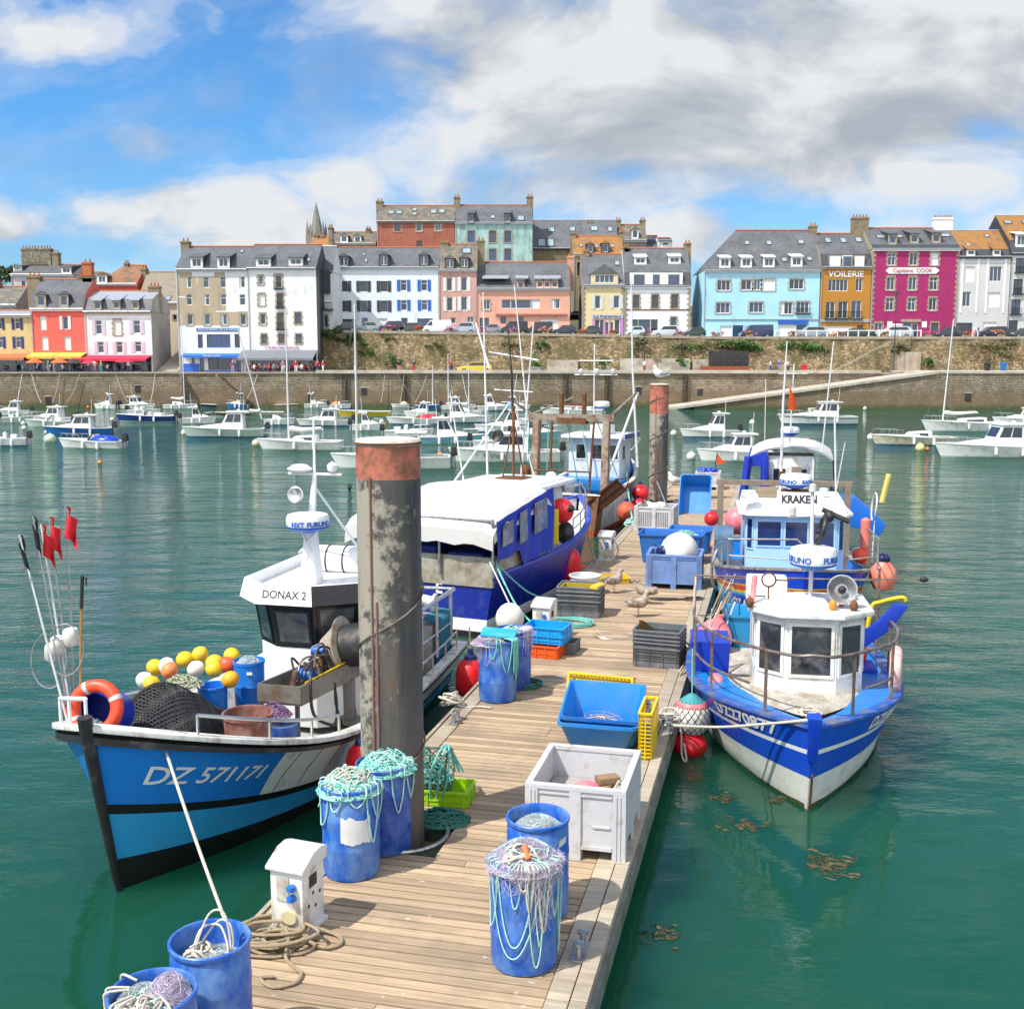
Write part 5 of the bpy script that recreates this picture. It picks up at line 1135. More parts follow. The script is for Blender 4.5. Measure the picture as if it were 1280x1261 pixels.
def crates(u,v,rz,lst,anchor=(-1,-1),w=.6,dp=.4):
    x,y=G(u,v,DECK); M=Matrix.Rotation(rz,2); off=M@V((anchor[0]*w/2,anchor[1]*dp/2)); z=DECK; out=[]
    for lab,h,m,step in lst: out.append(crate(lab,(x-off.x,y-off.y,z),rz,w,dp,h,m)); z+=step
    return (x-off.x,y-off.y,z),out
# grey stack right of centre: six nested dark grey crates
labs=['bottom grey crate of the right hand stack of nested grey crates','second grey crate from the bottom of the right hand nested stack','third grey crate from the bottom of the right hand nested stack','fourth grey crate from the bottom of the right hand nested stack','top grey crate of the right hand nested stack']
p,cr=crates(791,832,ponM-.1,[(labs[0],.34,CGREY,.09),(labs[1],.34,CGREY,.07),(labs[2],.33,CGREY,.07),(labs[3],.33,CGREY,.07),(labs[4],.33,CGREY,0)],w=.78,dp=.60)
for c in cr: c['group']='nested grey crates on the pontoon'
t=MB(); heap(t,(0,0,.04),.28,.2,.08,5,.009,8,rs=random.Random(6)); o=t.build('rope_scrap',ROPET,loc=(p[0],p[1],p[2]+.02),fixn=False); tag(o,'scrap of turquoise rope in the top grey crate on the right','rope')
labs=['bottom grey crate of the left hand stack below the yellow lid','second grey crate of the left hand stack below the yellow lid','third grey crate of the left hand stack below the yellow lid','top grey crate of the left hand stack with yellow inside']
p,cr=crates(696,770,ponM,[(labs[0],.34,CGREY,.12),(labs[1],.33,CGREY,.08),(labs[2],.33,CGREY,.08),(labs[3],.33,CGREY,0)],w=.86,dp=.66)
for c in cr: c['group']='nested grey crates on the pontoon'
crate('yellow crate sitting inside the top of the left hand grey stack',(p[0]-.0,p[1],p[2]+.10),ponM,.76,.52,.20,mat('olive_yellow_plastic',(.36,.27,.03),.5))
t=MB(); t.box((.38,.02,.0),(.16,.66,.06)); o=t.build('yellow_bar',YEL,loc=(p[0]-.02,p[1],p[2]+.36),rz=ponM,bev=.01); o.rotation_euler=(R(-4),R(6),ponM-.12); tag(o,'yellow plastic lid laid along the edge of the left grey crate stack','lid')
x,y=G(731,741,DECK); o=MB(); o.lathe([(.0,0.),(.28,0),(.33,.38),(.355,.38),(.355,.41),(.32,.41),(.29,.1),(0,.09)],n=28); t=o.build('bucket',WP,loc=(x,y,DECK)); tag(t,'round white basin behind the left grey crate stack','bucket')
x,y=G(762,727,DECK); crate('flat yellow crate lying on the deck behind the grey stack',(x,y,DECK),ponM+.35,.86,.5,.13,YEL); 
# cyan on orange on grey crates near the edge barrels
x,y=G(686,817,DECK); crate('orange fish crate under the cyan one beside the edge barrels',(x-.08,y-.1,DECK),ponM-.1,.62,.44,.22,ORG); crate('dark grey crate behind the orange one under the cyan crate',(x+.24,y+.22,DECK),ponM-.1,.56,.4,.2,CGREY)
crate('lower cyan fish crate stacked on the orange one',(x-.02,y+.04,DECK+.225),ponM-.12,.72,.54,.16,CYAN); crate('upper cyan fish crate stacked on another cyan one',(x-.02,y+.05,DECK+.33),ponM-.1,.72,.54,.19,CYAN)
# yellow grid crates right of the blue tub
x,y=G(795,940,DECK)
crate('upright yellow grid crate standing right of the bright blue tub',(x+.16,y+.02,DECK+.02),ponM,.16,.72,.62,YEL,grid=True)
crate('second yellow grid crate leaning behind the bright blue tub',(x-.30,y+1.75,DECK+.27),ponM-.1,.95,.5,.2,YEL,tilt=(R(74),0),grid=True)
# lime crate + trap by the pile
x,y=G(556,1000,DECK); lime=crate('lime green fish crate behind the near pile',(x-.05,y+.02,DECK),ponM+.05,.74,.42,.19,LIME)
t=thing('lobster_pot','green netted lobster pot lying on the lime crate','lobster pot',(x-.22,y+.06,DECK+.36),ponM+.1)
fr=MB()
for q in(-.28,-.0,.28): fr.tube([(q,.25*cos(a*pi/10),.25*sin(a*pi/10)) for a in range(20)],.012,5,closed=True)
for a in range(6): fr.tube([(-.28,.25*cos(a*pi/3),.25*sin(a*pi/3)),(.28,.25*cos(a*pi/3),.25*sin(a*pi/3))],.01,5)
fr.build('frame',mat('green_pot_frame',(.03,.17,.11),.7),t)
nm=MB(); rs=random.Random(14)
for k in range(14):
    for sg in(-1,1):
        nm.mat(k%2); nm.tube([(-.28+.56*i/12,.245*cos(k*pi/7+sg*i*.26),.245*sin(k*pi/7+sg*i*.26)) for i in range(13)],.006,4,cap=False)
nm.build('netting',[ROPED,mat('brown_net',(.2,.16,.11),.9)],t,fixn=False)
rp=MB()
for k in range(3): rp.tube(smoothpath([(.1+.06*k,-.2,-.3),(.12+.1*k,-.3,.05),(.2+.05*k,-.12,.28),(.26,.1,.24),(.3+.05*k,.22,-.1)],6),.014,6)
heap(rp,(0.05,0,-.12),.26,.2,.28,14,.009,8,rs=rs); rp.build('ropes',ROPET,t,fixn=False)
t=MB(); rs=random.Random(15); heap(t,(0,0,0),.34,.24,.16,16,.010,9,rs=rs); x,y=G(552,1026,DECK); o=t.build('rope_heap',ROPED,loc=(x,y,DECK),fixn=False); tag(o,'dark green rope heap on the deck at the foot of the near pile','rope')
# dark blue open bins, tilted one and the one under it, right edge
x,y=G(868,640,DECK); tb2=tub('tall blue tub tipped on its side showing its inside',(x+.03,y-.10,DECK+.30),ponM,1.0,1.55,.62,BTUB,tilt=(R(58),0),taper=.86,r=.1)
x,y=G(866,690,DECK); tub('big blue tub supporting the tipped one',(x-.02,y+.25,DECK),ponM,1.1,1.0,.62,BTUBD,taper=.9)
x,y=G(838,700,DECK); tub('broad blue tub behind the pale blue bin',(x+.02,y-.1,DECK),ponM,1.6,1.0,.75,BTUBD,taper=.88)
t=MB(); fuzz(t,(.35,0,.66),.35,.3,.14,40,.006,random.Random(3)); o=t.build('net_bundle',ROPEP,loc=(x,y-.1,DECK),fixn=False); tag(o,'pale greenish net in the broad blue tub','net')
# ---------------------------------------------------------------- service pedestals
def pedestal(u,v,rz,label,k=1.):
    x,y=G(u,v,DECK); t=thing('service_pedestal',label,'pedestal',(x,y,DECK),rz,'white service pedestals on the pontoon'); t.scale=(.96,.96,.79)
    b=MB(); b.prism([(-.19,0),(.19,0),(.19,.80),(.02,.92),(-.02,.92),(-.19,.80)] if 0 else [(-.17,.05),(.17,.05),(.17,.78),(-.17,.78)],-.19,.19,'y'); b.build('body',WD,t,bev=.012)
    b=MB(); b.prism([(-.23,.76),(.22,.76),(.22,.90),(.12,.94),(-.02,.925),(-.23,.80)],-.2,.2,'x'); b.build('lid',WD,t,bev=.012)
    b=MB(); b.bx(-.2,.2,-.21,.21,0,.049); b.build('plinth',WP,t,bev=.006)
    for z in(.58,.46):
        s=MB(); s.cyl((.07,-.191,z),(.07,-.235,z),.042,.042,14); s.cyl((.07,-.235,z+.03),(.07,-.245,z-.02),.036,.030,12); s.build('socket',mat('blue_socket',(.02,.16,.6),.4),t)
    s=MB(); s.bx(-.1,.03,-.20,-.191,.40,.69); s.build('panel',mat('grey_panel',(.55,.54,.5),.5,dirt=(.25,.2,.12),damt=.4,dsc=6),t,smooth=False)
    s=MB(); s.cyl((.03,-.191,.22),(.03,-.215,.22),.082,.078,24); s.build('cover_plate',mat('cream_cover',(.55,.48,.28),.5),t)
    s=MB(); s.bx(.171,.176,-.07,.06,.52,.66); s.build('meter_window',BLK,t,smooth=False)
    s=MB(); 
    for yy,zz in((-.1,.3),(.02,.25),(.1,.38),(-.02,.42)): s.bx(.171,.175,yy,yy+.03,zz,zz+.035)
    s.build('latch',BLK,t,smooth=False); return t
pedestal(373,1156,ponM-.12,'nearest white service pedestal with blue sockets beside the coiled rope')
pedestal(680,797,ponM-.12,'middle white service pedestal behind the cyan crates')
pedestal(758,699,ponM-.12,'farthest white service pedestal near the red fender')
# ---------------------------------------------------------------- loose ropes, cleats, gulls
t=MB(); rs=random.Random(77); x,y=G(362,1180,DECK)
for i in range(9):
    a=rs.uniform(0,6.28); R0=rs.uniform(.16,.36); cx,cy=rs.uniform(-.12,.06),rs.uniform(-.08,.08)
    t.tube(smoothpath([(cx+R0*1.1*cos(a+j*.7)*(1+.12*sin(j*2.3+i)),cy+R0*.72*sin(a+j*.7)*(1+.1*cos(j*1.7+i)),.02+.035*(i%4)+.01*rs.random()) for j in range(10)],5),.0155,7)
t.tube(smoothpath([(.0,.1,.12),(.1,-.05,.1),(.12,-.28,.03),(.22,-.42,.02),(.30,-.52,.02),(.27,-.66,.02),(.12,-.72,.02),(.02,-.66,.02),(-.02,-.58,.02),(.08,-.56,.02)],6),.0155,7)
t.tube(smoothpath([(.1,.2,.1),(.35,.15,.05),(.52,.08,.02),(.55,-.05,.02),(.42,-.12,.03),(.2,-.02,.06),(-.1,.1,.1)],6),.0155,7)
o=t.build('coiled_rope',ROPE,loc=(x-.1,y+.02,DECK),fixn=False); tag(o,'loose coil of tan mooring rope in front of the nearest pedestal','rope')
def cleat(u,v,lab,ropeh=False):
    x,y=G(u,v,DECK+.02); t=thing('mooring_cleat',lab,'cleat',(x,y,DECK+.014),ponM)
    b=MB(); b.bx(-.06,.06,-.17,.17,0,.02); b.build('base',STEEL,t,bev=.004); b=MB()
    for yy in(-.1,.1): b.cyl((0,yy,.02),(0,yy,.12),.028,.024,10); b.lathe([(.02,.12),(.05,.13),(.05,.15),(.0,.158)],(0,yy,0),12)
    b.build('horn',STEEL,t); return t
cleat(726,1190,'grey double bollard cleat on the right edge beam near the front barrel')
cleat(570,901,'cleat under the knotted white rope on the left edge beam'); cleat(836,912,'cleat holding the white bow line at the right edge beam')
t=MB(); rs=random.Random(8); x,y=G(563,884,DECK); 
for i in range(8): t.torus((rs.uniform(-.05,.05),rs.uniform(-.05,.05),.06+.05*rs.random()+.012*i),rs.uniform(.08,.15),.016,16,6,Matrix.Rotation(rs.uniform(-.7,.7),4,'X')@Matrix.Rotation(rs.uniform(-.6,.6),4,'Y'))
t.tube(smoothpath([(.1,-.05,.05),(.25,-.06,.02),(.42,-.02,.02),(.6,-.08,.02)],5),.014,6)
o=t.build('rope_knot',ROPEW,loc=(x,y,DECK),fixn=False); tag(o,'knotted white mooring rope on the left edge beam cleat','rope')
t=MB()
for i in range(7): t.torus((rs.uniform(-.05,.05),rs.uniform(-.05,.05),.02+.02*i),rs.uniform(.09,.16),.016,16,6,Matrix.Rotation(rs.uniform(-.4,.4),4,'X'))
x,y=G(838,905,DECK); t.tube(smoothpath([(.05,0,.1),(.14,-.05,-.1),(.16,-.06,-.45),(.22,-.1,-.52),(.2,0,-.3)],6),.014,6); o=t.build('rope_knot',ROPEW,loc=(x,y,DECK+.02),fixn=False); tag(o,'grey white rope wrapped round the right edge cleat','rope')
for (u,v,sc_,m,lab,sd) in((712,781,1.,ROPET,'turquoise rope lying on the deck beside the cyan crates',4),(652,858,.7,ROPED,'scrap of dark green line behind the edge barrels',5),(766,796,.8,STEEL,'thin wire loop lying on the deck left of the grey crates',6)):
    t=MB(); rs=random.Random(sd)
    for i in range(4 if m is not STEEL else 2): t.tube(smoothpath([(.4*sc_*cos(j*.8+i)*(1+.2*rs.random()),.3*sc_*sin(j*.8+i),.02+.02*i) for j in range(9)],5),.014 if m is not STEEL else .004,5)
    x,y=G(u,v,DECK); o=t.build('rope',m,loc=(x,y,DECK),fixn=False); tag(o,lab,'rope')
t=MB(); x,y=G(850,750,DECK); rs=random.Random(3); t.tube(smoothpath([(.45,.05,.04),(.1,0,.03),(-.3,-.05,.02),(-.55,.0,.02),(-.62,.08,.02),(-.4,.1,.02),(-.05,.08,.02)],6),.02,6); heap(t,(.3,0,.0),.28,.12,.08,7,.022,7,rs=rs)
o=t.build('black_strap',BLK,loc=(x,y,DECK),fixn=False); tag(o,'black strap lying on the deck in front of the pale blue bin','strap')
def gull(u,v,z,rz,label,young=True,sit=False,s=1.):
    x,y=G(u,v,z); t=thing('gull',label,'gull',(x,y,z),rz,'gulls on the pontoon')
    t.scale=(s,s,s)
    gm=mat('young_gull_plumage',(.26,.20,.15),.8,var=.5,sc=30,dirt=(.45,.4,.33),damt=.4,dsc=14) if young else mat('white_gull_plumage',(.72,.72,.70),.8)
    h=.0 if sit else .13
    b=MB(); pth=smoothpath([(-.28,0,h+.10),(-.17,0,h+.11),(-.04,0,h+.125),(.06,0,h+.15),(.105,0,h+.22),(.115,0,h+.275),(.135,0,h+.315),(.175,0,h+.315)],3)
    rr=[.006,.02,.035,.05,.066,.08,.09,.097,.10,.10,.096,.088,.078,.066,.056,.05,.046,.045,.046,.046,.042,.02]; b.tube(pth,rr[:len(pth)],12); b.build('body',gm,t)
    w=MB()
    for sy in(-1,1): w.ball((-.10,sy*.078,h+.145),.13,12,(1.3,.2,.46),Matrix.Rotation(.12,4,'Y'))
    w.build('wing',gm if young else mat('grey_gull_wing',(.30,.32,.34),.8),t)
    k=MB(); k.tube([(.17,0,h+.312),(.215,0,h+.305),(.235,0,h+.295)],[.015,.011,.003],8); k.build('beak',BLK if young else YEL,t)
    e=MB(); 
    for sy in(-1,1): e.ball((.15,sy*.036,h+.33),.007,6)
    e.build('eye',BLK,t)
    if not sit:
        l=MB()
        for sy in(-.03,.03): l.tube([(-.01,sy,h+.06),(-.02,sy,h-.03),(.0,sy,.008)],.006,5); l.hexa([(-.015,sy-.012,0),(-.015,sy+.012,0),(.045,sy+.025,0),(.045,sy-.025,0)],[(-.015,sy-.012,.006),(-.015,sy+.012,.006),(.045,sy+.025,.006),(.045,sy-.025,.006)])
        l.build('legs',mat('gull_leg',(.35,.22,.17),.6),t)
    return t
gull(768,741,DECK,R(30),'speckled young gull on the deck nearest the yellow crate',s=1.1); gull(805,755,DECK,R(168),'speckled young gull standing to the right of the other two',s=1.1); gull(799,771,DECK,R(12),'speckled young gull nearest the camera of the three on deck',s=1.1)
gull(843,606,DECK,R(170),'pale gull sitting at the far end of the pontoon',False,True,1.5)
x,y=G(822,628,DECK); g_=gull(822,628,DECK,R(178),'white and grey gull perched on top of the far pile',False,False,1.3); g_.location=(x,y,DECK+4.3)
# ================================================================ boats: hull maker
class Hull:
    """x from the transom (0) to the stem (L); y to port; z from the waterline"""
    def __init__(s,L,B,sheer,tr=.85,p=2.6,pw_=1.9,kw=.80,rake=.4,flare=1.3,mid=.42,draft=.35,trz=.0):
        s.L,s.B,s.sheer,s.tr,s.p,s.pw,s.kw,s.rake,s.fl,s.mid,s.dr,s.trz=L,B,sheer,tr,p,pw_,kw,rake,flare,mid,draft,trz
    def f(s,q,p):
        if q<s.mid: a=(s.mid-q)/s.mid; return 1-(1-s.tr)*a*a
        a=(q-s.mid)/(1-s.mid); return max(.012,1-a**p)
    def pt(s,q,h,side):                        # h: 0 waterline .. 1 sheer, negative below
        z1=s.sheer(q); hh=max(h,0.)
        bd=s.B/2*s.f(q,s.p); bw=s.B/2*s.kw*s.f(q,s.pw)
        y=bw+(bd-bw)*hh**s.fl
        if h<0: y=bw*(1+h*.8)
        x=q*s.L+s.rake*(h if h>0 else h*.5)*q**5-s.trz*hh*(1-q)**8
        z=z1*h if h>=0 else s.dr*h
        return V((x,side*y,z))
    def build(s,par,bands,mats,N=30,name='hull',side_mat=None):
        mb=MB(); hs=[-1.]+[b[0] for b in bands]; ev=lambda h,q: h(q) if callable(h) else h
        # subdivide rows
        rows=[];mi=[]
        for i in range(len(hs)-1):
            k=max(1,int((ev(hs[i+1],.8)-ev(hs[i],.8))/.16))
            for j in range(k): rows.append(lambda q,i=i,j=j,k=k: ev(hs[i],q)+(ev(hs[i+1],q)-ev(hs[i],q))*j/k); mi.append(bands[i][1])
        rows.append(hs[-1]); n=len(rows); vs=[]
        qs=[1-(1-i/N)**1.25 for i in range(N+1)]
        for sd in(1,-1):
            for q in qs:
                for h in rows: vs.append(s.pt(q,ev(h,q),sd))
        o=0
        def idn(sd,i,j): return (0 if sd>0 else (N+1)*n)+i*n+j
        mb.add(vs,[]); 
        for sd in(1,-1):
            for i in range(N):
                for j in range(n-1):
                    f=[idn(sd,i,j),idn(sd,i+1,j),idn(sd,i+1,j+1),idn(sd,i,j+1)]
                    if sd<0: f.reverse()
                    m=mi[j]
                    if side_mat: m=side_mat(qs[i],(ev(rows[j],qs[i])+ev(rows[j+1],qs[i]))/2,sd,m)
                    mb.f.append(f); mb.m.append(m)
        for j in range(n-1):
            mb.f.append([idn(-1,0,j),idn(1,0,j),idn(1,0,j+1),idn(-1,0,j+1)]); mb.m.append(mi[j])
            mb.f.append([idn(1,N,j),idn(-1,N,j),idn(-1,N,j+1),idn(1,N,j+1)]); mb.m.append(mi[j])
        for i in range(N): mb.f.append([idn(1,i,0),idn(-1,i,0),idn(-1,i+1,0),idn(1,i+1,0)]); mb.m.append(mi[0])
        return mb.build(name,mats,par,ang=50,fixn=False)
    def strip(s,par,name,m,h0,h1,out,inn=0.,N=30,q0=0.,q1=1.,z0=0.,z1=None,sides=(1,-1),transom=True,bev=0):
        """a ledge following the hull: gunwale caps, rubbing strakes"""
        mb=MB()
        def sec(q,sd):
            a=s.pt(q,h1,sd); b=s.pt(q,h0,sd); lo=z0; hi=z1
            top=a.z+(hi if hi is not None else 0); bot=b.z+lo
            t=(s.pt(min(1,q+.02),h1,sd)-s.pt(max(0,q-.02),h1,sd)); nn=V((t.y,-t.x,0))*(1 if sd<0 else -1)
            if nn.length>1e-6: nn.normalize()
            ya=a+nn*out; yi=a-nn*inn
            if yi.y*sd<0: yi.y=0
            return [V((yi.x,yi.y,bot)),V((ya.x,ya.y,bot)),V((ya.x,ya.y,top)),V((yi.x,yi.y,top))]
        for sd in sides:
            qs=[q0+(q1-q0)*(1-(1-i/N)**1.25) for i in range(N+1)]
            S_=[sec(q,sd) for q in qs]; vs=[p for x in S_ for p in x]; fs=[]
            for i in range(N):
                for k in range(4): fs.append((i*4+k,i*4+(k+1)%4,i*4+4+(k+1)%4,i*4+4+k))
            fs+= [(0,1,2,3),(N*4+3,N*4+2,N*4+1,N*4)]; mb.add(vs,fs)
        if transom and q0<=0:
            a=s.pt(0,h1,1); top=a.z+(z1 or 0); bot=s.pt(0,h0,1).z+z0
            mb.bx(a.x-out,a.x+max(inn,.02),-a.y-out*.5,a.y+out*.5,bot,top-.002)
        return mb.build(name,m,par,ang=40,bev=bev)
    def deck(s,par,m,zf,q0=0.,q1=.97,N=18,inset=.05,name='deck',camber=0):
        mb=MB(); rows=[]
        for i in range(N+1):
            q=q0+(q1-q0)*i/N; z=zf(q); h=max(.02,min(1,z/s.sheer(q))); a=s.pt(q,h,1); y=max(.01,a.y-inset)
            rows.append([(a.x,-y,z),(a.x,0,z+camber),(a.x,y,z)])
        for i in range(N):
            for k in range(2): mb.quad(rows[i][k],rows[i+1][k],rows[i+1][k+1],rows[i][k+1])
        o=mb.build(name,m,par,fixn=False)
        for p in o.data.polygons:
            if p.normal.z<0: o.data.flip_normals(); break
        return o
    def inner(s,par,m,zf,q0=0.,q1=.985,N=24,th=.06,name='bulwark'):
        mb=MB()
        for sd in(1,-1):
            pr=None
            for i in range(N+1):
                q=q0+(q1-q0)*(1-(1-i/N)**1.2); a=s.pt(q,1,sd); z=zf(q); h=max(.02,min(1,z/s.sheer(q))); b=s.pt(q,h,sd)
                cur=[V((a.x,sd*max(.004,abs(a.y)-th),a.z-.002)),V((b.x,sd*max(.004,abs(b.y)-th),z))]
                if pr: mb.quad(pr[0],cur[0],cur[1],pr[1])
                pr=cur
        a=s.pt(0,1,1); mb.quad((a.x+th,-a.y+th,a.z-.002),(a.x+th,a.y-th,a.z-.002),(a.x+th,a.y-th,zf(0)),(a.x+th,-a.y+th,zf(0)))
        return mb.build(name,m,par,fixn=False)
    def rail(s,par,m,q0,q1,hgt,n,r=.018,sides=(1,-1),inset=.08,mids=(),name='rail',closed=False,lean=0):
        for sd in sides:
            mb=MB(); top=[];
            for i in range(n+1):
                q=q0+(q1-q0)*i/n; a=s.pt(q,1,sd); a=V((a.x,sd*max(0,abs(a.y)-inset),a.z)); t=a+V((lean*q,0,hgt if not callable(hgt) else hgt(q)))
                top.append(t); mb.tube([a,t],r*.85,6)
            mb.tube(smoothpath(top,4),r,7)
            for k in mids:
                mb.tube(smoothpath([s.pt(q0+(q1-q0)*i/n,1,sd)*1 if 0 else V((s.pt(q0+(q1-q0)*i/n,1,sd).x,sd*max(0,abs(s.pt(q0+(q1-q0)*i/n,1,sd).y)-inset),s.pt(q0+(q1-q0)*i/n,1,sd).z+(top[i].z-s.pt(q0+(q1-q0)*i/n,1,sd).z)*k)) for i in range(n+1)],4),r*.8,6)
            o=mb.build(name,m,par)
        return o
    def text(s,par,body,hgt,q,h,sd,m,bold=0,shear=0,sx=1.,lift=.012):
        """lettering laid on the outside of the hull, centred at (q,h)"""
        z1=s.sheer(q)
        def fn(x,y,z):
            qq=q+(x if sd<0 else -x)*(1/s.L); qq=min(max(qq,0),1); hh=h+y/z1
            p=s.pt(qq,hh,sd); t=s.pt(min(1,qq+.01),hh,sd)-s.pt(max(0,qq-.01),hh,sd); u=s.pt(qq,hh+.02,sd)-s.pt(qq,hh-.02,sd)
            n=t.cross(u)*(-1 if sd>0 else 1); n.normalize()
            if n.y*sd<0: n=-n
            return p+n*(lift+z)
        return lettering(body,hgt,m,par,fn,bold=bold,shear=shear,sx=sx)
def boat(name,label,s,t,rz,cat='fishing boat',group=None):
    x,y,_=pw(s,t,0); return thing(name,label,cat,(x,y,0),rz,group)
RZIN=R(-103.67)       # bow towards the camera, along the pontoon
RZOUT=R(76.33)
def loft_box(mb,base,top):  mb.hexa(base,top); return mb
def panes(par,quads,frame,glass,fw=.05,dep=.02,name='window'):
    """a glazed opening in each flat quad (bl,br,tr,tl): frame proud of the wall, pane inside it"""
    for qd in quads:
        a,b,c,d=[V(p) for p in qd]; n=(b-a).cross(d-a).normalized()
        def fr(q,off): return q+n*off
        def lerp(u,v): return (a*(1-u)+b*u)*(1-v)+(d*(1-u)+c*u)*v
        w=(b-a).length; h=(d-a).length; fu,fv=fw/w,fw/h
        mb=MB()
        for u0,u1,v0,v1 in((0,fu,0,1),(1-fu,1,0,1),(fu,1-fu,0,fv),(fu,1-fu,1-fv,1)):
            q=[lerp(u0,v0),lerp(u1,v0),lerp(u1,v1),lerp(u0,v1)]; mb.hexa([p+n*.002 for p in q],[p+n*dep for p in q])
        o=mb.build(name,frame,par,smooth=False)
        g=MB(); q=[lerp(fu*.6,fv*.6),lerp(1-fu*.6,fv*.6),lerp(1-fu*.6,1-fv*.6),lerp(fu*.6,1-fv*.6)]
        g.hexa([p+n*.003 for p in q],[p+n*(dep*.5) for p in q]); g.build('pane',glass,o,smooth=False)
def radome(par,x,y,z,r,h,txt=None,bm=TEXTB):
    m=MB(); m.mat(0).lathe([(r*.55,z+.05),(r*.96,z+.055),(r,z+.09),(r,z+h*.7),(r*.93,z+h*.9),(r*.7,z+h*.98),(0,z+h)],(x,y,0),30)
    m.mat(1).lathe([(r*.4,z-.04),(r*.7,z),(r*.97,z+.03),(r*.985,z+.05),(r*.5,z+.054)],(x,y,0),30)
    o=m.build('radar',[WC,TEXTB],par)
    if txt:
        for body,a0 in txt:
            lettering(body,h*.28,bm,o,lambda X,Y,Z,a0=a0:V((x+(r+.004+Z)*cos(a0+X/r),y+(r+.004+Z)*sin(a0+X/r),z+h*.42+Y)),bold=.004)
    return o
# ---------------------------------------------------------------- DONAX 2
DL=8.2
dx=boat('fishing_boat','blue and black fishing boat with DONAX 2 on its white wheelhouse brow',-2.24,18.2,RZIN)
dsheer=lambda q:.72+1.20*max(0,(q-.28)/.72)**2.5+.06*max(0,.28-q)
H=Hull(DL,3.26,dsheer,tr=.93,p=5.2,pw_=2.0,kw=.82,rake=.42,flare=1.7,mid=.5)
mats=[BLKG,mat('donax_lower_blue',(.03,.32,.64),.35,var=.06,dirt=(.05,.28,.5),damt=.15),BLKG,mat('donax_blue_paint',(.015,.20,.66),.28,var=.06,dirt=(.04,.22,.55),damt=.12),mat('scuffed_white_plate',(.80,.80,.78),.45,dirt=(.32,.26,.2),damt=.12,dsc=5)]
def sm(q,h,sd,m):
    if sd>0 and m in(3,) and q<.81: return 4
    if sd<0 and m==3 and q<.70: return 4
    return m
bz=lambda q:max(0,(q-.45)/.55)
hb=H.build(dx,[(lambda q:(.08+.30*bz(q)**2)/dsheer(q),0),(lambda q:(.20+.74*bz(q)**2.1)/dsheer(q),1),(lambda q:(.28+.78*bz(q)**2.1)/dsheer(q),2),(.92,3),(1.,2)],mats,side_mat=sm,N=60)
H.strip(dx,'gunwale',WD,1,1,.045,.13,z0=-.0,z1=.055,bev=.008)
H.strip(dx,'rubbing_strake',BLK,.93,.97,.05,.0,z0=0,z1=.0,q1=1.)
zf=lambda q:dsheer(q)-.42-.12*max(0,(q-.6))
H.deck(dx,mat('grey_deck_paint',(.40,.41,.42),.7,var=.2,dirt=(.2,.17,.13),damt=.35),zf); H.inner(dx,WD,zf)
st_=MB(); pts=[H.pt(1,h,1) for h in(-.6,-.2,.1,.3,.5,.7,.85,1.0)]
st_.tube([V((p.x+.03,0,p.z)) for p in pts]+[V((pts[-1].x+.05,0,pts[-1].z+.16))],[.035,.04,.045,.05,.055,.06,.065,.07,.075],8); st_.build('stem_post',BLK,dx)
# side plate seams + rivets
pl=MB()
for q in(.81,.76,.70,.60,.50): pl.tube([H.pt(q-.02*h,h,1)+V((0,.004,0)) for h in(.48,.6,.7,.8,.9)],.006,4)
pl.build('plate_seams',mat('dark_seam_rubber',(.08,.075,.07),.8),dx)  # thin dark strips along the plate joints
H.text(dx,'DZ 571171',.19,.905,.735,1,TEXTW,bold=.003,shear=.28,sx=.84); H.text(dx,'DZ 571171',.22,.80,.76,-1,TEXTW,bold=.004,shear=.28)
H.rail(dx,INOX,.70,.93,.28,3,.021,sides=(1,),inset=.05); H.rail(dx,WC,.94,.995,.34,2,.024,sides=(-1,),inset=.03); H.rail(dx,INOX,.62,.93,.30,3,.02,sides=(-1,),inset=.05); H.rail(dx,INOX,.05,.33,.34,3,.018,sides=(1,),inset=.05)
# wheelhouse, tapered plan, windows leaning outwards to the top
def dl(t,s_): return (18.2-t,s_+2.24)
wh=MB(); zb_,zw,zt_=.45,1.62,2.30
low=[(3.98,-.14),(3.98,.46),(3.62,.98),(1.5,1.02),(1.5,-.66),(3.66,-.52)]
top=[(4.14,-.18),(4.14,.50),(3.72,1.06),(1.45,1.06),(1.45,-.70),(3.74,-.60)]
wh.prism(low,zb_,zw,'z'); o_=wh.build('wheelhouse',WC,dx,bev=.015)
gl=MB(); n=len(low); gl.add([(x,y,zw+.001) for x,y in low]+[(x*1.0,y,zt_) for x,y in top],[(i,(i+1)%n,n+(i+1)%n,n+i) for i in range(n)]+[tuple(range(n,2*n))]); gl.build('window_band',BLKG,dx,smooth=False)
def wq(i,j,a0,a1,v0,v1):
    p=[V((*low[i],zw)),V((*low[j],zw)),V((*top[j],zt_)),V((*top[i],zt_))]
    def L_(u,v): return (p[0]*(1-u)+p[1]*u)*(1-v)+(p[3]*(1-u)+p[2]*u)*v
    return (L_(a0,v0),L_(a1,v0),L_(a1,v1),L_(a0,v1))
GL2=mat('wheelhouse_glass',(.05,.07,.09),.05,var=.75,sc=2.6,spec=.8,dirt=(.16,.17,.16),damt=.35,dsc=3)
panes(dx,[wq(0,1,.06,.94,.07,.86),wq(1,2,.08,.92,.07,.93),wq(2,3,.03,.42,.07,.93),wq(2,3,.46,.95,.07,.93),wq(5,0,.08,.92,.07,.93),wq(4,5,.5,.97,.07,.93)],BLKG,GL2,.04)
br=MB(); bz0,bz1=zt_+.001,zt_+.27
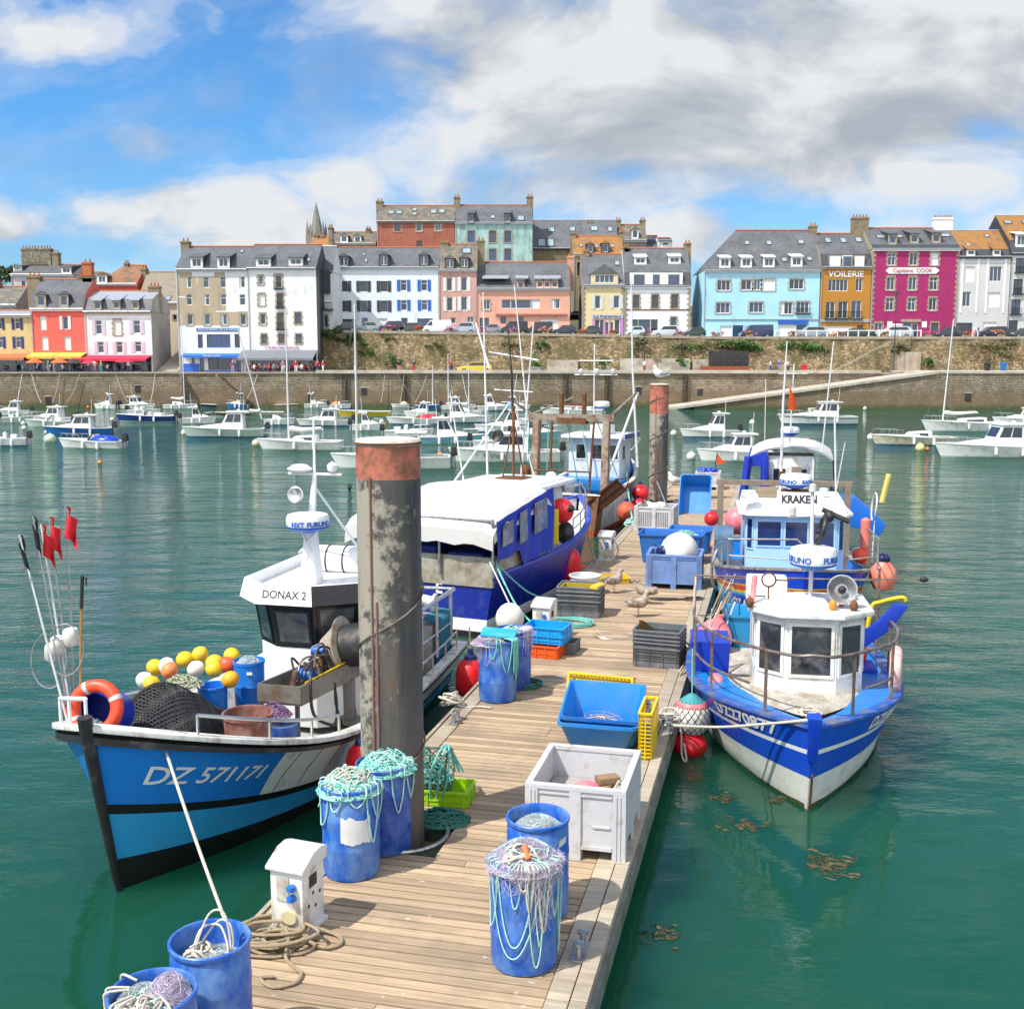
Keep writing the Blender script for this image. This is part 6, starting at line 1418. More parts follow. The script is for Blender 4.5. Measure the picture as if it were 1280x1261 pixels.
bp=[(4.30,-.30),(4.30,.56),(3.86,1.16),(1.35,1.16),(1.35,-.80),(3.86,-.76)]; bq=[(4.22,-.26),(4.22,.52),(3.82,1.10),(1.35,1.10),(1.35,-.74),(3.82,-.70)]
n=6
br.add([(x,y,bz0) for x,y in bp]+[(x,y,bz1) for x,y in bq],[(i,(i+1)%n,n+(i+1)%n,n+i) for i in (0,2,3,4,5)]+[tuple(reversed(range(n)))])
br.mat(1).add([(*bp[1],bz0),(*bp[2],bz0),(*bq[2],bz1),(*bq[1],bz1)],[(0,1,2,3)])
br.mat(0); inn=[(x*.985+.03,(y-.2)*.93+.2) for x,y in bq]
br.add([(x,y,bz1) for x,y in bq]+[(x,y,bz1) for x,y in inn]+[(x,y,bz0+.12) for x,y in inn],[(i,(i+1)%n,n+(i+1)%n,n+i) for i in range(n)]+[(n+i,n+(i+1)%n,2*n+(i+1)%n,2*n+i) for i in range(n)]+[tuple(range(2*n,3*n))])
bro=br.build('roof_brow',[WC,BLKG],dx,smooth=False)
lettering('DONAX 2',.105,TEXTK,bro,lambda X,Y,Z:V((4.262+Z-Y*.3,.13+X,bz0+.135+Y)),bold=.002,sx=.98)
# mast and radar on the roof
mt=MB(); x,y=3.3,.12
mt.hexa([(x-.16,y-.13,bz0+.12),(x+.16,y-.13,bz0+.12),(x+.16,y+.13,bz0+.12),(x-.16,y+.13,bz0+.12)],[(x-.10,y-.06,bz0+.98),(x+.06,y-.06,bz0+.98),(x+.06,y+.06,bz0+.98),(x-.10,y+.06,bz0+.98)]); mt.build('mast_base',WC,dx,bev=.01)
mt=MB(); mt.tube([(x-.02,y,bz0+.97),(x-.12,y,bz0+1.35),(x-.20,y,bz0+1.72)],[.06,.05,.035],10); mt.tube([(x-.16,y,bz0+1.55),(x-1.0,y+.5,bz0+.3)],.018,6); mt.tube([(x-.16,y,bz0+1.55),(x-1.0,y-.5,bz0+.3)],.018,6)
mt.tube([(x-.2,y-.42,bz0+1.72),(x-.2,y+.42,bz0+1.72)],.02,6); mt.tube([(x-.2,y,bz0+1.7),(x-.2,y,bz0+2.55)],[.022,.014],7)
for sg in(-1,1): mt.tube([(x+.2,y-.1*sg,bz0+.60),(x+.06,y+.12*sg,bz0+.9),(x+.2,y+.12*sg,bz0+1.0)],.016,6)
mt.build('mast',WC,dx)
radome(dx,x+.22,y+.06,bz0+.96,.31,.24,(('NXT',R(-4)),('FURUNO',R(58))))
an=MB(); an.lathe([(.02,bz0+1.74),(.17,bz0+1.77),(.19,bz0+1.80),(.1,bz0+1.86),(0,bz0+1.87)],(x-.16,y-.22,0),16); an.lathe([(.02,bz0+1.75),(.07,bz0+1.78),(.08,bz0+1.86),(.0,bz0+1.92)],(x-.2,y+.28,0),12); an.build('antenna',WC,dx)
fl_=MB(); fl_.lathe([(.03,-.0),(.07,.02),(.12,.10),(.125,.13),(.11,.135),(.0,.06)],(x+.0,y-.17,bz0+1.42),16,Matrix.Rotation(R(80),4,'Y')); fl_.build('floodlight',[INOX],dx)
ca=MB(); ca.tube([(2.3,-.22,bz0+.30),(2.3,.75,bz0+.30)],.22,18); ca.build('liferaft_canister',WC,dx,bev=.02); st2=MB()
for yy in(.0,.28,.55): st2.torus((2.3,yy,bz0+.30),.225,.012,20,5,Matrix.Rotation(pi/2,4,'X'))
st2.build('strap',BLK,dx)
sc_=MB(); sc_.lathe([(.03,0),(.1,.03),(.19,.14),(.2,.16),(.18,.16),(.0,.05)],(1.75,.85,bz0+.30),16,Matrix.Rotation(R(55),4,'Y')); sc_.build('searchlight',INOX,dx)
# net hauler on a steel table beside the wheelhouse
nh=MB(); A=[(4.55,.62),(4.55,1.22),(2.7,1.48),(2.7,.98)]
nh.prism(A,1.16,1.19,'z')
for i in range(4):
    a,b=V((*A[i],0)),V((*A[(i+1)%4],0)); t_=(b-a).normalized(); n_=V((t_.y,-t_.x,0))*.012
    nh.hexa([a+n_+V((0,0,1.191)),b+n_+V((0,0,1.191)),b-n_+V((0,0,1.191)),a-n_+V((0,0,1.191))],[a+n_+V((0,0,1.42)),b+n_+V((0,0,1.42)),b-n_+V((0,0,1.42)),a-n_+V((0,0,1.42))])
nh.box((3.25,1.35,.86),(.13,.13,.60)); nh.box((3.25,1.35,.57),(.4,.34,.03)); nh.prism([(3.0,.58),(3.18,.58),(3.18,1.05)],1.34,1.36,'y'); nh.box((4.15,.98,.88),(.05,.05,.55))
tab=nh.build('net_hauler_table',mat('dull_steel_plate',(.30,.29,.26),.45,.5,var=.2,dirt=(.2,.14,.09),damt=.35,dsc=5),dx,smooth=False)
dm=MB(); Mx=Matrix.Rotation(R(90),4,'X')@Matrix.Rotation(0,4,'Z')
MY=Matrix.Rotation(R(-78),4,'X'); c=(3.2,1.22,1.60)
dm.mat(0).lathe([(.0,-.26),(.16,-.26),(.2,-.2),(.34,.0),(.42,.04),(.43,.06),(.36,.08)],c,30,MY); dm.mat(1).lathe([(.30,.075),(.30,.42),(.0,.42)],c,26,MY); dm.mat(0).lathe([(.30,.42),(.43,.50),(.42,.53),(.0,.55)],c,26,MY)
dm.mat(2).lathe([(.0,-.34),(.10,-.34),(.10,-.26)],c,14,MY)
dm.build('net_drum',[mat('worn_cream_steel',(.50,.45,.36),.5,.2,dirt=(.26,.15,.07),damt=.4,dsc=5),BLK,TEXTB],dx)
mo=MB(); rs=random.Random(3)
for i in range(4): mo.mat(0).cyl((4.2-.32*i,.95+.05*i,1.3),(4.2-.32*i,1.0+.05*i,1.52),.05,.045,10)
mo.mat(1).cyl((4.02,.92,1.42),(4.02,1.16,1.42),.085,.085,14); mo.cyl((3.55,.95,1.62),(3.55,1.12,1.62),.075,.075,14)
for i in range(9):
    a=V((rs.uniform(3.3,4.3),rs.uniform(.9,1.2),rs.uniform(1.3,1.4))); b=V((rs.uniform(3.2,4.3),rs.uniform(.95,1.25),rs.uniform(1.35,1.8))); mo.mat(rs.choice((0,2,3))).tube(smoothpath([a,(a+b)/2+V((rs.uniform(-.1,.1),rs.uniform(-.1,.1),rs.uniform(.1,.3))),b],6),.015,6)
mo.mat(2).tube(smoothpath([(3.9,1.1,1.55),(4.42,1.3,1.5),(4.38,1.32,1.0),(3.9,1.4,.7),(3.6,1.42,.55)],7),.022,7); mo.tube(smoothpath([(3.6,1.15,1.6),(3.75,1.32,1.3),(3.7,1.35,.95),(3.85,1.38,.6)],7),.018,7); mo.tube(smoothpath([(3.65,1.15,1.6),(3.7,1.32,1.3),(3.75,1.36,.95),(3.55,1.38,.55)],7),.018,7)
mo.mat(3).tube([(4.4,1.22,1.43),(3.2,1.4,1.45)],.014,5)
mo.build('hydraulics',[RSTEEL,TEXTB,BLK,YEL],dx)
for o_ in dx.children:
    if o_.name.split('.')[0] in('net_hauler_table','net_drum','hydraulics'): o_.location=(.95,-.30,.12)
# side lockers, boxes aft of the wheelhouse, net rollers seen right of the pile
ab=MB(); ab.bx(.15,1.2,-1.3,1.28,.42,1.32); ab.build('net_pound',mat('grey_plywood_pound',(.36,.35,.33),.7,dirt=(.2,.17,.12),damt=.3),dx,bev=.01)
ab=MB(); rs=random.Random(5)
for i in range(26): xx=.2+i*.036; ab.mat(i%2).tube(smoothpath([(xx,1.10,1.42),(xx+.01,1.33,1.36),(xx,1.34,1.0),(xx+rs.uniform(-.02,.02),1.33,.7+rs.uniform(-.1,.05))],4),.014,5)
ab.build('hanging_net',[mat('teal_net',(.03,.22,.22),.8),mat('blue_net_bundle',(.02,.10,.28),.8)],dx,fixn=False)
ab=MB()
for xx in(.3,1.1,1.9): ab.tube([(xx,1.35,.8),(xx,1.35,1.75)],.03,8)
ab.tube([(.1,1.35,1.75),(1.9,1.35,1.75)],.035,8); ab.tube([(.1,1.35,1.75),(.1,-1.2,1.75)],.03,8); ab.tube([(.3,1.35,1.2),(1.9,1.35,1.2)],.02,6); ab.build('stern_frame',INOX,dx)
ab=MB(); ab.lathe([(.05,-.2),(.16,-.2),(.16,-.16),(.1,-.14),(.1,.14),(.16,.16),(.16,.2),(.05,.2)],(.55,.95,1.62),18,Matrix.Rotation(R(80),4,'X')); ab.build('net_roller',WP,dx)
# --- gear lying on DONAX 2
def tw(t,u,v): # point seen at (u,v) on the plane across the pontoon at t
    d=ray(u,v); a=d[0]*PD.x+d[1]*PD.y; k=t/a; return (d[0]*k,d[1]*k,CAMZ+d[2]*k)
def lifering(label,loc,R0,r,m,rot,bands=WC):
    t=thing('lifebuoy',label,'lifebuoy',loc); t.rotation_euler=rot; b=MB(); b.torus((0,0,0),R0,r,36,12); b.build('ring',m,t)
    g=MB()
    for i in range(4):
        a=i*pi/2+.5; pts=[]
        for j in range(5): aa=a-.09+.045*j; pts.append((R0*cos(aa),R0*sin(aa),0))
        g.tube(pts,r*1.05,12)
    g.build('reflective_band',bands,t); return t
x,y,z=tw(10.15,119,886); lifering('orange lifebuoy with grey bands propped at the bow of DONAX 2',(x,y,z),.25,.07,REDO,(R(72),0,R(-8)),mat('reflective_tape',(.55,.55,.56),.4))
x,y,z=tw(10.55,122,893); t=thing('barrel','dark blue drum lying on its side behind the orange lifebuoy','barrel',(x,y,z)); Mx=Matrix.Rotation(R(74),4,'X'); b=MB(); b.lathe([(.0,-.5),(.25,-.5),(.26,.0),(.262,.16),(.25,.17),(.235,.16),(.23,-.3),(0,-.3)],n=28,M=Mx); b.build('shell',mat('royal_drum_plastic',(.01,.035,.42),.35),t)
b=MB(); fuzz(b,(.0,-.1,-.12),.14,.05,.12,20,.004,random.Random(3)); b.build('net',NETW,t,fixn=False)
x,y,z=tw(11.75,212,930); t=thing('net_mound','mound of black netting draped over drums on the foredeck of DONAX 2','fishing net',(x,y,z)); b=MB(); rs=random.Random(4)
NX,NY=34,22; grid=[]
def hz(u,v): 
    e=max(0,1-(abs(u)**2.6))*max(0,1-abs(v)**3); return .60*e*(.72+.28*sin(u*3+1)*cos(v*2))+.04*sin(u*17+v*9)*e+.06*e*sin(u*7)
vs=[((i/NX*2-1)*.66,(j/NY*2-1)*.75,hz(i/NX*2-1,j/NY*2-1)) for i in range(NX+1) for j in range(NY+1)]
b.add(vs,[(i*(NY+1)+j,(i+1)*(NY+1)+j,(i+1)*(NY+1)+j+1,i*(NY+1)+j+1) for i in range(NX) for j in range(NY)]); b.build('under_sheet',mat('dark_blue_tarp',(.008,.012,.03),.6),t,fixn=False)
b=MB()
for i in range(0,64):
    u=-1+i*2/63
    for sg in(1,-1):
        pts=[]
        for j in range(15):
            v=-1+j*2/14; uu=u+sg*v*.35
            if abs(uu)<1: pts.append((uu*.67,v*.76,hz(uu,v)+.022+.012*sin(9*uu+7*v)))
        if len(pts)>2: b.tube(pts,.0062,4,cap=False)
b.build('netting',NETB,t,fixn=False); t.rotation_euler=(0,0,RZIN+R(20)); t.scale=(1.0,1.15,1.15)
x,y,z=tw(11.55,311,932); t=MB(); t.lathe([(.0,.02),(.20,.02),(.21,.30),(.225,.30),(.225,.33),(.205,.33),(.195,.28),(.18,.08),(0,.07)],n=30); o=t.build('tub',mat('rust_brown_tub',(.19,.065,.045),.6,var=.2,dirt=(.34,.2,.17),damt=.35,dsc=8),loc=(x,y,z),ang=50); o.scale=(1.35,1.35,1.25); tag(o,'rust brown scratched tub on the foredeck of DONAX 2','tub')
x,y,z=tw(13.1,312,862); t=thing('barrel','bright blue drum with a white label standing before the wheelhouse of DONAX 2','barrel',(x,y,z-.24)); b=MB(); b.lathe([(.0,0),(.19,0),(.20,.3),(.21,.32),(.20,.34),(.205,.60),(.215,.61),(.215,.65),(.195,.65),(.19,.6),(0,.58)],n=26); b.build('shell',mat('bright_drum_plastic',(.012,.16,.60),.35),t)
b=MB(); fuzz(b,(0,0,.60),.18,.18,.12,50,.002,random.Random(7)); b.build('net',NETW,t,fixn=False); b=MB(); b.bx(.02,.09,-.212,-.205,.50,.54); b.build('paper_label',TEXTW,t)
x,y,z=tw(12.7,266,866); t=MB(); t.lathe([(.0,0),(.18,0),(.19,.5),(.2,.5),(.2,.53),(.17,.53),(.16,.4),(0,.4)],n=24); o=t.build('barrel',mat('bright_drum_plastic',(.012,.16,.60),.35),loc=(x,y,z-.42)); tag(o,'short blue drum among the coloured floats on DONAX 2','barrel')
x,y,z=tw(12.5,345,890); t=MB(); fuzz(t,(0,0,-.05),.22,.2,.16,60,.0035,random.Random(8)); heap(t,(-.05,0,0),.2,.18,.13,5,.008,8,rs=random.Random(9)); o=t.build('fishing_net',mat('purple_net',(.22,.12,.24),.8,var=.5,sc=9),loc=(x,y,z),fixn=False); tag(o,'purple net bundle behind the rust brown tub','fishing net')
x,y,z=tw(12.5,352,905); t=MB(); t.lathe([(0,-.3),(.19,-.3),(.2,.03),(.18,.03),(0,.0)],n=24); o=t.build('tub',BRLD,loc=(x,y,z-.02)); tag(o,'dark blue tub holding the purple net','tub')
cols=[(194,834,YEL,'yellow'),(208,832,FOAM,'white'),(212,838,mat('orange_float',(.75,.22,.07),.45),'orange'),(181,850,FOAM,'white'),(190,855,YEL,'yellow'),(231,824,YEL,'yellow'),(250,818,YEL,'yellow'),(245,836,FOAM,'white'),(268,828,YEL,'yellow'),(268,836,YEL,'yellow'),(284,831,mat('red_orange_float',(.75,.10,.03),.45),'red orange'),(288,849,mat('amber_float',(.75,.36,.02),.45),'amber'),(290,820,YEL,'yellow')]
wds=['leftmost yellow float of the pile on DONAX 2','white float behind the leftmost yellow one on DONAX 2','orange float beside the leftmost yellow one on DONAX 2','white oval float at the left end of the pile on DONAX 2','low yellow float peeping over the black net on DONAX 2','yellow float left of the topmost float on DONAX 2','topmost yellow float of the pile on DONAX 2','white float below the topmost yellow one on DONAX 2','small yellow float left of the red orange one on DONAX 2','lower yellow float left of the red orange one on DONAX 2','red orange float beside the blue drum on DONAX 2','amber float under the red orange one on DONAX 2','small yellow float above the red orange one on DONAX 2']
for (u,v,m,c),lab in zip(cols,wds):
    x,y,z=tw(12.5+(860-v)*.018,u,v); t=MB(); t.ball((0,0,0),.115,16,(1.05,1,.95)); t.cyl((0,0,.07),(.01,0,.11),.02,.014,8); o=t.build('net_float',m,loc=(x,y,z)); tag(o,lab,'float','coloured net floats heaped on DONAX 2'); o.rotation_euler=(rnd.uniform(-1,1),rnd.uniform(-1,1),0)
x,y,z=tw(12.4,228,852); t=MB(); heap(t,(0,0,-.06),.28,.25,.16,18,.007,10,rs=random.Random(5)); o=t.build('rope_heap',mat('pale_olive_rope',(.42,.44,.30),.9,var=.4,sc=15),loc=(x,y,z),fixn=False); tag(o,'pale olive rope heap between the floats and the black net','rope')
# flag poles with white floats, at the bow
for k,(u0,v0,u1,v1,m,lab) in enumerate([(24,668,84,900,'K','black flag on the leftmost marker pole at the bow of DONAX 2'),(41,645,87,898,'K','upper black flag on the second marker pole at the bow of DONAX 2'),(51,655,90,898,'R','lowest red flag half behind the black one at the bow of DONAX 2'),(61,645,93,898,'R','middle red flag of the marker poles at the bow of DONAX 2'),(82,632,95,898,'R','highest red flag of the marker poles at the bow of DONAX 2')]):
    a=V(tw(10.1+.1*k,u1,v1)); b=V(tw(10.1+.1*k,u0,v0)); t=thing('marker_flag',lab,'flag',tuple(a),0,'marker flags at the bow of DONAX 2'); d=b-a
    p=MB(); p.tube([(0,0,0),tuple(d*.55),tuple(d)],[.014,.012,.009],6); p.build('pole',STEEL if k in(1,3,4) else WP,t)
    f=MB(); hgt=.34; L_=.105; n=8
    vs=[]
    for i in range(n+1):
        for j in range(n+1):
            q=d*(1-(j/n)*hgt/d.length); w=i/n; vs.append((q.x+w*L_*(1 if m=='R' else .35)+.02*sin(w*9+j*.7),q.y+.05*sin(w*7+j*.5),q.z-w*.16-(.05*w*w if m=='K' else 0)))
    f.add(vs,[(i*(n+1)+j,(i+1)*(n+1)+j,(i+1)*(n+1)+j+1,i*(n+1)+j+1) for i in range(n) for j in range(n)]); f.build('cloth',mat('red_flag_cloth',(.72,.015,.03),.75) if m=='R' else mat('black_flag_cloth',(.015,.015,.02),.7),t,fixn=False)
for u,v,s_,lab in((66,815,.30,'lower left white foam float on the marker poles at the bow'),(89,796,.30,'upper right white foam float on the marker poles at the bow'),(73,806,.30,'middle white foam float on the marker poles at the bow')):
    x,y,z=tw(10.25,u,v); t=MB(); t.lathe([(0,-.09),(.07,-.09),(.085,-.07),(.085,.07),(.07,.09),(0,.09)],n=18); o=t.build('pole_float',FOAM,loc=(x,y,z)); o.rotation_euler=(.1,.12*(1 if u<80 else -.3),0); tag(o,lab,'float','foam floats on the marker poles')
a=V(tw(10.2,98,880)); b=V(tw(10.2,103,720)); t=thing('boat_hook','wooden boat hook with black tip upright at the bow of DONAX 2','boat hook',tuple(a)); p=MB(); p.tube([(0,0,-.3),tuple((b-a)*.75)],.014,7); p.build('pole',mat('varnished_pole',(.40,.20,.06),.5),t); p=MB(); p.tube([tuple((b-a)*.75),tuple((b-a))],.02,7); p.tube([tuple((b-a)*.97),tuple((b-a)*.99+V((.04,0,.0))),tuple((b-a)*.93+V((.045,0,0)))],.01,5); p.build('hook',BLK,t)
t=MB(); c=V(tw(10.15,76,830)); 
for du,dv,ww,hh in((8,-22,.24,.28),(-18,-5,.24,.30)):
    pts=[]
    for i in range(18): a=i/17*2*pi; pts.append(c+V((du*.0072+ww*.8*cos(a),.02*sin(a),-dv*.0072+hh*sin(a))))
    t.tube(pts,.007,5)
t.build('dan_hoops',STEEL,fixn=False); o=bpy.data.objects['dan_hoops']; tag(o,'thin grey wire hoops looping around the marker poles','hoop')
# mooring line of DONAX 2 to the pontoon
def line(name,label,pts,r,m,sag=.0,n=10,cat='rope'):
    t=MB(); t.tube(smoothpath(pts,n),r,7); o=t.build(name,m); return tag(o,label,cat)
a=V(tw(10.2,204,928)); b=V(pw(.25,7.95,DECK+.1)); pts=[a+V((-.0,0.02,.06)),a,(a+b)/2+V((0,0,-.06)),b]; line('mooring_rope','white bow rope of DONAX 2 running down to the lower left barrels',pts,.016,ROPEW)
def fender(label,loc,r=.2,h=.55,m=RED,capm=NAVY,sph=False):
    t=thing('fender',label,'fender',loc); b=MB(); 
    prof=[(0,-r*1.0)]+[(r*sin(pi*i/12),-r*cos(pi*i/12)) for i in range(1,7)]+[(r*.98,h-r*1.6),(r*.8,h-r*1.05),(r*.45,h-r*.72)]
    b.lathe(prof,n=20); b.build('body',m,t); c=MB(); c.lathe([(r*.47,h-r*.75),(r*.40,h-r*.5),(r*.2,h-r*.4),(r*.17,h-r*.05),(0,h)],n=14); c.build('cap',capm,t)
    c=MB(); c.tube([(0,0,h-.02),(-.02,0,h+.35)],.012,5); c.build('lanyard',ROPE,t); return t
x,y,z=pw(-.25,16.9,.45); fender('red fender with navy cap hanging between DONAX 2 and the edge barrels',(x,y,.42),.25,.62); x,y,z=pw(-.45,12.6,.4); fender('red fender of DONAX 2 glimpsed behind the near pile',(x,y,.45),.22,.6)
# ================================================================ DZ 270877 (right, bow on)
def yaw(base,a): return base+R(a)
def stern_at(s,t,rz,L):   # the stern origin of a boat whose stem stands at (s,t)
    x,y,_=pw(s,t,0); return (x-L*cos(rz),y-L*sin(rz),0)
WBK=mat('aged_white_paint',(.70,.70,.68),.45,var=.08,dirt=(.36,.32,.24),damt=.25,dsc=3)
rz=yaw(RZIN,4); L_=6.0
dz=thing('fishing_boat','small royal blue fishing boat with white wheelhouse and pulpit rail lettered DZ270877','fishing boat',stern_at(5.04,13.98,rz,L_),rz)
zs=lambda q:.88+.32*max(0,(q-.35)/.65)**1.8+.04*max(0,.35-q)
H=Hull(L_,3.15,zs,tr=.88,p=2.7,pw_=1.75,kw=.84,rake=.42,flare=1.3,mid=.42)
def dsm(q,h,sd,m): return m
H.build(dz,[(.40,0),(.68,1),(.735,2),(.985,1),(1.,3)],[mat('hull_white_bottom',(.72,.72,.68),.4,dirt=(.45,.40,.28),damt=.16),mat('cobalt_hull_paint',(.010,.075,.60),.3,var=.07,dirt=(.03,.12,.5),damt=.15),WC,mat('worn_brown_rail',(.16,.11,.08),.6)],N=50)
mbw=MB(); 
for sd in(1,-1):
    for i in range(46):
        q=.02+.97*i/46; q2=.02+.97*(i+1)/46; f=lambda q,h:H.pt(q,h,sd)+V((0,sd*.004,0)); w=.035+.05*abs(sin(q*37))*abs(sin(q*13+1))*(1.4 if q<.8 else .5); w2=.035+.05*abs(sin(q2*37))*abs(sin(q2*13+1))*(1.4 if q2<.8 else .5)
        mbw.quad(f(q,-.05),f(q2,-.05),f(q2,w2),f(q,w))
mbw.build('weed_line',mat('green_weed',(.05,.075,.01),.9,var=.4,sc=12),dz,fixn=False)
H.strip(dz,'gunwale',mat('blue_gunwale',(.012,.10,.42),.5,dirt=(.22,.17,.13),damt=.3),1,1,.03,.14,z0=0,z1=.035)
zf=lambda q:zs(q)-.30; WF=mat('worn_foredeck',(.33,.27,.19),.8,var=.3,sc=6,dirt=(.52,.50,.46),damt=.45,dsc=6,dstretch=(.4,1,1)); H.deck(dz,WF,zf,q1=.62,name='working_deck'); H.deck(dz,WF,lambda q:zs(q)+.015,q0=.55,q1=.995,inset=.50,camber=.03); H.inner(dz,SBLUE,zf)
# foredeck coaming: bright blue sloping side pieces and stem head
b=MB()
for sd in(1,-1):
    pr=None
    for i in range(14):
        q=.46+.52*i/13; a=H.pt(q,1,sd); w=min(.42,.9*(1-i/13)+.03); cur=[V((a.x,a.y-sd*.13,a.z+.036)),V((a.x-.02,sd*max(0,abs(a.y)-.13-w),zs(q)+.045))]
        if pr: b.quad(pr[0],cur[0],cur[1],pr[1])
        pr=cur
b.build('coaming',SBLUE,dz,fixn=False)
b=MB(); p0=H.pt(1,.62,1); p1=H.pt(1,1,1); b.hexa([(p0.x-.05,-.06,p0.z),(p0.x+.05,-.06,p0.z),(p0.x+.05,.06,p0.z),(p0.x-.05,.06,p0.z)],[(p1.x-.14,-.085,p1.z+.17),(p1.x+.06,-.085,p1.z+.15),(p1.x+.06,.085,p1.z+.15),(p1.x-.14,.085,p1.z+.17)]); b.build('stem_head',RBLUE,dz,bev=.012)
b=MB(); b.tube([H.pt(1,h,1)+V((.012,0,0)) for h in(-.3,0,.2,.45)],.016,6); b.build('stem_band',RUSTM,dz)
H.text(dz,'DZ270877',.80,.84,-1,TEXTW,bold=.006,shear=.12,sx=1.05) if 0 else None
H.text(dz,'DZ270877',.805,.86,.80,-1,TEXTW,bold=.006,sx=1.12) if 0 else H.text(dz,'DZ270877',.165,.845,.865,-1,TEXTW,bold=.005,sx=1.02)
H.text(dz,'DZ270877',.165,.76,.865,1,TEXTW,bold=.006,shear=.2)
# wheelhouse: three front windows
xw=4.22; zb_,zw,zt_=.66,1.42,2.10
low=[(xw+.05,-.20),(xw+.05,.50),(xw-.28,.90),(xw-1.35,.92),(xw-1.35,-.62),(xw-.28,-.60)]; top=[(xw,-.20),(xw,.50),(xw-.31,.90),(xw-1.35,.92),(xw-1.35,-.62),(xw-.31,-.60)]
b=MB(); b.add([(x,y,zb_) for x,y in low]+[(x,y,zt_) for x,y in top],[(i,(i+1)%6,6+(i+1)%6,6+i) for i in range(6)]); b.build('wheelhouse',WBK,dz,ang=20)
def wq2(lo,tp,z0,z1,i,j,a0,a1,v0,v1):
    p=[V((*lo[i],z0)),V((*lo[j],z0)),V((*tp[j],z1)),V((*tp[i],z1))]
    f=lambda u,v:(p[0]*(1-u)+p[1]*u)*(1-v)+(p[3]*(1-u)+p[2]*u)*v
    return (f(a0,v0),f(a1,v0),f(a1,v1),f(a0,v1))
ww=lambda *a:wq2(low,top,zb_,zt_,*a)
WG3=mat('cabin_glass',(.028,.034,.044),.05,var=.8,sc=2.2,spec=.8,dirt=(.16,.15,.13),damt=.25,dsc=2.6)
panes(dz,[ww(0,1,.05,.95,.40,.94),ww(1,2,.06,.94,.40,.94),ww(5,0,.07,.95,.40,.94),ww(4,5,.1,.5,.42,.93),ww(4,5,.56,.95,.42,.93),ww(2,3,.05,.44,.42,.93)],WBK,WG3,.045)
b=MB(); rf=[(xw+.12,-.28),(xw+.12,.58),(xw-.26,1.03),(xw-1.45,1.02),(xw-1.45,-.72),(xw-.26,-.72)]; b.prism(rf,zt_+.001,zt_+.07,'z'); b.hexa([(xw-1.1,-.45,zt_+.071),(xw-.35,-.45,zt_+.071),(xw-.35,.45,zt_+.071),(xw-1.1,.45,zt_+.071)],[(xw-1.0,-.38,zt_+.15),(xw-.45,-.38,zt_+.15),(xw-.45,.38,zt_+.15),(xw-1.0,.38,zt_+.15)]); rfo=b.build('roof',WBK,dz,bev=.015)
YO=.17
b=MB(); b.tube([(xw-.75,.02+YO,zt_+.14),(xw-.75,.02+YO,zt_+.62)],.032,9); b.tube([(xw-.75,.02+YO,zt_+.6),(xw-.95,.02+YO,zt_+1.7)],.028,8); b.tube([(xw-.92,-.32+YO,zt_+1.30),(xw-.92,.36+YO,zt_+1.34)],.02,7); b.lathe([(.05,0),(.06,.12),(.0,.15)],(xw-.92,-.26+YO,zt_+1.32),10); b.lathe([(.06,0),(.05,.1),(.0,.12)],(xw-.92,.02+YO,zt_+1.68),10)
b.tube([(xw-.92,.30+YO,zt_+1.34),(xw-1.0,.46+YO,zt_+2.4)],.009,5); b.build('mast',mat('grey_mast_paint',(.55,.55,.55),.5),dz)
b=MB(); b.torus((xw-.9,.16+YO,zt_+1.12),.2,.035,24,8,Matrix.Rotation(R(75),4,'X')); b.ball((xw-.9,.26+YO,zt_+1.32),.11,10,(1,.7,.9)); b.tube([(xw-.9,.16+YO,zt_+1.42),(xw-.85,.55+YO,zt_+1.25)],.04,7); b.build('black_tackle',BLK,dz)
radome(dx if 0 else dz,xw-.72,.04+YO,zt_+.60,.335,.30,(('FURUNO',R(-52)),('FURUNO',R(62))))
b=MB(); b.lathe([(.03,0),(.09,.02),(.20,.13),(.215,.15),(.195,.15),(.09,.05),(0,.05)],(xw-.5,.42+YO,zt_+.30),20,Matrix.Rotation(R(72),4,'Y')); b.mat(1).ball((xw-.36,.42+YO,zt_+.34),.06,8); b.build('floodlight',[STEEL,BLK],dz)
b=MB(); b.bx(xw-1.35,xw-.95,-.72,-.12,zt_+.08,zt_+.36); b.build('liferaft_case',WC,dz,bev=.06)
b=MB(); b.torus((xw-.62,-.42,zt_+.40),.10,.014,16,6,Matrix.Rotation(R(85),4,'Y')); b.tube([(xw-.62,-.42,zt_+.08),(xw-.62,-.42,zt_+.3)],.012,6); b.tube([(xw-.62,-.32,zt_+.4),(xw-.62,-.12,zt_+.4)],.012,5); b.build('radio_antenna',RUSTM,dz)
for y_,c in((-.66,PINK),(.60,PINK)): b=MB(); b.tube([(xw-.45,y_,zt_+.09),(xw-.75,y_*.93,zt_+.42)],.04,8); b.build('flare_tube',c,dz)
for y_,m_ in((-.70,RUSTM),(.74,RUSTM),(.45,mat('amber_lamp',(.5,.22,.02),.4))): b=MB(); b.lathe([(.04,0),(.06,.05),(.05,.12),(.02,.15)],(xw-.22,y_,zt_+.071),10); b.build('navigation_lamp',m_,dz)
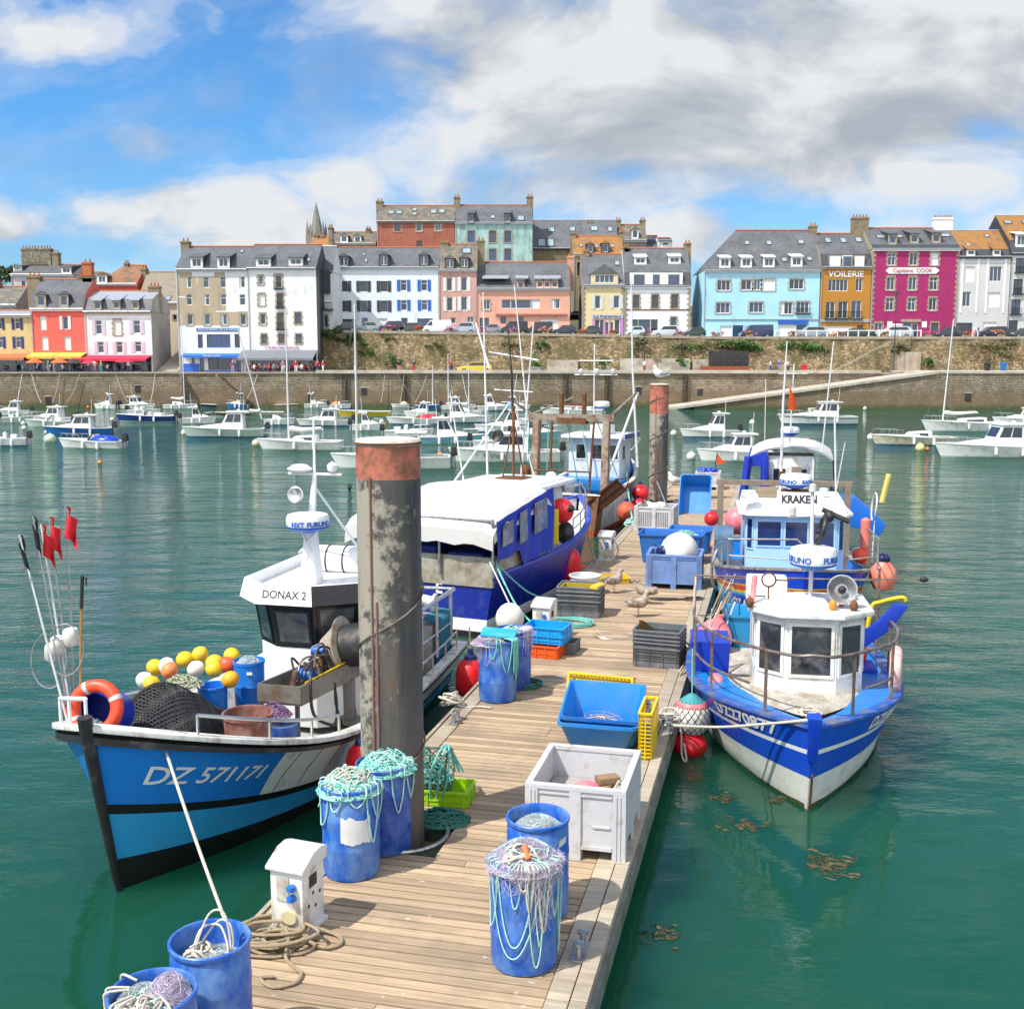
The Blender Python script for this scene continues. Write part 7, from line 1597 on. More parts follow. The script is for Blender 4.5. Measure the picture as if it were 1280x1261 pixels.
# pulpit rail
b=MB(); rr=.022
def gp(q,sd,dz_,ins=.08): a=H.pt(q,1,sd); return V((a.x,sd*max(0,abs(a.y)-ins),a.z+dz_))
left=[gp(.40,-1,.88),gp(.55,-1,.90),gp(.72,-1,.88),gp(.86,-1,.86)]; right=[gp(.86,1,.86),gp(.72,1,.84),gp(.55,1,.84),gp(.42,1,.82)]
fr=V((H.pt(1,1,1).x-.5,0,zs(1)+.82))
b.tube(smoothpath(left+[gp(.94,-1,.85,.14),fr+V((.15,0,.02)),gp(.94,1,.85,.14)]+right,4),rr,8); b.tube(smoothpath([gp(.55,-1,.38),gp(.72,-1,.37),gp(.86,-1,.36)],4),rr*.85,7); b.tube(smoothpath([gp(.86,1,.36),gp(.72,1,.35),gp(.45,1,.35)],4),rr*.85,7)
for q in(.55,.72,.90):
    for sd in(1,-1): b.tube([gp(q,sd,0),gp(q,sd,.84)],rr,7)
b.tube([gp(.42,1,0),gp(.42,1,.82)],rr,7); b.tube([gp(.40,-1,.88),gp(.34,-1,1.35),gp(.34,-1,0)],rr,7)
b.tube([gp(.34,-1,1.35),gp(.25,1,1.25)],.016,6); b.tube([gp(.25,1,0),gp(.25,1,1.45)],rr,7); b.tube([gp(.34,-1,1.3),gp(.1,1,1.1)+V((0,.9,.02))],.012,6)
b.build('pulpit_rail',RSTEEL,dz)
b=MB(); b.ball(tuple(gp(.1,1,1.1)+V((0,.95,.02))),.06,8,(1,1.3,.8)); b.build('boom_end',BLK,dz)
# working deck clutter
b=MB(); b.hexa([gp(.52,-1,-.2,.1),gp(.52,-1,-.2,.6),gp(.42,-1,-.2,.6),gp(.42,-1,-.2,.1)],[gp(.54,-1,.52,.02),gp(.54,-1,.52,.62),gp(.38,-1,.52,.62),gp(.38,-1,.52,.02)]); b.build('blue_locker',mat('deep_royal_plastic',(.008,.04,.42),.4),dz,bev=.02)
b=MB(); b.bx(2.2,2.8,.95,1.3,.55,1.0); b.build('port_locker',mat('deep_royal_plastic',(.008,.04,.42),.4),dz,bev=.02)
b=MB(); b.tube(smoothpath([(1.9,1.22,1.1),(1.9,1.30,1.75),(1.9,1.42,1.86),(1.9,1.75,1.95),(1.9,1.82,1.9)],6),.035,8); b.build('yellow_davit',YEL,dz); b=MB(); b.prism([(1.0,.95),(1.62,1.45),(1.86,1.82),(1.66,1.86),(1.40,1.55),(1.0,1.3)],1.84,1.96,'x'); b.build('blue_fairing',mat('deep_royal_plastic',(.008,.04,.42),.4),dz,bev=.02)
dk=[]
def dzw(x,y,z): M=Matrix.Rotation(rz,2); q=M@V((x,y)); return (dz.location.x+q.x,dz.location.y+q.y,z)
def lump(name,lab,cat,p,r,m,sq=(1,1,1),n=12):
    t=MB(); t.ball((0,0,0),r,n,sq); o=t.build(name,m,loc=dzw(*p)); return tag(o,lab,cat)
lump('red_motor','red pump lying in the blue locker of the DZ270877 boat','pump',(2.95,-1.05,1.22),.11,RED,(1,.8,1)); lump('red_float','red float on the working deck right of the DZ270877 wheelhouse','float',(2.3,1.05,1.10),.16,RED); lump('oilskin','crumpled red and yellow oilskin behind the DZ270877 wheelhouse','clothing',(1.6,.85,1.25),.2,mat('red_oilskin',(.5,.06,.05),.6),(1,1.2,.7))
lump('red_float','small pink float at the starboard rail of the DZ270877 boat','float',(3.75,-1.15,.98),.12,PINK)
o=crate('small yellow crate beside the port side of the DZ270877 wheelhouse',dzw(3.3,1.12,.66),rz,.34,.22,.16,YEL)
lifering('sun bleached pink lifebuoy hung on the right rail of the DZ270877 boat',dzw(*(gp(.60,1,.30)+V((0,-.02,0)))),.27,.085,PALEPINK,(R(90),0,R(70)),mat('pale_tape',(.6,.5,.48),.6))
t=MB(); heap(t,(0,0,0),.16,.14,.1,7,.012,7,rs=random.Random(2)); o=t.build('anchor_rope',ROPEW,loc=dzw(5.72,0,zs(.95)+.02),fixn=False); tag(o,'grey white rope made fast at the stem of the DZ270877 boat','rope')
a=V(pw(3.12,14.85,DECK+.08)); c=V(dzw(6.34,-.07,zs(1)+.09)); line('mooring_rope','white bow line of the DZ270877 boat leading to the pontoon cleat',[a,a*.6+c*.4+V((0,0,-.05)),a*.3+c*.7+V((0,0,-.03)),c],.017,ROPEW)
line('mooring_rope','second thin bow line beside the white one of the DZ270877 boat',[a+V((0,.05,.0)),a*.5+c*.5+V((.05,.1,-.09)),c+V((0,.05,0))],.010,ROPEW)
# fenders between that boat and the pontoon
x,y,_=pw(3.42,15.75,0); t=thing('fender','large white fender in black netting beside the bow of the DZ270877 boat','fender',(x,y,.54)); b=MB(); b.ball((0,0,0),.285,24,(1,1,1.05)); b.build('body',FOAM,t); b=MB()
for k in range(18):
    for sg in(1,-1):
        b.tube([(.291*sin(pi*(i+.3)/13)*cos(k*pi/9+sg*i*.19),.291*sin(pi*(i+.3)/13)*sin(k*pi/9+sg*i*.19),-.291*1.05*cos(pi*(i+.3)/13)) for i in range(13)],.0045,4,cap=False)
b.build('netting',NETB,t,fixn=False); b=MB(); b.lathe([(.19,.235),(.10,.30),(.05,.34)],n=20); b.build('top_lashing',mat('teal_lashing',(.05,.30,.32),.7),t); b=MB(); b.lathe([(.235,.175),(.225,.205),(.195,.235)],n=24); b.build('pink_lashing',PINK,t); b=MB(); b.tube([(0,0,.33),(.0,.05,1.0)],.012,5); b.build('lanyard',ROPET,t)
t=MB(); t.ball((0,0,0),.26,20,(1,1,.8)); o=t.build('fender',RED,loc=pw(3.40,15.7,.14)); tag(o,'red fender low on the water under the netted white one','fender')
x,y,_=pw(3.50,18.0,0); t=MB(); t.lathe([(0,-.35),(.12,-.3),(.15,-.1),(.15,.2),(.1,.33),(.03,.38)],n=16); t.tube([(0,0,.37),(.05,0,.9)],.012,5); o=t.build('fender',FOAM,loc=(x,y,.75)); tag(o,'long white cylindrical fender against the pontoon left of the blue locker','fender')
# ================================================================ KRAKEN
rz2=yaw(RZIN,4); L2=7.6
kr=thing('fishing_boat','sky blue and navy fishing boat with KRAKEN on its wheelhouse','fishing boat',stern_at(5.02,20.85,rz2,L2),rz2)
ks=lambda q:1.25+.62*max(0,(q-.3)/.7)**1.9
H=Hull(L2,3.15,ks,tr=.9,p=4.4,pw_=2.4,kw=.86,rake=.3,flare=1.2,mid=.45)
H.build(kr,[(.12,0),(.70,1),(.735,2),(.80,3),(.815,2),(1.,4)],[BLKG,mat('bright_sky_hull',(.02,.36,.72),.35,dirt=(.05,.32,.6),damt=.15),YEL,mat('red_orange_stripe',(.62,.05,.015),.4),RBLUE],N=44)
H.strip(kr,'gunwale',mat('grey_timber_cap',(.28,.27,.25),.7,dirt=(.12,.1,.08),damt=.4),1,1,.03,.12,z0=0,z1=.04)
zf=lambda q:ks(q)-.10-.35*max(0,min(1,(.70-q)*8)); H.deck(kr,SBLUE,zf,camber=.08); H.inner(kr,SBLUE,zf)
for sd,q in((-1,.86),(1,.86)):
    pn=MB(); qs=[q-.075+.15*i/8 for i in range(9)]
    for i in range(8): pn.quad(*[H.pt(qs[k],h,sd)+V((.02,sd*.008,0)) for k,h in((i,.47),(i+1,.47),(i+1,.67),(i,.67))])
    pn.build('number_panel',RBLUE,kr,fixn=False)
H.text(kr,'DZ 444913',.16,.86,.57,-1,TEXTW,bold=.004,shear=.2,sx=.9,lift=.03); H.text(kr,'DZ 444913',.16,.86,.57,1,TEXTW,bold=.004,shear=.2,sx=.9,lift=.03)
xw=6.0; zb_,zt_=1.45,2.62
low=[(xw,-.80),(xw,.80),(xw-.22,.96),(xw-1.9,1.0),(xw-1.9,-1.0),(xw-.22,-.96)]; top=[(xw-.06,-.80),(xw-.06,.80),(xw-.26,.96),(xw-1.9,1.0),(xw-1.9,-1.0),(xw-.26,-.96)]
PB=mat('pale_blue_wheelhouse',(.36,.55,.78),.35,var=.05); b=MB(); b.add([(x,y,zb_) for x,y in low]+[(x,y,zt_) for x,y in top],[(i,(i+1)%6,6+(i+1)%6,6+i) for i in range(6)]); b.build('wheelhouse',PB,kr,ang=20)
NG=mat('navy_tinted_glass',(.012,.03,.12),.06,var=.5,sc=1.5,spec=.8)
kw_=lambda *a:wq2(low,top,zb_,zt_,*a)
panes(kr,[kw_(0,1,.02,.34,.46,.92),kw_(0,1,.36,.66,.46,.92),kw_(0,1,.68,.98,.46,.92),kw_(5,0,.12,.9,.40,.95),kw_(1,2,.12,.9,.40,.95),kw_(4,5,.55,.95,.45,.92)],PB,NG,.03)
b=MB(); b.prism([(xw+.10,-.95),(xw+.10,.95),(xw-.2,1.12),(xw-2.0,1.12),(xw-2.0,-1.12),(xw-.2,-1.12)],zt_+.001,zt_+.06,'z'); b.hexa([(xw+.04,-.98,zt_+.061),(xw+.04,.98,zt_+.061),(xw-1.9,1.05,zt_+.061),(xw-1.9,-1.05,zt_+.061)],[(xw-.2,-.92,zt_+.30),(xw-.2,.92,zt_+.30),(xw-1.9,1.0,zt_+.30),(xw-1.9,-1.0,zt_+.30)]); b.build('roof',WC,kr,bev=.02)
b=MB(); b.hexa([(xw-.10,-.40,zt_+.18),(xw-.10,.56,zt_+.18),(xw-.15,.56,zt_+.18),(xw-.15,-.40,zt_+.18)],[(xw-.17,-.36,zt_+.46),(xw-.17,.52,zt_+.46),(xw-.22,.52,zt_+.46),(xw-.22,-.36,zt_+.46)]); sb=b.build('sign_board',WC,kr,bev=.01)
lettering('KRAKEN',.145,TEXTK,sb,lambda X,Y,Z:V((xw-.10-(.14+Y)*.25+Z+.006,.06+X,zt_+.32+Y)),bold=.010,sx=.86)
radome(kr,xw-.75,.03,zt_+.52,.32,.26,(('FURUNO',R(-40)),('RADAR',R(50)))); b=MB(); b.tube([(xw-.75,.03,zt_+.3),(xw-.75,.03,zt_+.5)],.08,10); b.bx(xw-.9,xw-.6,-.25,.3,zt_+.30,zt_+.44); b.build('radar_base',RUSTM,kr)
b=MB(); b.tube([(xw-.95,.86,zt_+.3),(xw-1.0,.78,zt_+2.0)],.018,6); b.tube([(xw-.95,.35,zt_+.3),(xw-.95,.35,zt_+.62)],.02,6); b.lathe([(.04,0),(.09,.02),(.09,.14),(.0,.16)],(xw-.8,.6,zt_+.34),12); b.lathe([(.03,0),(.1,.1),(.11,.13),(.0,.05)],(xw-.1,-.86,zt_+.32),14,Matrix.Rotation(R(60),4,'Y')); b.lathe([(.03,0),(.1,.1),(.11,.13),(.0,.05)],(xw-.1,-1.0,zt_+.25),14,Matrix.Rotation(R(60),4,'Y')); b.build('roof_fittings',WP,kr)
b=MB(); b.bx(xw-1.2,xw-.5,-.75,-.35,zt_+.31,zt_+.45); b.build('roof_box',mat('tan_wood_box',(.26,.20,.13),.8,var=.3),kr)
# timber stern gantry, winch at the pontoon side, rails, oars
GT=mat('weathered_timber',(.24,.19,.14),.85,var=.3,sc=6)
b=MB()
for y_ in(-1.42,1.42): b.bx(2.4,2.54,y_-.07,y_+.07,.9,2.85)
b.bx(2.4,2.54,-1.52,1.52,2.851,2.96); b.build('stern_gantry',GT,kr)
b=MB(); c=(5.35,-1.42,2.05); b.mat(0).lathe([(.0,-.22),(.26,-.22),(.26,.16),(.0,.16)],c,24,Matrix.Rotation(R(90),4,'X')); b.lathe([(.20,-.1),(.20,.1)],(5.75,-1.38,1.85),18,Matrix.Rotation(R(90),4,'Y')); b.lathe([(0,-.1),(.2,-.1),(.2,.1),(0,.1)],(5.72,-1.38,1.85),20,Matrix.Rotation(R(90),4,'Y')); b.mat(1).tube([(5.35,-1.42,2.0),(5.3,-1.3,1.2)],.06,8); b.tube(smoothpath([(5.8,-1.5,1.95),(5.9,-1.62,1.6),(5.75,-1.6,1.2),(5.6,-1.5,1.0)],6),.03,7); b.bx(5.0,5.7,-1.35,-1.0,1.3,1.55); b.build('winch',[mat('worn_teal_blue_paint',(.04,.15,.30),.5,var=.3,dirt=(.12,.14,.16),damt=.4,dsc=5),STEEL],kr)
b=MB(); b.tube([(7.45,-1.35,1.86),(7.45,-1.35,2.36),(7.55,-.1,2.40),(7.55,.0,2.3),(7.55,.0,1.9)],.02,7); b.tube([(7.45,-1.35,2.05),(7.55,0,2.0)],.014,6); b.tube([(6.6,-1.45,1.7),(6.6,-1.45,2.3),(7.45,-1.35,2.36)],.02,7); b.tube([(6.9,1.45,1.75),(6.9,1.45,2.35),(5.0,1.5,2.3),(5.0,1.5,1.5)],.02,7); b.tube([(7.0,.9,1.95),(6.8,1.47,2.0),(5.0,1.5,1.9)],.014,6); b.build('rail',STEEL,kr)
def kw3(x,y,z): M=Matrix.Rotation(rz2,2); q=M@V((x,y)); return (kr.location.x+q.x,kr.location.y+q.y,z)
t=thing('fender','orange pink fender hanging off the right bow of the KRAKEN','fender',kw3(5.9,1.72,1.45)); b=MB(); b.lathe([(0,-.3),(.18,-.25),(.27,-.05),(.24,.15),(.1,.32)],n=20); b.build('body',mat('coral_fender',(.78,.20,.13),.45,dirt=(.6,.3,.2),damt=.25),t); b=MB(); b.lathe([(.12,.30),(.13,.38),(.05,.46)],n=12); b.build('cap',NAVY,t)
t=MB(); t.lathe([(0,-.5),(.09,-.48),(.10,.42),(.0,.48)],n=14); o=t.build('fender',mat('orange_long_fender',(.75,.20,.16),.5),loc=kw3(5.2,1.45,2.05)); tag(o,'upright slim orange pink fender at the right rail of the KRAKEN','fender')
for (x,y,z,r,m,lab) in((3.9,-1.35,1.85,.2,RED,'red float left of the KRAKEN wheelhouse'),(4.6,-1.45,1.75,.16,PINK,'pink float near the winch of the KRAKEN'),(5.3,1.35,1.75,.16,REDO,'orange float right of the KRAKEN wheelhouse'),(4.7,1.4,1.7,.14,FOAM,'white float right of the KRAKEN wheelhouse'),(2.9,-1.62,2.1,.17,RED,'red float under the timber gantry of the KRAKEN')):
    t=MB(); t.ball((0,0,0),r,14); o=t.build('net_float',m,loc=kw3(x,y,z)); tag(o,lab,'float')
b=MB(); b.torus((5.2,1.6,2.75),.28,.016,20,5,Matrix.Rotation(R(85),4,'X')); b.tube([(5.2,1.62,2.45),(5.2,1.6,1.6)],.014,5); b.build('landing_net',WP,kr)
tub('bright blue open tub on the bow gap between the KRAKEN and the DZ270877 boat',kw3(8.25,-.70,.45),rz2+.05,.95,1.35,.75,CBLUE,taper=.85)
x,y,_=pw(3.52,19.4,0); buoy('faded pink fender between the pontoon and the KRAKEN',(x,y,.82),.32,PINK,mat('pink_cap',(.6,.15,.2),.5),(.3,.2,1),'fender')
t=MB(); rs=random.Random(21)
for i in range(12):
    a=V(pw(3.15+rs.uniform(-.1,.1),17.3+rs.uniform(0,5.),DECK+.03)); c=V(pw(3.55+rs.uniform(0,.3),19+rs.uniform(0,3.5),1.2+rs.uniform(0,.6))); t.mat(i%3).tube(smoothpath([a,(a+c)/2+V((rs.uniform(-.15,.15),0,-.2)),c],6),.014,5)
heap(t,pw(3.1,18.6,DECK),.2,.6,.3,10,.016,8,rs=rs); o=t.build('mooring_ropes',[ROPE,ROPEW,RSTEEL],fixn=False); tag(o,'tangle of mooring ropes between the right pontoon edge and the two bows','rope')
b=MB(); b.hexa([pw(2.35,18.3,DECK+.5),pw(2.5,18.3,DECK+.5),pw(3.2,18.6,DECK+.0),pw(3.0,18.6,DECK+.0)],[pw(2.33,18.2,DECK+.75),pw(2.4,18.2,DECK+.75),pw(3.2,18.5,DECK+.1),pw(3.0,18.5,DECK+.12)]); o=b.build('anchor_plate',mat('ochre_steel',(.26,.17,.06),.6,dirt=RUST,damt=.4)); tag(o,'ochre steel boom foot poking over the right edge behind the grey crates','boom')
# ================================================================ third boat, blue canvas shelter, behind the KRAKEN
rz3=yaw(RZOUT,0); x,y,_=pw(4.85,29.6,0); th=thing('fishing_boat','white fishing boat with royal blue canvas shelter behind the KRAKEN','fishing boat',(x,y,0),rz3)
H=Hull(7.5,2.9,lambda q:1.3+.5*max(0,q-.4)**1.5,tr=.92,p=2.6,pw_=1.8,rake=.4)
H.build(th,[(.15,0),(.7,1),(1.,2)],[BLKG,WBK,SBLUE],N=24); H.strip(th,'gunwale',SBLUE,1,1,.03,.12,z0=0,z1=.05); H.deck(th,SBLUE,lambda q:.85); H.inner(th,SBLUE,lambda q:.85)
b=MB(); b.bx(1.3,2.6,-.62,.62,1.0,3.12); b.build('wheelhouse',WBK,th,bev=.02)
panes(th,[((1.299,-.10+.56*k,2.3) if 0 else (1.298,.50-.56*k,2.25),(1.298,.08-.56*k,2.25),(1.298,.08-.56*k,2.82),(1.298,.50-.56*k,2.82)) for k in(0,1)],WBK,GLASS,.05)
b=MB(); n=10; sec=[]
for i in range(n+1): a=-1+2*i/n; sec.append((a*1.12,3.02+.30*(1-abs(a)**3)+.05))
for x0,x1 in((1.15,3.6),):
    vs=[(x0,y,z) for y,z in sec]+[(x1,y,z+.1) for y,z in sec]+[(x0+.02,y*.97,z-.05) for y,z in sec]+[(x1-.02,y*.97,z+.05) for y,z in sec]
    m=n+1; fs=[(i,i+1,m+i+1,m+i) for i in range(n)]+[(2*m+i,3*m+i,3*m+i+1,2*m+i+1) for i in range(n)]+[(i,2*m+i,2*m+i+1,i+1) for i in range(n)]+[(m+i,m+i+1,3*m+i+1,3*m+i) for i in range(n)]; b.add(vs,fs)
b.build('canopy_roof',CANVAS,th)
b=MB(); b.tube([(1.12,1.12,3.1),(1.12,1.32,1.3)],.11,8); b.tube([(1.12,.68,3.1),(1.12,.68,1.3)],.11,8); b.hexa([(1.08,.62,2.85),(1.16,.62,2.85),(1.16,1.16,2.85),(1.08,1.16,2.85)],[(1.08,.62,3.26),(1.16,.62,3.26),(1.16,1.12,3.1),(1.08,1.12,3.1)]); b.hexa([(.7,1.28,1.3),(3.3,1.28,1.3),(3.3,1.25,1.3),(.7,1.25,1.3)],[(.7,1.13,3.1),(3.3,1.13,3.2),(3.3,1.10,3.2),(.7,1.10,3.1)]); b.build('canvas_side',BCANVAS,th)
b=MB(); b.hexa([(.7,-1.28,1.3),(3.3,-1.28,1.3),(3.3,-1.25,1.3),(.7,-1.25,1.3)],[(.7,-1.13,2.3),(3.3,-1.13,2.3),(3.3,-1.10,2.3),(.7,-1.10,2.3)]); b.tube([(.65,-1.25,1.3),(.65,-1.12,3.1)],.04,8); b.tube([(1.5,-1.25,1.3),(1.5,-1.12,3.1)],.03,8); b.build('dark_side_curtain',mat('dark_navy_canvas',(.02,.03,.05),.6),th)
b=MB(); b.bx(.35,.6,-.28,-.02,1.0,2.9); b.bx(.38,.5,-.9,.7,2.2,2.28); b.build('timber_post',GT,th); b=MB(); b.tube([(.5,.25,1.0),(.5,.25,4.6),(.5,.20,6.2)],[.05,.03,.015],8); b.tube([(1.2,-.8,3.2),(1.1,-1.0,6.2)],.018,6); b.tube([(.9,.7,3.3),(.9,.72,5.2)],.012,6); b.tube([(.9,.05,3.4),(.9,.0,5.6)],.02,6); b.tube([(.9,-.35,5.35),(.9,.4,5.35)],.014,6); b.build('mast',WP,th)
radome(th,1.0,.05,3.72,.25,.22); b=MB(); b.lathe([(.04,0),(.05,.06),(.05,.5),(.0,.5)],(.55,.25,2.3),10); b.lathe([(0,0),(.09,0),(.09,.18),(0,.18)],(.5,.22,2.6),12); b.build('winch_post',RUSTM,th)
b=MB(); b.prism([(-.55,0),(.25,.25),(.55,.75),(.50,1.0),(.1,1.0),(-.45,.55),(-.7,.3)],.1,.9,'x'); o=b.build('engine_cover',mat('sun_blue_plastic',(.01,.13,.55),.4),loc=(.2,-1.75,1.15),parent=th,bev=.04); b=MB(); b.tube([(.7,-2.35,2.0),(.7,-2.5,2.75)],.07,8); b.build('yellow_tube',mat('pale_yellow_tube',(.7,.58,.14),.5),th); b=MB(); b.torus((.6,-2.0,1.3),.25,.03,16,6,Matrix.Rotation(R(90),4,'X')); b.build('hose',BLK,th)
t=MB(); t.ball((0,0,0),.36,20); o=t.build('buoy',PINK,loc=pw(3.55,29.2,1.55)); tag(o,'round pink buoy between the far white bin and the blue canvas boat','buoy')
t=MB(); t.hexa([(0,0,0),(.02,0,0),(.02,.05,-.6),(0,.05,-.6)],[(.16,.12,-.28),(.18,.12,-.28),(.26,.12,-.62),(.24,.12,-.62)]); o=t.build('flag',mat('orange_flag',(.80,.10,.01),.7),loc=pw(4.75,30.3,5.0)); tag(o,'orange pennant on the aerial of the blue canvas boat','flag')
# ================================================================ canopy boat (left of the pontoon, stern to camera)
rz4=yaw(RZOUT,-10); x,y,_=pw(-2.42,21.7,0); cb_=thing('fishing_boat','deep blue and white boat under a white tarpaulin with blue side curtains','fishing boat',(x,y,0),rz4)
cs=lambda q:1.30+.62*max(0,(q-.3)/.7)**1.8
H=Hull(8.4,3.0,cs,tr=.93,p=2.5,pw_=1.8,kw=.86,rake=.5,flare=1.3,mid=.45)
def csm(q,h,sd,m):
    if sd<0 and m==1 and .62<q<.80 and .12<h<.42: return 2
    return m
H.build(cb_,[(.10,0),(.30,2),(.36,1),(.88,1),(1.,3)],[BLKG,DBLUE,WC,mat('bright_navy',(.012,.03,.36),.35)],N=44,side_mat=csm)
H.strip(cb_,'gunwale',mat('blue_white_cap',(.05,.10,.50),.5),1,1,.03,.12,z0=0,z1=.05); H.deck(cb_,WBK,lambda q:cs(q)-.32); H.inner(cb_,WC,lambda q:cs(q)-.32)
b=MB(); b.bx(-.04,.05,-1.38,1.38,1.08,1.66); b.bx(.06,2.6,-1.41,-1.36,1.36,1.72); b.bx(-.05,.07,-1.42,1.42,1.661,1.70); b.build('stern_bulwark',mat('stained_cream_panel',(.40,.38,.33),.6,var=.2,dirt=(.2,.15,.09),damt=.4),cb_)
b=MB(); lettering('E',.22,TEXTW,cb_,lambda X,Y,Z:V((-.035-Z,-X-.15,.98+Y)),bold=.012,name='hull_letter')
# canopy
b=MB(); NX_,NY_=14,14; vs=[]
for i in range(NX_+1):
    for j in range(NY_+1):
        u=i/NX_; v=j/NY_*2-1; x=-.25+u*3.3; y=v*(1.50 if v<0 else 1.98); z=2.42+.36*u*(1-.15*u)+.20*(1-abs(v)**2.6)*min(1,u*5+.35)+.012*sin(u*9+v*5)-.10*max(0,abs(v)-.9)*10*(.6+.4*sin(u*20))
        if i==0: z-=.18
        vs.append((x,y,z))
fs=[(i*(NY_+1)+j,(i+1)*(NY_+1)+j,(i+1)*(NY_+1)+j+1,i*(NY_+1)+j+1) for i in range(NX_) for j in range(NY_)]
n0=len(vs); b.add(vs,fs); edge=[i*(NY_+1) for i in range(NX_+1)]; 
b.add([V(vs[k]) for k in range(NY_+1)]+[V(vs[k])+V((-.03,0,-.30-.03*sin(k*1.9))) for k in range(NY_+1)],[(j,j+1,NY_+2+j,NY_+1+j) for j in range(NY_)])
for sd in(0,NY_): b.add([V(vs[i*(NY_+1)+sd]) for i in range(NX_+1)]+[V(vs[i*(NY_+1)+sd])+V((0,(-.03 if sd==0 else .03),-.16-.05*abs(sin(i*1.3)))) for i in range(NX_+1)],[(j,j+1,NX_+2+j,NX_+1+j) for j in range(NX_)])
b.build('tarpaulin_roof',CANVAS,cb_,fixn=False)
b=MB()
for i in range(20):
    for j in range(6):
        def cp(i,j): u=i/20; v=j/6; x=-.15+u*3.1; zt2=2.46+.40*u; zb2=(1.62 if u<.45 else 1.25)+.22*u; return (x+.03*sin(v*5),-1.50-.02-.035*sin(u*26+v*2)*(.3+v),zt2+(zb2-zt2)*v)
        b.quad(cp(i,j),cp(i+1,j),cp(i+1,j+1),cp(i,j+1))
cu_=b.build('side_curtain',BCANVAS,cb_,fixn=False)
for x0,x1,z0,z1 in((.05,.62,1.92,2.36),(.95,1.38,1.85,2.5),(1.75,2.5,1.95,2.62)):
    b=MB(); b.hexa([(x0,-1.56,z0),(x1,-1.56,z0+.05),(x1,-1.575,z0+.05),(x0,-1.575,z0)],[(x0+.03,-1.56,z1),(x1-.03,-1.56,z1+.06),(x1-.03,-1.575,z1+.06),(x0+.03,-1.575,z1)]); b.build('plastic_window',mat('cloudy_plastic',(.22,.24,.27),.15,var=.7,sc=3,spec=.8),cu_,bev=.02)
b=MB()
for x,y in((-.1,-1.42),(-.1,1.42),(-.1,-.2),(2.9,-1.42),(2.9,1.42)): b.tube([(x,y,1.3),(x,y,2.5)],.03,7)
b.tube([(-.1,-1.42,2.48),(-.1,1.42,2.48)],.03,7); b.build('canopy_frame',STEEL,cb_)
b=MB(); b.bx(1.6,2.9,-1.1,1.25,1.0,2.45); b.build('cabin_bulkhead',mat('varnished_brown_wood',(.14,.07,.03),.6,var=.3),cb_); b=MB(); b.bx(.5,1.5,.2,1.2,1.0,1.75); b.bx(.3,1.2,-1.0,-.2,1.0,1.7); b.build('deck_boxes',mat('royal_tub_plastic',(.01,.04,.35),.5),cb_); b=MB(); b.tube([(.4,1.1,1.7),(1.3,-.6,2.5)],.06,8); b.build('awning_pole',mat('royal_tub_plastic',(.01,.04,.35),.5),cb_)
# forward cabin roof, rusty tripod and aerials
b=MB(); b.hexa([(3.2,-1.15,1.4),(5.6,-.95,1.5),(5.6,.95,1.5),(3.2,1.15,1.4)],[(3.2,-1.1,2.72),(5.2,-.85,2.60),(5.2,.85,2.60),(3.2,1.1,2.72)]); b.build('wheelhouse',WBK,cb_,bev=.04); b=MB(); b.bx(3.1,5.3,-1.2,1.2,2.73,2.82); b.build('cabin_roof',WC,cb_,bev=.03)
b=MB()
for a in range(4): b.tube([(4.2+.28*cos(a*pi/2+.4),.0+.28*sin(a*pi/2+.4),2.8),(4.2+.04*cos(a*pi/2),.04*sin(a*pi/2),4.1)],.022,6)
b.bx(3.9,4.5,-.35,.35,2.81,2.9); b.tube([(4.0,-.2,3.1),(4.4,.2,3.1)],.02,6); b.tube([(4.2,0,4.0),(4.2,0,4.6)],.04,8); b.build('rusty_tripod',RUSTM,cb_)
b=MB(); b.tube([(4.2,.02,4.5),(4.2,.05,5.4),(4.22,.15,6.4)],[.035,.03,.015],8); b.build('black_mast',BLK,cb_)
b=MB()
for (x0,y0,z0,x1,y1,z1,r) in((3.6,1.3,2.8,4.2,.1,4.7,.026),(4.5,-.45,2.8,4.2,-.05,4.5,.018),(3.7,1.1,2.8,3.9,1.55,4.9,.02),(4.0,.6,2.8,4.1,.75,7.3,.028),(4.4,-.1,2.8,4.6,-.35,6.6,.024),(4.6,-.2,4.3,4.7,.2,7.5,.022),(3.9,.5,5.5,4.2,1.0,6.6,.03)): b.tube([(x0,y0,z0),(x1,y1,z1)],[r,r*.6],7)
b.tube([(4.2,.5,5.0),(4.2,-.5,4.95)],.014,6); b.tube([(4.3,.7,5.9),(4.3,-.6,5.7)],.02,6); b.build('aerials',WP,cb_)
b=MB(); b.lathe([(0,0),(.12,.02),(.13,.1),(.06,.16),(0,.17)],(4.9,-.7,2.83),14); b.mat(1).lathe([(.02,0),(.14,.08),(.16,.1),(.0,.05)],(4.3,.42,3.85),16,Matrix.Rotation(R(-70),4,'Y')); b.mat(0).bx(3.4,5.1,-1.0,.7,2.821,2.87); b.build('roof_gear',[WC,BLK],cb_)
H.rail(cb_,STEEL,.55,.97,.5,5,.018,inset=.1,mids=(.5,))
def cw(x,y,z): M=Matrix.Rotation(rz4,2); q=M@V((x,y)); return (cb_.location.x+q.x,cb_.location.y+q.y,z)
buoy('red round buoy with dark cap on the side deck of the white tarpaulin boat',cw(4.2,-1.25,2.15),.30,RED,BLK,(.5,-.6,.2)); t=MB(); t.bx(-.06,.06,-.06,.06,-.38,.42); o=t.build('yellow_grid',YEL,loc=cw(3.2,-1.5,1.9),bev=.01); tag(o,'upright yellow plastic grid beside the blue side curtain','grid')
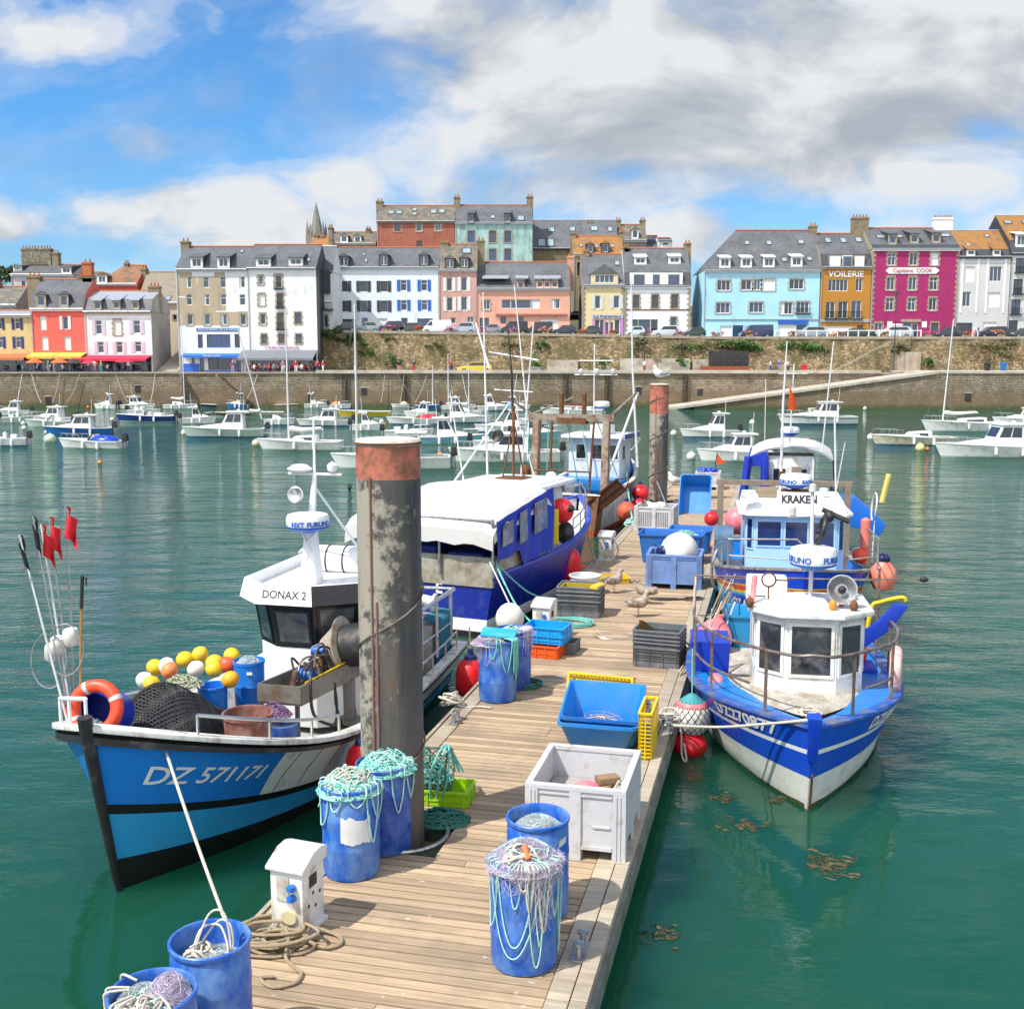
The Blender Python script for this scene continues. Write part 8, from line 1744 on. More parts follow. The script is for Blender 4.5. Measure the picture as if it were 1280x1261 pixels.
t=MB(); t.ball((0,0,0),.22,10,(1,1,1.3)); o=t.build('net_bag',BLK,loc=cw(4.6,-1.2,1.55)); tag(o,'dark net bag below the red round buoy','bag')
x,y,_=pw(-.35,26.0,0); fender('red cone fender with navy cap between the white tarpaulin boat and the pontoon',(x,y,.62),.30,.78); x,y,_=pw(-.45,20.4,0); t=MB(); t.ball((0,0,0),.28,18,(1,1,1.1)); t.tube([(0,0,.28),(-.4,.6,1.0)],.014,5); o=t.build('fender',FOAM,loc=(x,y,.72)); tag(o,'pale round fender at the stern corner of the white tarpaulin boat','fender')
for k,(a,c) in enumerate(((cw(.05,-1.4,1.6),pw(.12,22.6,DECK)),(cw(.05,-1.4,1.6),pw(.15,20.2,DECK)),(cw(6.6,-.95,1.8),pw(.12,27.3,DECK)))): a,c=V(a),V(c); line('mooring_rope',['turquoise stern rope of the tarpaulin boat reaching the deck','turquoise rope looping from the tarpaulin boat to the middle pedestal','bow rope of the tarpaulin boat reaching the far pedestal'][k],[a,(a+c)/2+V((0,0,-.2)),c],.02,ROPET if k<2 else ROPE)
# ================================================================ rusty trawler near the far pile
rz5=yaw(RZOUT,-7); x,y,_=pw(-2.45,35.3,0); tr=thing('trawler','rusty sterned trawler with blue and white wheelhouse and steel gantry','trawler',(x,y,0),rz5)
ts=lambda q:1.35+.75*max(0,(q-.35)/.65)**1.7
H=Hull(7.6,2.9,ts,tr=.95,p=2.6,pw_=1.9,kw=.88,rake=.4,mid=.45)
def tsm(q,h,sd,m): return (3 if q>.45 and h>.3 else 2) if (m==1 and q>.06) else m
H.build(tr,[(.13,0),(1.,1)],[ORN,mat('rusty_transom',(.30,.12,.05),.8,var=.35,sc=2,dirt=(.12,.05,.025),damt=.5,dsc=4),WD,PURP],N=30,side_mat=tsm); H.strip(tr,'gunwale',WD,1,1,.03,.12,z0=0,z1=.05); H.deck(tr,RUSTM,lambda q:ts(q)-.5); H.inner(tr,SBLUE,lambda q:ts(q)-.5)
b=MB(); b.bx(4.0,5.6,-.95,.95,1.0,2.95); b.build('wheelhouse',mat('pale_lilac_white',(.62,.66,.78),.4,dirt=(.4,.4,.42),damt=.2),tr,bev=.04); panes(tr,[((3.998,.70-.6*k,2.15),(3.998,.25-.6*k,2.15),(3.998,.25-.6*k,2.75),(3.998,.70-.6*k,2.75)) for k in(0,1,2)]+[((4.3,-.952,2.1),(4.8,-.952,2.1),(4.8,-.952,2.7),(4.3,-.952,2.7))],WBK,GLASS,.05)
b=MB(); b.bx(3.7,5.9,-1.15,1.15,2.951,3.06); b.mat(1).bx(3.75,5.95,-1.2,-1.151,2.90,3.12); b.mat(0).bx(4.2,5.0,-.5,.2,3.061,3.4); b.build('wheelhouse_roof',[WC,DBLUE],tr,bev=.02)
b=MB(); b.bx(3.0,4.0,-1.2,1.2,1.0,1.55); b.hexa([(5.62,-1.1,1.6),(7.0,-.5,1.9),(7.0,.5,1.9),(5.62,1.1,1.6)],[(5.62,-.95,2.2),(6.8,-.4,2.1),(6.8,.4,2.1),(5.62,.95,2.2)]); b.build('fore_casing',SBLUE,tr,bev=.03)
GS=mat('grey_brown_gantry',(.33,.28,.22),.6,.3,var=.2,dirt=RUST,damt=.35,dsc=4)
b=MB()
for y_ in(-1.25,1.25): b.hexa([(.9,y_-.12,1.1),(1.2,y_-.12,1.1),(1.2,y_+.12,1.1),(.9,y_+.12,1.1)],[(1.2,y_*.98-.11,3.7),(1.45,y_*.98-.11,3.7),(1.45,y_*.98+.11,3.7),(1.2,y_*.98+.11,3.7)])
b.bx(1.2,1.45,-1.5,1.5,3.701,3.92); b.tube([(1.3,-1.4,3.9),(3.4,-1.7,4.6)],.05,7); b.tube([(1.3,1.4,3.9),(3.4,.6,4.4)],.04,7); b.tube([(1.35,1.45,3.9),(1.0,2.2,4.5)],.04,7); b.build('gantry',GS,tr)
b=MB(); b.bx(1.15,1.5,-.55,.45,3.6,3.8); b.bx(1.2,1.4,-.5,-.4,3.93,4.6); b.bx(1.2,1.4,.3,.4,3.93,4.6); b.bx(1.2,1.4,-.399,.299,4.2,4.28)
for y_ in(-.75,.6,1.0): b.tube([(.8,y_,.9),(1.2,y_*1.1,3.7)],.045,6)
b.tube([(.7,-.9,2.05),(.7,1.2,2.05)],.03,6); b.ball((1.0,1.55,1.9),.3,8,(.9,.8,1)); b.build('rusty_tackle',RUSTM,tr)
b=MB()
for y_ in(-.35,.15,.8,-.9,1.5): b.tube([(1.3,y_,3.7),(1.5+.5*sin(y_*5),y_*1.4-.3,1.5)],.02,5)
b.build('hanging_lines',ROPET,tr,fixn=False)
b=MB(); b.tube([(3.5,-1.75,2.0),(3.2,-1.6,5.4),(3.2,-1.5,8.6)],[.05,.035,.02],7); b.tube([(2.4,-.9,1.6),(3.6,-1.7,4.6)],.045,7); b.tube([(4.3,.1,3.1),(4.3,.1,6.3)],.025,7); b.tube([(4.3,-.75,5.2),(4.3,.85,5.2)],.02,6); b.tube([(4.3,-.6,5.7),(4.3,.7,5.7)],.02,6)
for y_ in(-.6,0,.6): b.lathe([(.05,0),(.09,.05),(.09,.16),(0,.2)],(4.3,y_,5.22),8)
b.tube([(5.9,-.9,2.9),(6.9,-1.0,2.75),(7.6,-.5,2.3),(7.7,-.1,2.1)],.025,6); b.build('mast',WP,tr); radome(tr,4.6,-.1,4.0,.3,.25)
b=MB(); b.bx(1.4,2.6,-.1,1.0,1.2,1.45); b.bx(.7,1.6,.3,1.3,1.46,1.5); b.build('sorting_table',STEEL,tr)
# toothed dredge hanging on the quarter: bars and rings
t=thing('scallop_dredge','rust brown scallop dredge hanging at the quarter of the trawler','dredge',pw(-.85,35.2,1.35)); t.rotation_euler=(R(10),R(-40),ponM); t.scale=(.66,.66,.72); b=MB()
b.bx(-.95,.95,-.03,.03,-.36,.36)
for k in range(7): b.box((-.9+.3*k,-.05,0),(.03,.05,.74))
for k in range(-1,2): b.box((0,-.045,.3*k),(1.95,.05,.03))
b.tube([(.95,0,.3),(1.45,0,0),(.95,0,-.3)],.035,6); b.torus((1.2,.0,-.25),.22,.04,14,6); b.build('dredge_frame',mat('dark_rust',(.085,.03,.012),.8,.2,var=.4,sc=6,bump=.6),t)
for (s,tt,z,r,m,lab) in((-.25,39.2,1.0,.30,RED,'red fender at the bow quarter of the trawler beside the far pile'),(-.25,38.7,.6,.28,mat('crimson_fender',(.5,.015,.08),.4),'crimson fender below the red one at the trawler'),(-.3,36.0,.75,.33,mat('rust_red_buoy',(.55,.09,.04),.6),'rust red buoy hanging at the trawler side above the deck edge')):
    x,y,_=pw(s,tt,0); buoy(lab,(x,y,z),r,m,NAVY,(0,.1,1),'fender')
a,c=V(pw(-.6,38.,1.9)),V(pw(.15,34.3,DECK)); line('mooring_rope','turquoise mooring rope from the trawler to the deck edge',[a,(a+c)/2+V((0,0,-.25)),c],.03,ROPET); t=MB(); heap(t,(0,0,0),.25,.25,.25,10,.02,8,rs=random.Random(8)); o=t.build('rope_heap',ROPEP,loc=pw(.1,34.2,DECK),fixn=False); tag(o,'small turquoise rope heap on the edge beside the slotted bin','rope')
# ================================================================ moored boats
YHULL=mat('yellow_hull_paint',(.62,.45,.02),.4); NHULL=mat('navy_hull_paint',(.02,.05,.20),.3); BHULL=mat('blue_hull_paint',(.02,.14,.42),.4); LHULL=mat('light_blue_hull',(.20,.45,.55),.4); BRHULL=mat('brown_hull',(.16,.07,.035),.5); GHULL=mat('pale_green_hull',(.45,.55,.48),.4); CRHULL=mat('cream_hull',(.62,.58,.44),.5,dirt=(.35,.3,.18),damt=.3); KHULL=mat('black_rubber_tube',(.03,.03,.035),.5)
SAILC=mat('white_furled_sail',(.72,.70,.66),.7); TEAK=mat('teak_trim',(.30,.16,.07),.6); TINT=mat('tinted_cabin_window',(.02,.03,.05),.08,spec=.8,var=.4,sc=1)
GRP='small boats moored in the harbour'
def moored(u0,u1,v,kind,d,hm,label,stripe=None,mast=None,cat='boat',yaw_=None,lean=0,hk=1.,sail=SAILC,cover=None,num=None):
    x,y=G((u0+u1)/2,v); Zc=y*CT+CAMZ*ST; Lb=(u1-u0)/F*Zc*.95; B=min(2.5,Lb*.37); yw=R(yaw_ if yaw_ is not None else rnd.uniform(-16,16))
    rz=(pi if d<0 else 0)+yw; nm={'o':'motorboat','p':'pilothouse_boat','c':'motor_cruiser','s':'sailing_boat','d':'dinghy'}[kind]
    t=thing(nm,label,{'o':'motorboat','p':'motorboat','c':'motorboat','s':'sailing boat','d':'dinghy'}[kind],(x-cos(rz)*Lb/2,y-sin(rz)*Lb/2,0),rz,GRP)
    f=(.62 if kind!='d' else .42)*hk*min(1.25,max(.75,Lb/6)); sh=lambda q:f*(1+.42*max(0,q-.3))
    H=Hull(Lb,B,sh,tr=.82,p=2.2,pw_=1.6,kw=.8,rake=.07*Lb,flare=1.2,mid=.38)
    H.build(t,[(.12,1),(.74,0),(.84,2),(1.,0)],[hm,stripe if stripe and kind=='c' else (mat('antifoul_blue',(.03,.10,.30),.6) if rnd.random()<.4 else GHULL),stripe or hm],N=14)
    H.strip(t,'gunwale',W,1,1,.02,.10,z0=0,z1=.05,N=12)
    dz=lambda q:sh(q)-.18 if q<.45 else sh(q)-.02
    H.deck(t,W,dz,N=10,inset=.03,camber=.05)
    z=sh(.4)
    if kind in'pc':
        a0,a1=(.26*Lb,.58*Lb) if kind=='p' else (.30*Lb,.66*Lb); w=B*.34; h=1.25 if kind=='p' else .95
        b=MB(); b.hexa([(a0,-w,z-.15),(a1,-w*.9,z-.1),(a1,w*.9,z-.1),(a0,w,z-.15)],[(a0+.05,-w*.92,z+h),(a1-.55*h,-w*.85,z+h),(a1-.55*h,w*.85,z+h),(a0+.05,w*.92,z+h)]); b.build('cabin',W,t,bev=.03)
        b=MB(); b.bx(a0-.35,a1-.45*h,-w*1.02,w*1.02,z+h+.001,z+h+.09); b.build('cabin_roof',W,t,bev=.03)
        k0,k1=.48,.90
        for s in(1,-1):
            q=lambda u,vv:V(((a0+.05*vv)*(1-u)+(a1-.55*h*vv)*u,s*((w*(1-vv)+w*.92*vv)*(1-u)+(w*.9*(1-vv)+w*.85*vv)*u+.012),z-.13+(h+.13)*vv))
            b=MB()
            for ua,ub in((.10,.46),(.50,.90)): b.quad(q(ua,k0),q(ub,k0),q(ub,k1),q(ua,k1))
            b.build('cabin_window',TINT,t,fixn=False)
        q=lambda u,vv:V((a1-.55*h*vv+.015,(-w*.9*(1-vv)-w*.85*vv)*(1-2*u),z-.1+(h+.1)*vv)); b=MB(); b.quad(q(.06,k0),q(.94,k0),q(.94,k1),q(.06,k1)); b.build('windscreen',TINT,t,fixn=False)
        b=MB(); b.hexa([(a1-.1,-w*.9,z-.05),(.86*Lb,-.2,sh(.86)-.02),(.86*Lb,.2,sh(.86)-.02),(a1-.1,w*.9,z-.05)],[(a1-.1,-w*.8,z+.38),(.82*Lb,-.12,sh(.86)+.10),(.82*Lb,.12,sh(.86)+.10),(a1-.1,w*.8,z+.38)]); b.build('foredeck_cuddy',W,t,bev=.02)
        b=MB(); b.lathe([(.12,z+h+.09),(.13,z+h+.2),(0,z+h+.24)],(a0+.4,.1,0),10); b.tube([(a0,w*.6,z+h+.09),(a0-.1,w*.6,z+h+1.3)],.015,5); b.build('antenna',WC,t)
    if kind=='s':
        a0,a1=.30*Lb,.66*Lb; w=B*.28
        b=MB(); b.hexa([(a0,-w,z-.1),(a1,-w*.7,z-.05),(a1,w*.7,z-.05),(a0,w,z-.1)],[(a0,-w*.85,z+.42),(a1-.5,-w*.6,z+.34),(a1-.5,w*.6,z+.34),(a0,w*.85,z+.42)]); b.build('cabin',W,t,bev=.03)
        for s in(1,-1):
            b=MB(); b.hexa([(a0+.25,s*(w*.94),z+.08),(a1-.8,s*w*.76,z+.1),(a1-.8,s*w*.70,z+.1),(a0+.25,s*w*.8,z+.08)],[(a0+.25,s*(w*.90),z+.28),(a1-.8,s*w*.72,z+.25),(a1-.8,s*w*.66,z+.25),(a0+.25,s*w*.76,z+.28)]); b.build('cabin_window',TINT,t)
    if mast:
        um,vt,*_=mast; hm_=(v-vt)/F*Zc-.3; mx=(um-(u0+u1)/2)/F*Zc*(1 if d>0 else -1)+Lb/2
        b=MB(); b.tube([(mx,0,z),(mx+lean,0,hm_)],[.065,.045],7); b.build('mast',WP,t)
        b=MB()
        for e in((Lb*1.02,0,sh(1)),(.05,0,f)): b.tube([e,(mx+lean,0,hm_-.1)],.008,3)
        for s in(1,-1): b.tube([(mx-.1,s*B*.45,f),(mx+lean,0,hm_*.97)],.007,3)
        b.build('rigging',STEEL,t)
        if kind=='s':
            b=MB(); b.tube(smoothpath([(mx-.1,0,z+.85),(mx-.4*Lb*.4,0,z+.75),(mx-Lb*.42,0,z+.85)],6),[.12,.16,.17,.16,.15,.15,.14,.13,.12,.11,.10,.09,.07][:13],8); b.tube([(mx,0,z+.7),(mx-Lb*.44,0,z+.78)],.045,6); b.build('furled_sail',sail,t)
    if kind in'oc' or (kind=='p' and d<0 and rnd.random()<.5):
        b=MB(); b.mat(0).hexa([(-.42,-.17,f+.05),(-.02,-.15,f+.05),(-.02,.15,f+.05),(-.42,.17,f+.05)],[(-.36,-.13,f+.55),(-.06,-.11,f+.5),(-.06,.11,f+.5),(-.36,.13,f+.55)]); b.mat(1).bx(-.30,-.10,-.06,.06,-.3,f+.049); b.build('outboard_motor',[BLKG,STEEL],t,bev=.03)
    if kind=='o':
        b=MB(); a=.52*Lb; b.hexa([(a,-B*.34,z),(a+.02,-B*.34,z),(a+.02,B*.34,z),(a,B*.34,z)],[(a-.35,-B*.28,z+.5),(a-.33,-B*.28,z+.5),(a-.33,B*.28,z+.5),(a-.35,B*.28,z+.5)]); b.build('windscreen',TINT,t); b=MB(); b.bx(.2*Lb,.34*Lb,-B*.25,B*.25,f-.16,f+.3); b.bx(.42*Lb,.5*Lb,-.35,.35,f-.16,f+.45); b.build('seat',W,t,bev=.04)
        H.rail(t,INOX,.62,.97,.35,3,.014)
    if kind=='d':
        b=MB()
        for q in(.25,.5,.72): a=H.pt(q,.8,1); b.bx(a.x-.12,a.x+.12,-a.y+.02,a.y-.02,a.z-.04,a.z)
        b.build('thwart',TEAK,t)
    if kind in'pcs': H.rail(t,INOX,.68,.98,.42,3,.013)
    if cover:
        b=MB(); b.ball((.30*Lb,0,f),1,14,(.24*Lb,B*.40,.42)); b.build('cover',cover,t)
    b=MB()
    for q in(.3,.55): a=H.pt(q,.8,-1 if d>0 else 1); b.lathe([(.03,-.28),(.10,-.2),(.10,.15),(.03,.24)],(a.x,a.y*1.06,a.z-.15),8)
    if kind!='d': b.build('side_fender',WP,t)
    if num: H.text(t,num,.20,.62,.55,-1 if d>0 else 1,TEXTK)
    return t
D=(
(-6,38,519,'c',-1,W,'white cabin motorboat at the far left edge below the yellow house'),(-22,33,557,'o',-1,W,'white boat with black outboard cut by the left picture edge'),
(33,92,533,'o',-1,GHULL,'pale green hulled open boat left of the blue and white speedboat'),(36,98,528,'c',-1,W,'white cuddy boat behind the pale green open boat'),(60,141,543,'c',-1,BHULL,'blue hulled white speedboat behind the open boat with blue cover'),
(72,160,560,'o',-1,W,'white open boat with a blue cover and black outboard near the big pale buoy',dict(cover=RBLUE)),(147,221,527,'o',-1,NHULL,'navy hulled open motorboat left of the white pilothouse boat'),
(118,147,511,'p',-1,W,'tiny white cabin boat below the coral house'),(150,194,511,'c',1,W,'small white cruiser below the white terrace house'),(204,246,511,'s',1,W,'small white sailing boat below the alley steps',dict(mast=(231,392))),
(97,114,507,'d',1,BRHULL,'tiny brown rowing boat close to the left quay'),(82,96,507,'d',1,BHULL,'tiny blue rowing boat close to the left quay'),(252,280,509,'d',-1,KHULL,'black inflatable dinghy below the blue restaurant'),
(270,312,520,'d',-1,BRHULL,'brown wooden boat left of the cream striped one'),(300,356,519,'d',-1,CRHULL,'cream wooden boat with red trim below the grey awning'),(284,308,510,'p',-1,BHULL,'small blue cabin boat below the grey awning'),
(343,372,509,'d',1,TEAK,'small varnished dinghy below the grey awning right end'),(228,268,529,'c',1,W,'white cuddy boat just left of the white pilothouse boat'),(233,333,546,'p',-1,GHULL,'white pilothouse boat with a green hull left of the centre',dict(yaw_=4)),
(325,430,562,'s',-1,W,'white sailing boat with furled sail left of the near pile',dict(mast=(361,386),yaw_=-4)),(330,368,531,'s',1,W,'white sailing boat with a leaning mast behind the furled one',dict(mast=(327,405),lean=-2.)),
(374,440,532,'c',-1,W,'white and pale blue cruiser left of the yellow boat'),(380,410,510,'p',1,W,'small white boat with dark window near the first ladder'),(412,438,511,'o',1,W,'small white open boat with orange cover near the quay',dict(cover=mat('orange_cover',(.6,.25,.05),.7))),
(425,490,521,'d',-1,YHULL,'bright yellow hulled boat with white deck',dict(hk=1.5)),(468,490,508,'d',1,SBLUE,'sky blue dinghy below the second ladder'),(490,512,509,'d',-1,W,'white dinghy under a beige cover',dict(cover=mat('beige_cover',(.5,.44,.34),.8))),
(518,550,510,'d',1,SBLUE,'blue boat with red and white crew bags near the quay',dict(mast=(541,455))),(486,556,530,'o',-1,W,'white boat with a red bow cover and purple lettering',dict(cover=mat('red_cover',(.45,.02,.05),.7))),
(552,594,512,'c',1,W,'white and grey rigid boat below the salmon house',dict(mast=(560,440))),(545,612,528,'p',1,W,'white boat behind the dark windowed launch'),(524,606,554,'p',1,LHULL,'launch with dark cabin windows and pale blue hull',dict(yaw_=3)),
(596,668,540,'p',-1,W,'white pilothouse with pale blue windows behind the large white boat'),(566,702,577,'c',-1,W,'large white cabin boat with dark side windows behind the tarpaulin boat',dict(yaw_=2,num='PS 571821')),
(420,566,585,'p',-1,W,'white and blue boat behind the near pile',dict(mast=(447,376),yaw_=3,num='DZ 508347')),(628,662,512,'c',1,W,'small white boat with a bright blue sail cover',dict(cover=SBLUE)),
(678,756,520,'o',-1,W,'white open boat behind the trawler gantry'),(706,742,512,'d',-1,W,'little white dinghy under the quay left of the far pile'),
(852,924,546,'p',-1,W,'white pilothouse boat just right of the far pile',dict(yaw_=5)),(874,966,576,'c',-1,W,'white cruiser with black windscreen in front of the right pilothouse boat',dict(yaw_=4,hk=1.15)),
(975,1071,530,'p',-1,W,'white fishing cruiser with grey hull graphics at the foot of the slipway',dict(stripe=KHULL,yaw_=2)),(1093,1192,556,'s',-1,CRHULL,'old cream hulled boat right of the centre',dict(yaw_=-3)),
(1155,1262,539,'s',-1,W,'white sailing boat with a tall white mast at the right',dict(mast=(1177,397),lean=-.5,yaw_=2,cover=None)),(1172,1310,571,'p',-1,W,'white boat with a blue bottom at the right picture edge',dict(yaw_=2,stripe=None)),
(596,640,513,'p',1,W,'small white cabin boat left of the blue sail cover boat'),(640,690,531,'o',-1,W,'white open boat hidden behind the trawler gantry'),(506,548,521,'c',-1,W,'white cuddy boat between the yellow boat and the crew bag boat'),(566,602,520,'s',1,W,'little white sailing boat with short mast at centre',dict(mast=(586,452))),
(640,700,549,'c',1,LHULL,'pale blue cruiser half hidden by the trawler gantry'),(480,540,546,'o',1,W,'white open boat right of the near pile top'),(440,480,538,'c',1,W,'white cruiser right below the yellow boat'),(160,200,518,'o',1,W,'small white open boat above the navy boat'),(4,44,528,'o',1,GHULL,'pale green open boat near the far left edge'),(1010,1050,514,'d',1,W,'white tender at the foot of the slipway wall'),(590,650,560,'o',1,W,'white open boat in front of the white pilothouse'),
(1246,1318,531,'c',-1,W,'white motorboat at the right edge below the dark slate house'))
for e in D: moored(*e[:7],**(e[7] if len(e)>7 else {}))
# mooring buoys
for u,v,r,m,lab in((29,531,.2,FOAM,'white mooring ball at the far left'),(30,537,.2,FOAM,'grey white mooring ball below the pale green boat'),(63,553,.42,mat('pale_green_buoy',(.45,.58,.42),.6),'large pale green mooring ball at the left'),(59,542,.2,FOAM,'small white mooring ball left of the speedboat'),(140,526,.2,FOAM,'white mooring ball left of the navy boat'),(223,527,.2,FOAM,'white mooring ball right of the navy boat'),(231,543,.28,FOAM,'white ball at the bow of the green pilothouse boat'),(320,557,.28,mat('cream_buoy',(.6,.52,.36),.6),'cream ball at the bow of the furled sailing boat'),(110,510,.18,mat('orange_buoy',(.7,.2,.04),.5),'tiny orange ball near the left quay'),(202,509,.3,FOAM,'white ball left of the small sailing boat'),(243,509,.25,FOAM,'white ball right of the small sailing boat'),
      (477,529,.24,FOAM,'white ball left of the boat with red cover'),(550,574,.26,mat('amber_buoy',(.65,.28,.02),.5),'amber ball against the boat behind the near pile'),(842,544,.25,FOAM,'white ball right of the far pile'),(864,574,.28,FOAM,'white ball left of the black windscreen cruiser'),(1088,549,.25,FOAM,'white ball left of the old cream boat'),(1150,563,.3,mat('yellow_white_buoy',(.65,.58,.25),.6),'yellowish ball below the old cream boat'),(1159,563,.12,mat('orange_buoy',(.7,.2,.04),.5),'tiny orange float beside the yellowish ball'),(1081,512,.22,FOAM,'white ball far out below the slipway'),(125,580,.12,mat('amber_buoy',(.65,.28,.02),.5),'tiny amber float alone on the open water'),(940,530,.25,FOAM,'white ball right of the pilothouse boat by the slipway'),(437,611,.1,BLK,'tiny black float left of the near pile'),(1009,553,.2,mat('orange_buoy',(.7,.2,.04),.5),'small orange ball near the blue canvas boat aerials')):
    x,y=G(u,v); t=MB(); t.ball((0,0,.04),r,14); t.torus((0,0,r+.06),.05,.015,8,4,Matrix.Rotation(pi/2,4,'X')); o=t.build('mooring_buoy',m,loc=(x,y,r*.4)); tag(o,lab,'buoy','mooring balls afloat')
# mooring lines up to the quay
for i,(u0,v0,u1,v1) in enumerate(((20,510,28,468),(52,508,40,468),(66,507,75,468),(160,507,145,468),(188,508,194,468),(84,507,100,468),(476,507,481,469),(500,507,505,469),(519,507,533,470),(586,508,578,469),(305,508,322,468),(640,508,646,468))):
    a=V((*G(u0,v0+2),.6)); x,z=P(u1,v1,139.2); line('mooring_line','thin pale line from the quay top down to '+['the white boat at the far left','the pale green boat','the blue rowing boat','the tiny white cabin boat','the small white cruiser','the brown rowing boat','the sky blue dinghy','the beige covered dinghy','the blue boat with crew bags','the grey rigid boat','the small blue cabin boat','the boat with blue sail cover'][i],[a,(a+V((x,139.1,z)))/2+V((0,0,-.4)),(x,139.1,z)],.03,ROPEW,n=4)
# ================================================================ cars along the upper street
def car(u0,u1,col,kind,label,d=-1,rough=.3):
    u=(u0+u1)/2; x=wx(u,155.5); Lc=(u1-u0)/F*155.5; z=streetz(u); k=Lc/4.3
    t=thing('parked_car',label,'van' if kind=='van' else 'car',(x,155.5,z),pi if d<0 else 0,'cars parked along the upper street'); c=mat('car_paint_%02x%02x%02x'%tuple(int(q*255) for q in col),col,rough,coat=.6,var=.02)
    if kind=='van': low=[(-2.1,.3),(2.1,.3),(2.1,.75),(1.75,1.0),(1.35,1.15)]; pf=low+[(.85,1.85),(-2.05,1.9),(-2.12,.9)]; win=[(.55,1.12),(1.25,1.12),(.85,1.68),(.55,1.7)]; hb=1.9
    elif kind=='suv': pf=[(-2.1,.3),(2.1,.3),(2.15,.7),(1.95,.95),(1.1,1.08),(.55,1.62),(-1.5,1.66),(-2.1,1.1)]; win=[(-1.6,1.1),(.95,1.1),(.5,1.52),(-1.35,1.55)]
    elif kind=='sedan': pf=[(-2.15,.35),(2.1,.3),(2.15,.6),(1.9,.82),(.95,.95),(.35,1.38),(-.85,1.4),(-1.5,1.0),(-2.15,.95)]; win=[(-1.2,.98),(.75,.96),(.3,1.30),(-.8,1.32)]
    else: pf=[(-2.0,.32),(2.05,.3),(2.1,.6),(1.85,.85),(1.1,.97),(.45,1.45),(-1.3,1.47),(-1.95,1.0)]; win=[(-1.45,1.0),(.95,.98),(.42,1.37),(-1.2,1.39)]
    b=MB(); b.prism([(a*k,h) for a,h in pf],-.84,.84,'y'); b.build('body',c,t,bev=.07)
    b=MB()
    for s in(1,-1): b.prism([(a*k,h) for a,h in win],s*.846,s*.852,'y')
    b.build('window',GLASS,t,smooth=False)
    for a in(-1.3,1.3):
        for s in(1,-1): b=MB(); b.mat(0).cyl((a*k,s*.70,.31),(a*k,s*.86,.31),.31,.31,16); b.mat(1).cyl((a*k,s*.861,.31),(a*k,s*.868,.31),.19,.19,12); b.build('wheel',[BLK,STEEL],t)
    for s in(1,-1): b=MB(); b.bx(2.02*k,2.13*k,s*.72-.12,s*.72+.12,.58,.70); b.build('headlight',WC,t,bev=.02)
    return t
for c in((420,448,(.03,.035,.04),'hatch','dark hatchback before the garage of the long white house'),(444,477,(.30,.36,.36),'hatch','grey green hatchback below the first dark shuttered windows'),(474,506,(.015,.02,.04),'suv','black estate car before the long white house'),(499,530,(.05,.055,.06),'hatch','charcoal hatchback below the blue shutters'),(527,565,(.72,.73,.74),'van','white delivery van right of the blue shutters'),(565,595,(.40,.46,.55),'suv','silver blue people carrier before the dusky pink house'),
  (602,627,(.25,.27,.32),'hatch','slate grey hatchback at the left of the salmon house'),(625,660,(.012,.013,.015),'van','black van before the picture window house'),(658,691,(.02,.02,.022),'van','second black van near the salmon garage door'),(690,722,(.02,.025,.05),'hatch','blue black hatchback before the ochre gable'),(725,752,(.05,.055,.06),'hatch','graphite hatchback before the lilac shop'),(782,806,(.60,.68,.70),'hatch','pale hatchback before the green shop window'),(815,850,(.55,.60,.62),'suv','silver SUV right of the green shop window'),
  (853,882,(.02,.05,.045),'hatch','dark green hatchback between the white and pale blue houses'),(924,965,(.015,.03,.10),'van','dark blue van before the pale blue house'),(992,1034,(.30,.36,.42),'suv','grey estate at the right end of the pale blue house'),(1044,1091,(.03,.06,.06),'sedan','dark green sedan before the ochre house'),(1093,1139,(.50,.56,.62),'suv','silver SUV with roof box before the magenta house'),(1167,1208,(.03,.035,.05),'suv','charcoal estate before the pale grey house'),(1219,1259,(.015,.02,.05),'suv','navy SUV near the right edge'),(1262,1300,(.04,.045,.05),'hatch','dark hatchback cut by the right edge')):
    o=car(*c); 
    if 'roof box' in c[4]: b=MB(); b.bx(-1.1,.4,-.4,.4,1.72,2.0); b.build('roof_box',WC,o,bev=.1)
c=thing('parked_car','small yellow car on the lower promenade under the retaining wall','car',(0,0,0)); bpy.data.objects.remove(c)
o=car(575,618,(.62,.42,.03),'hatch','small yellow car on the lower promenade under the retaining wall'); x,z=P(594,462,147); o.location=(x,147,QZ)
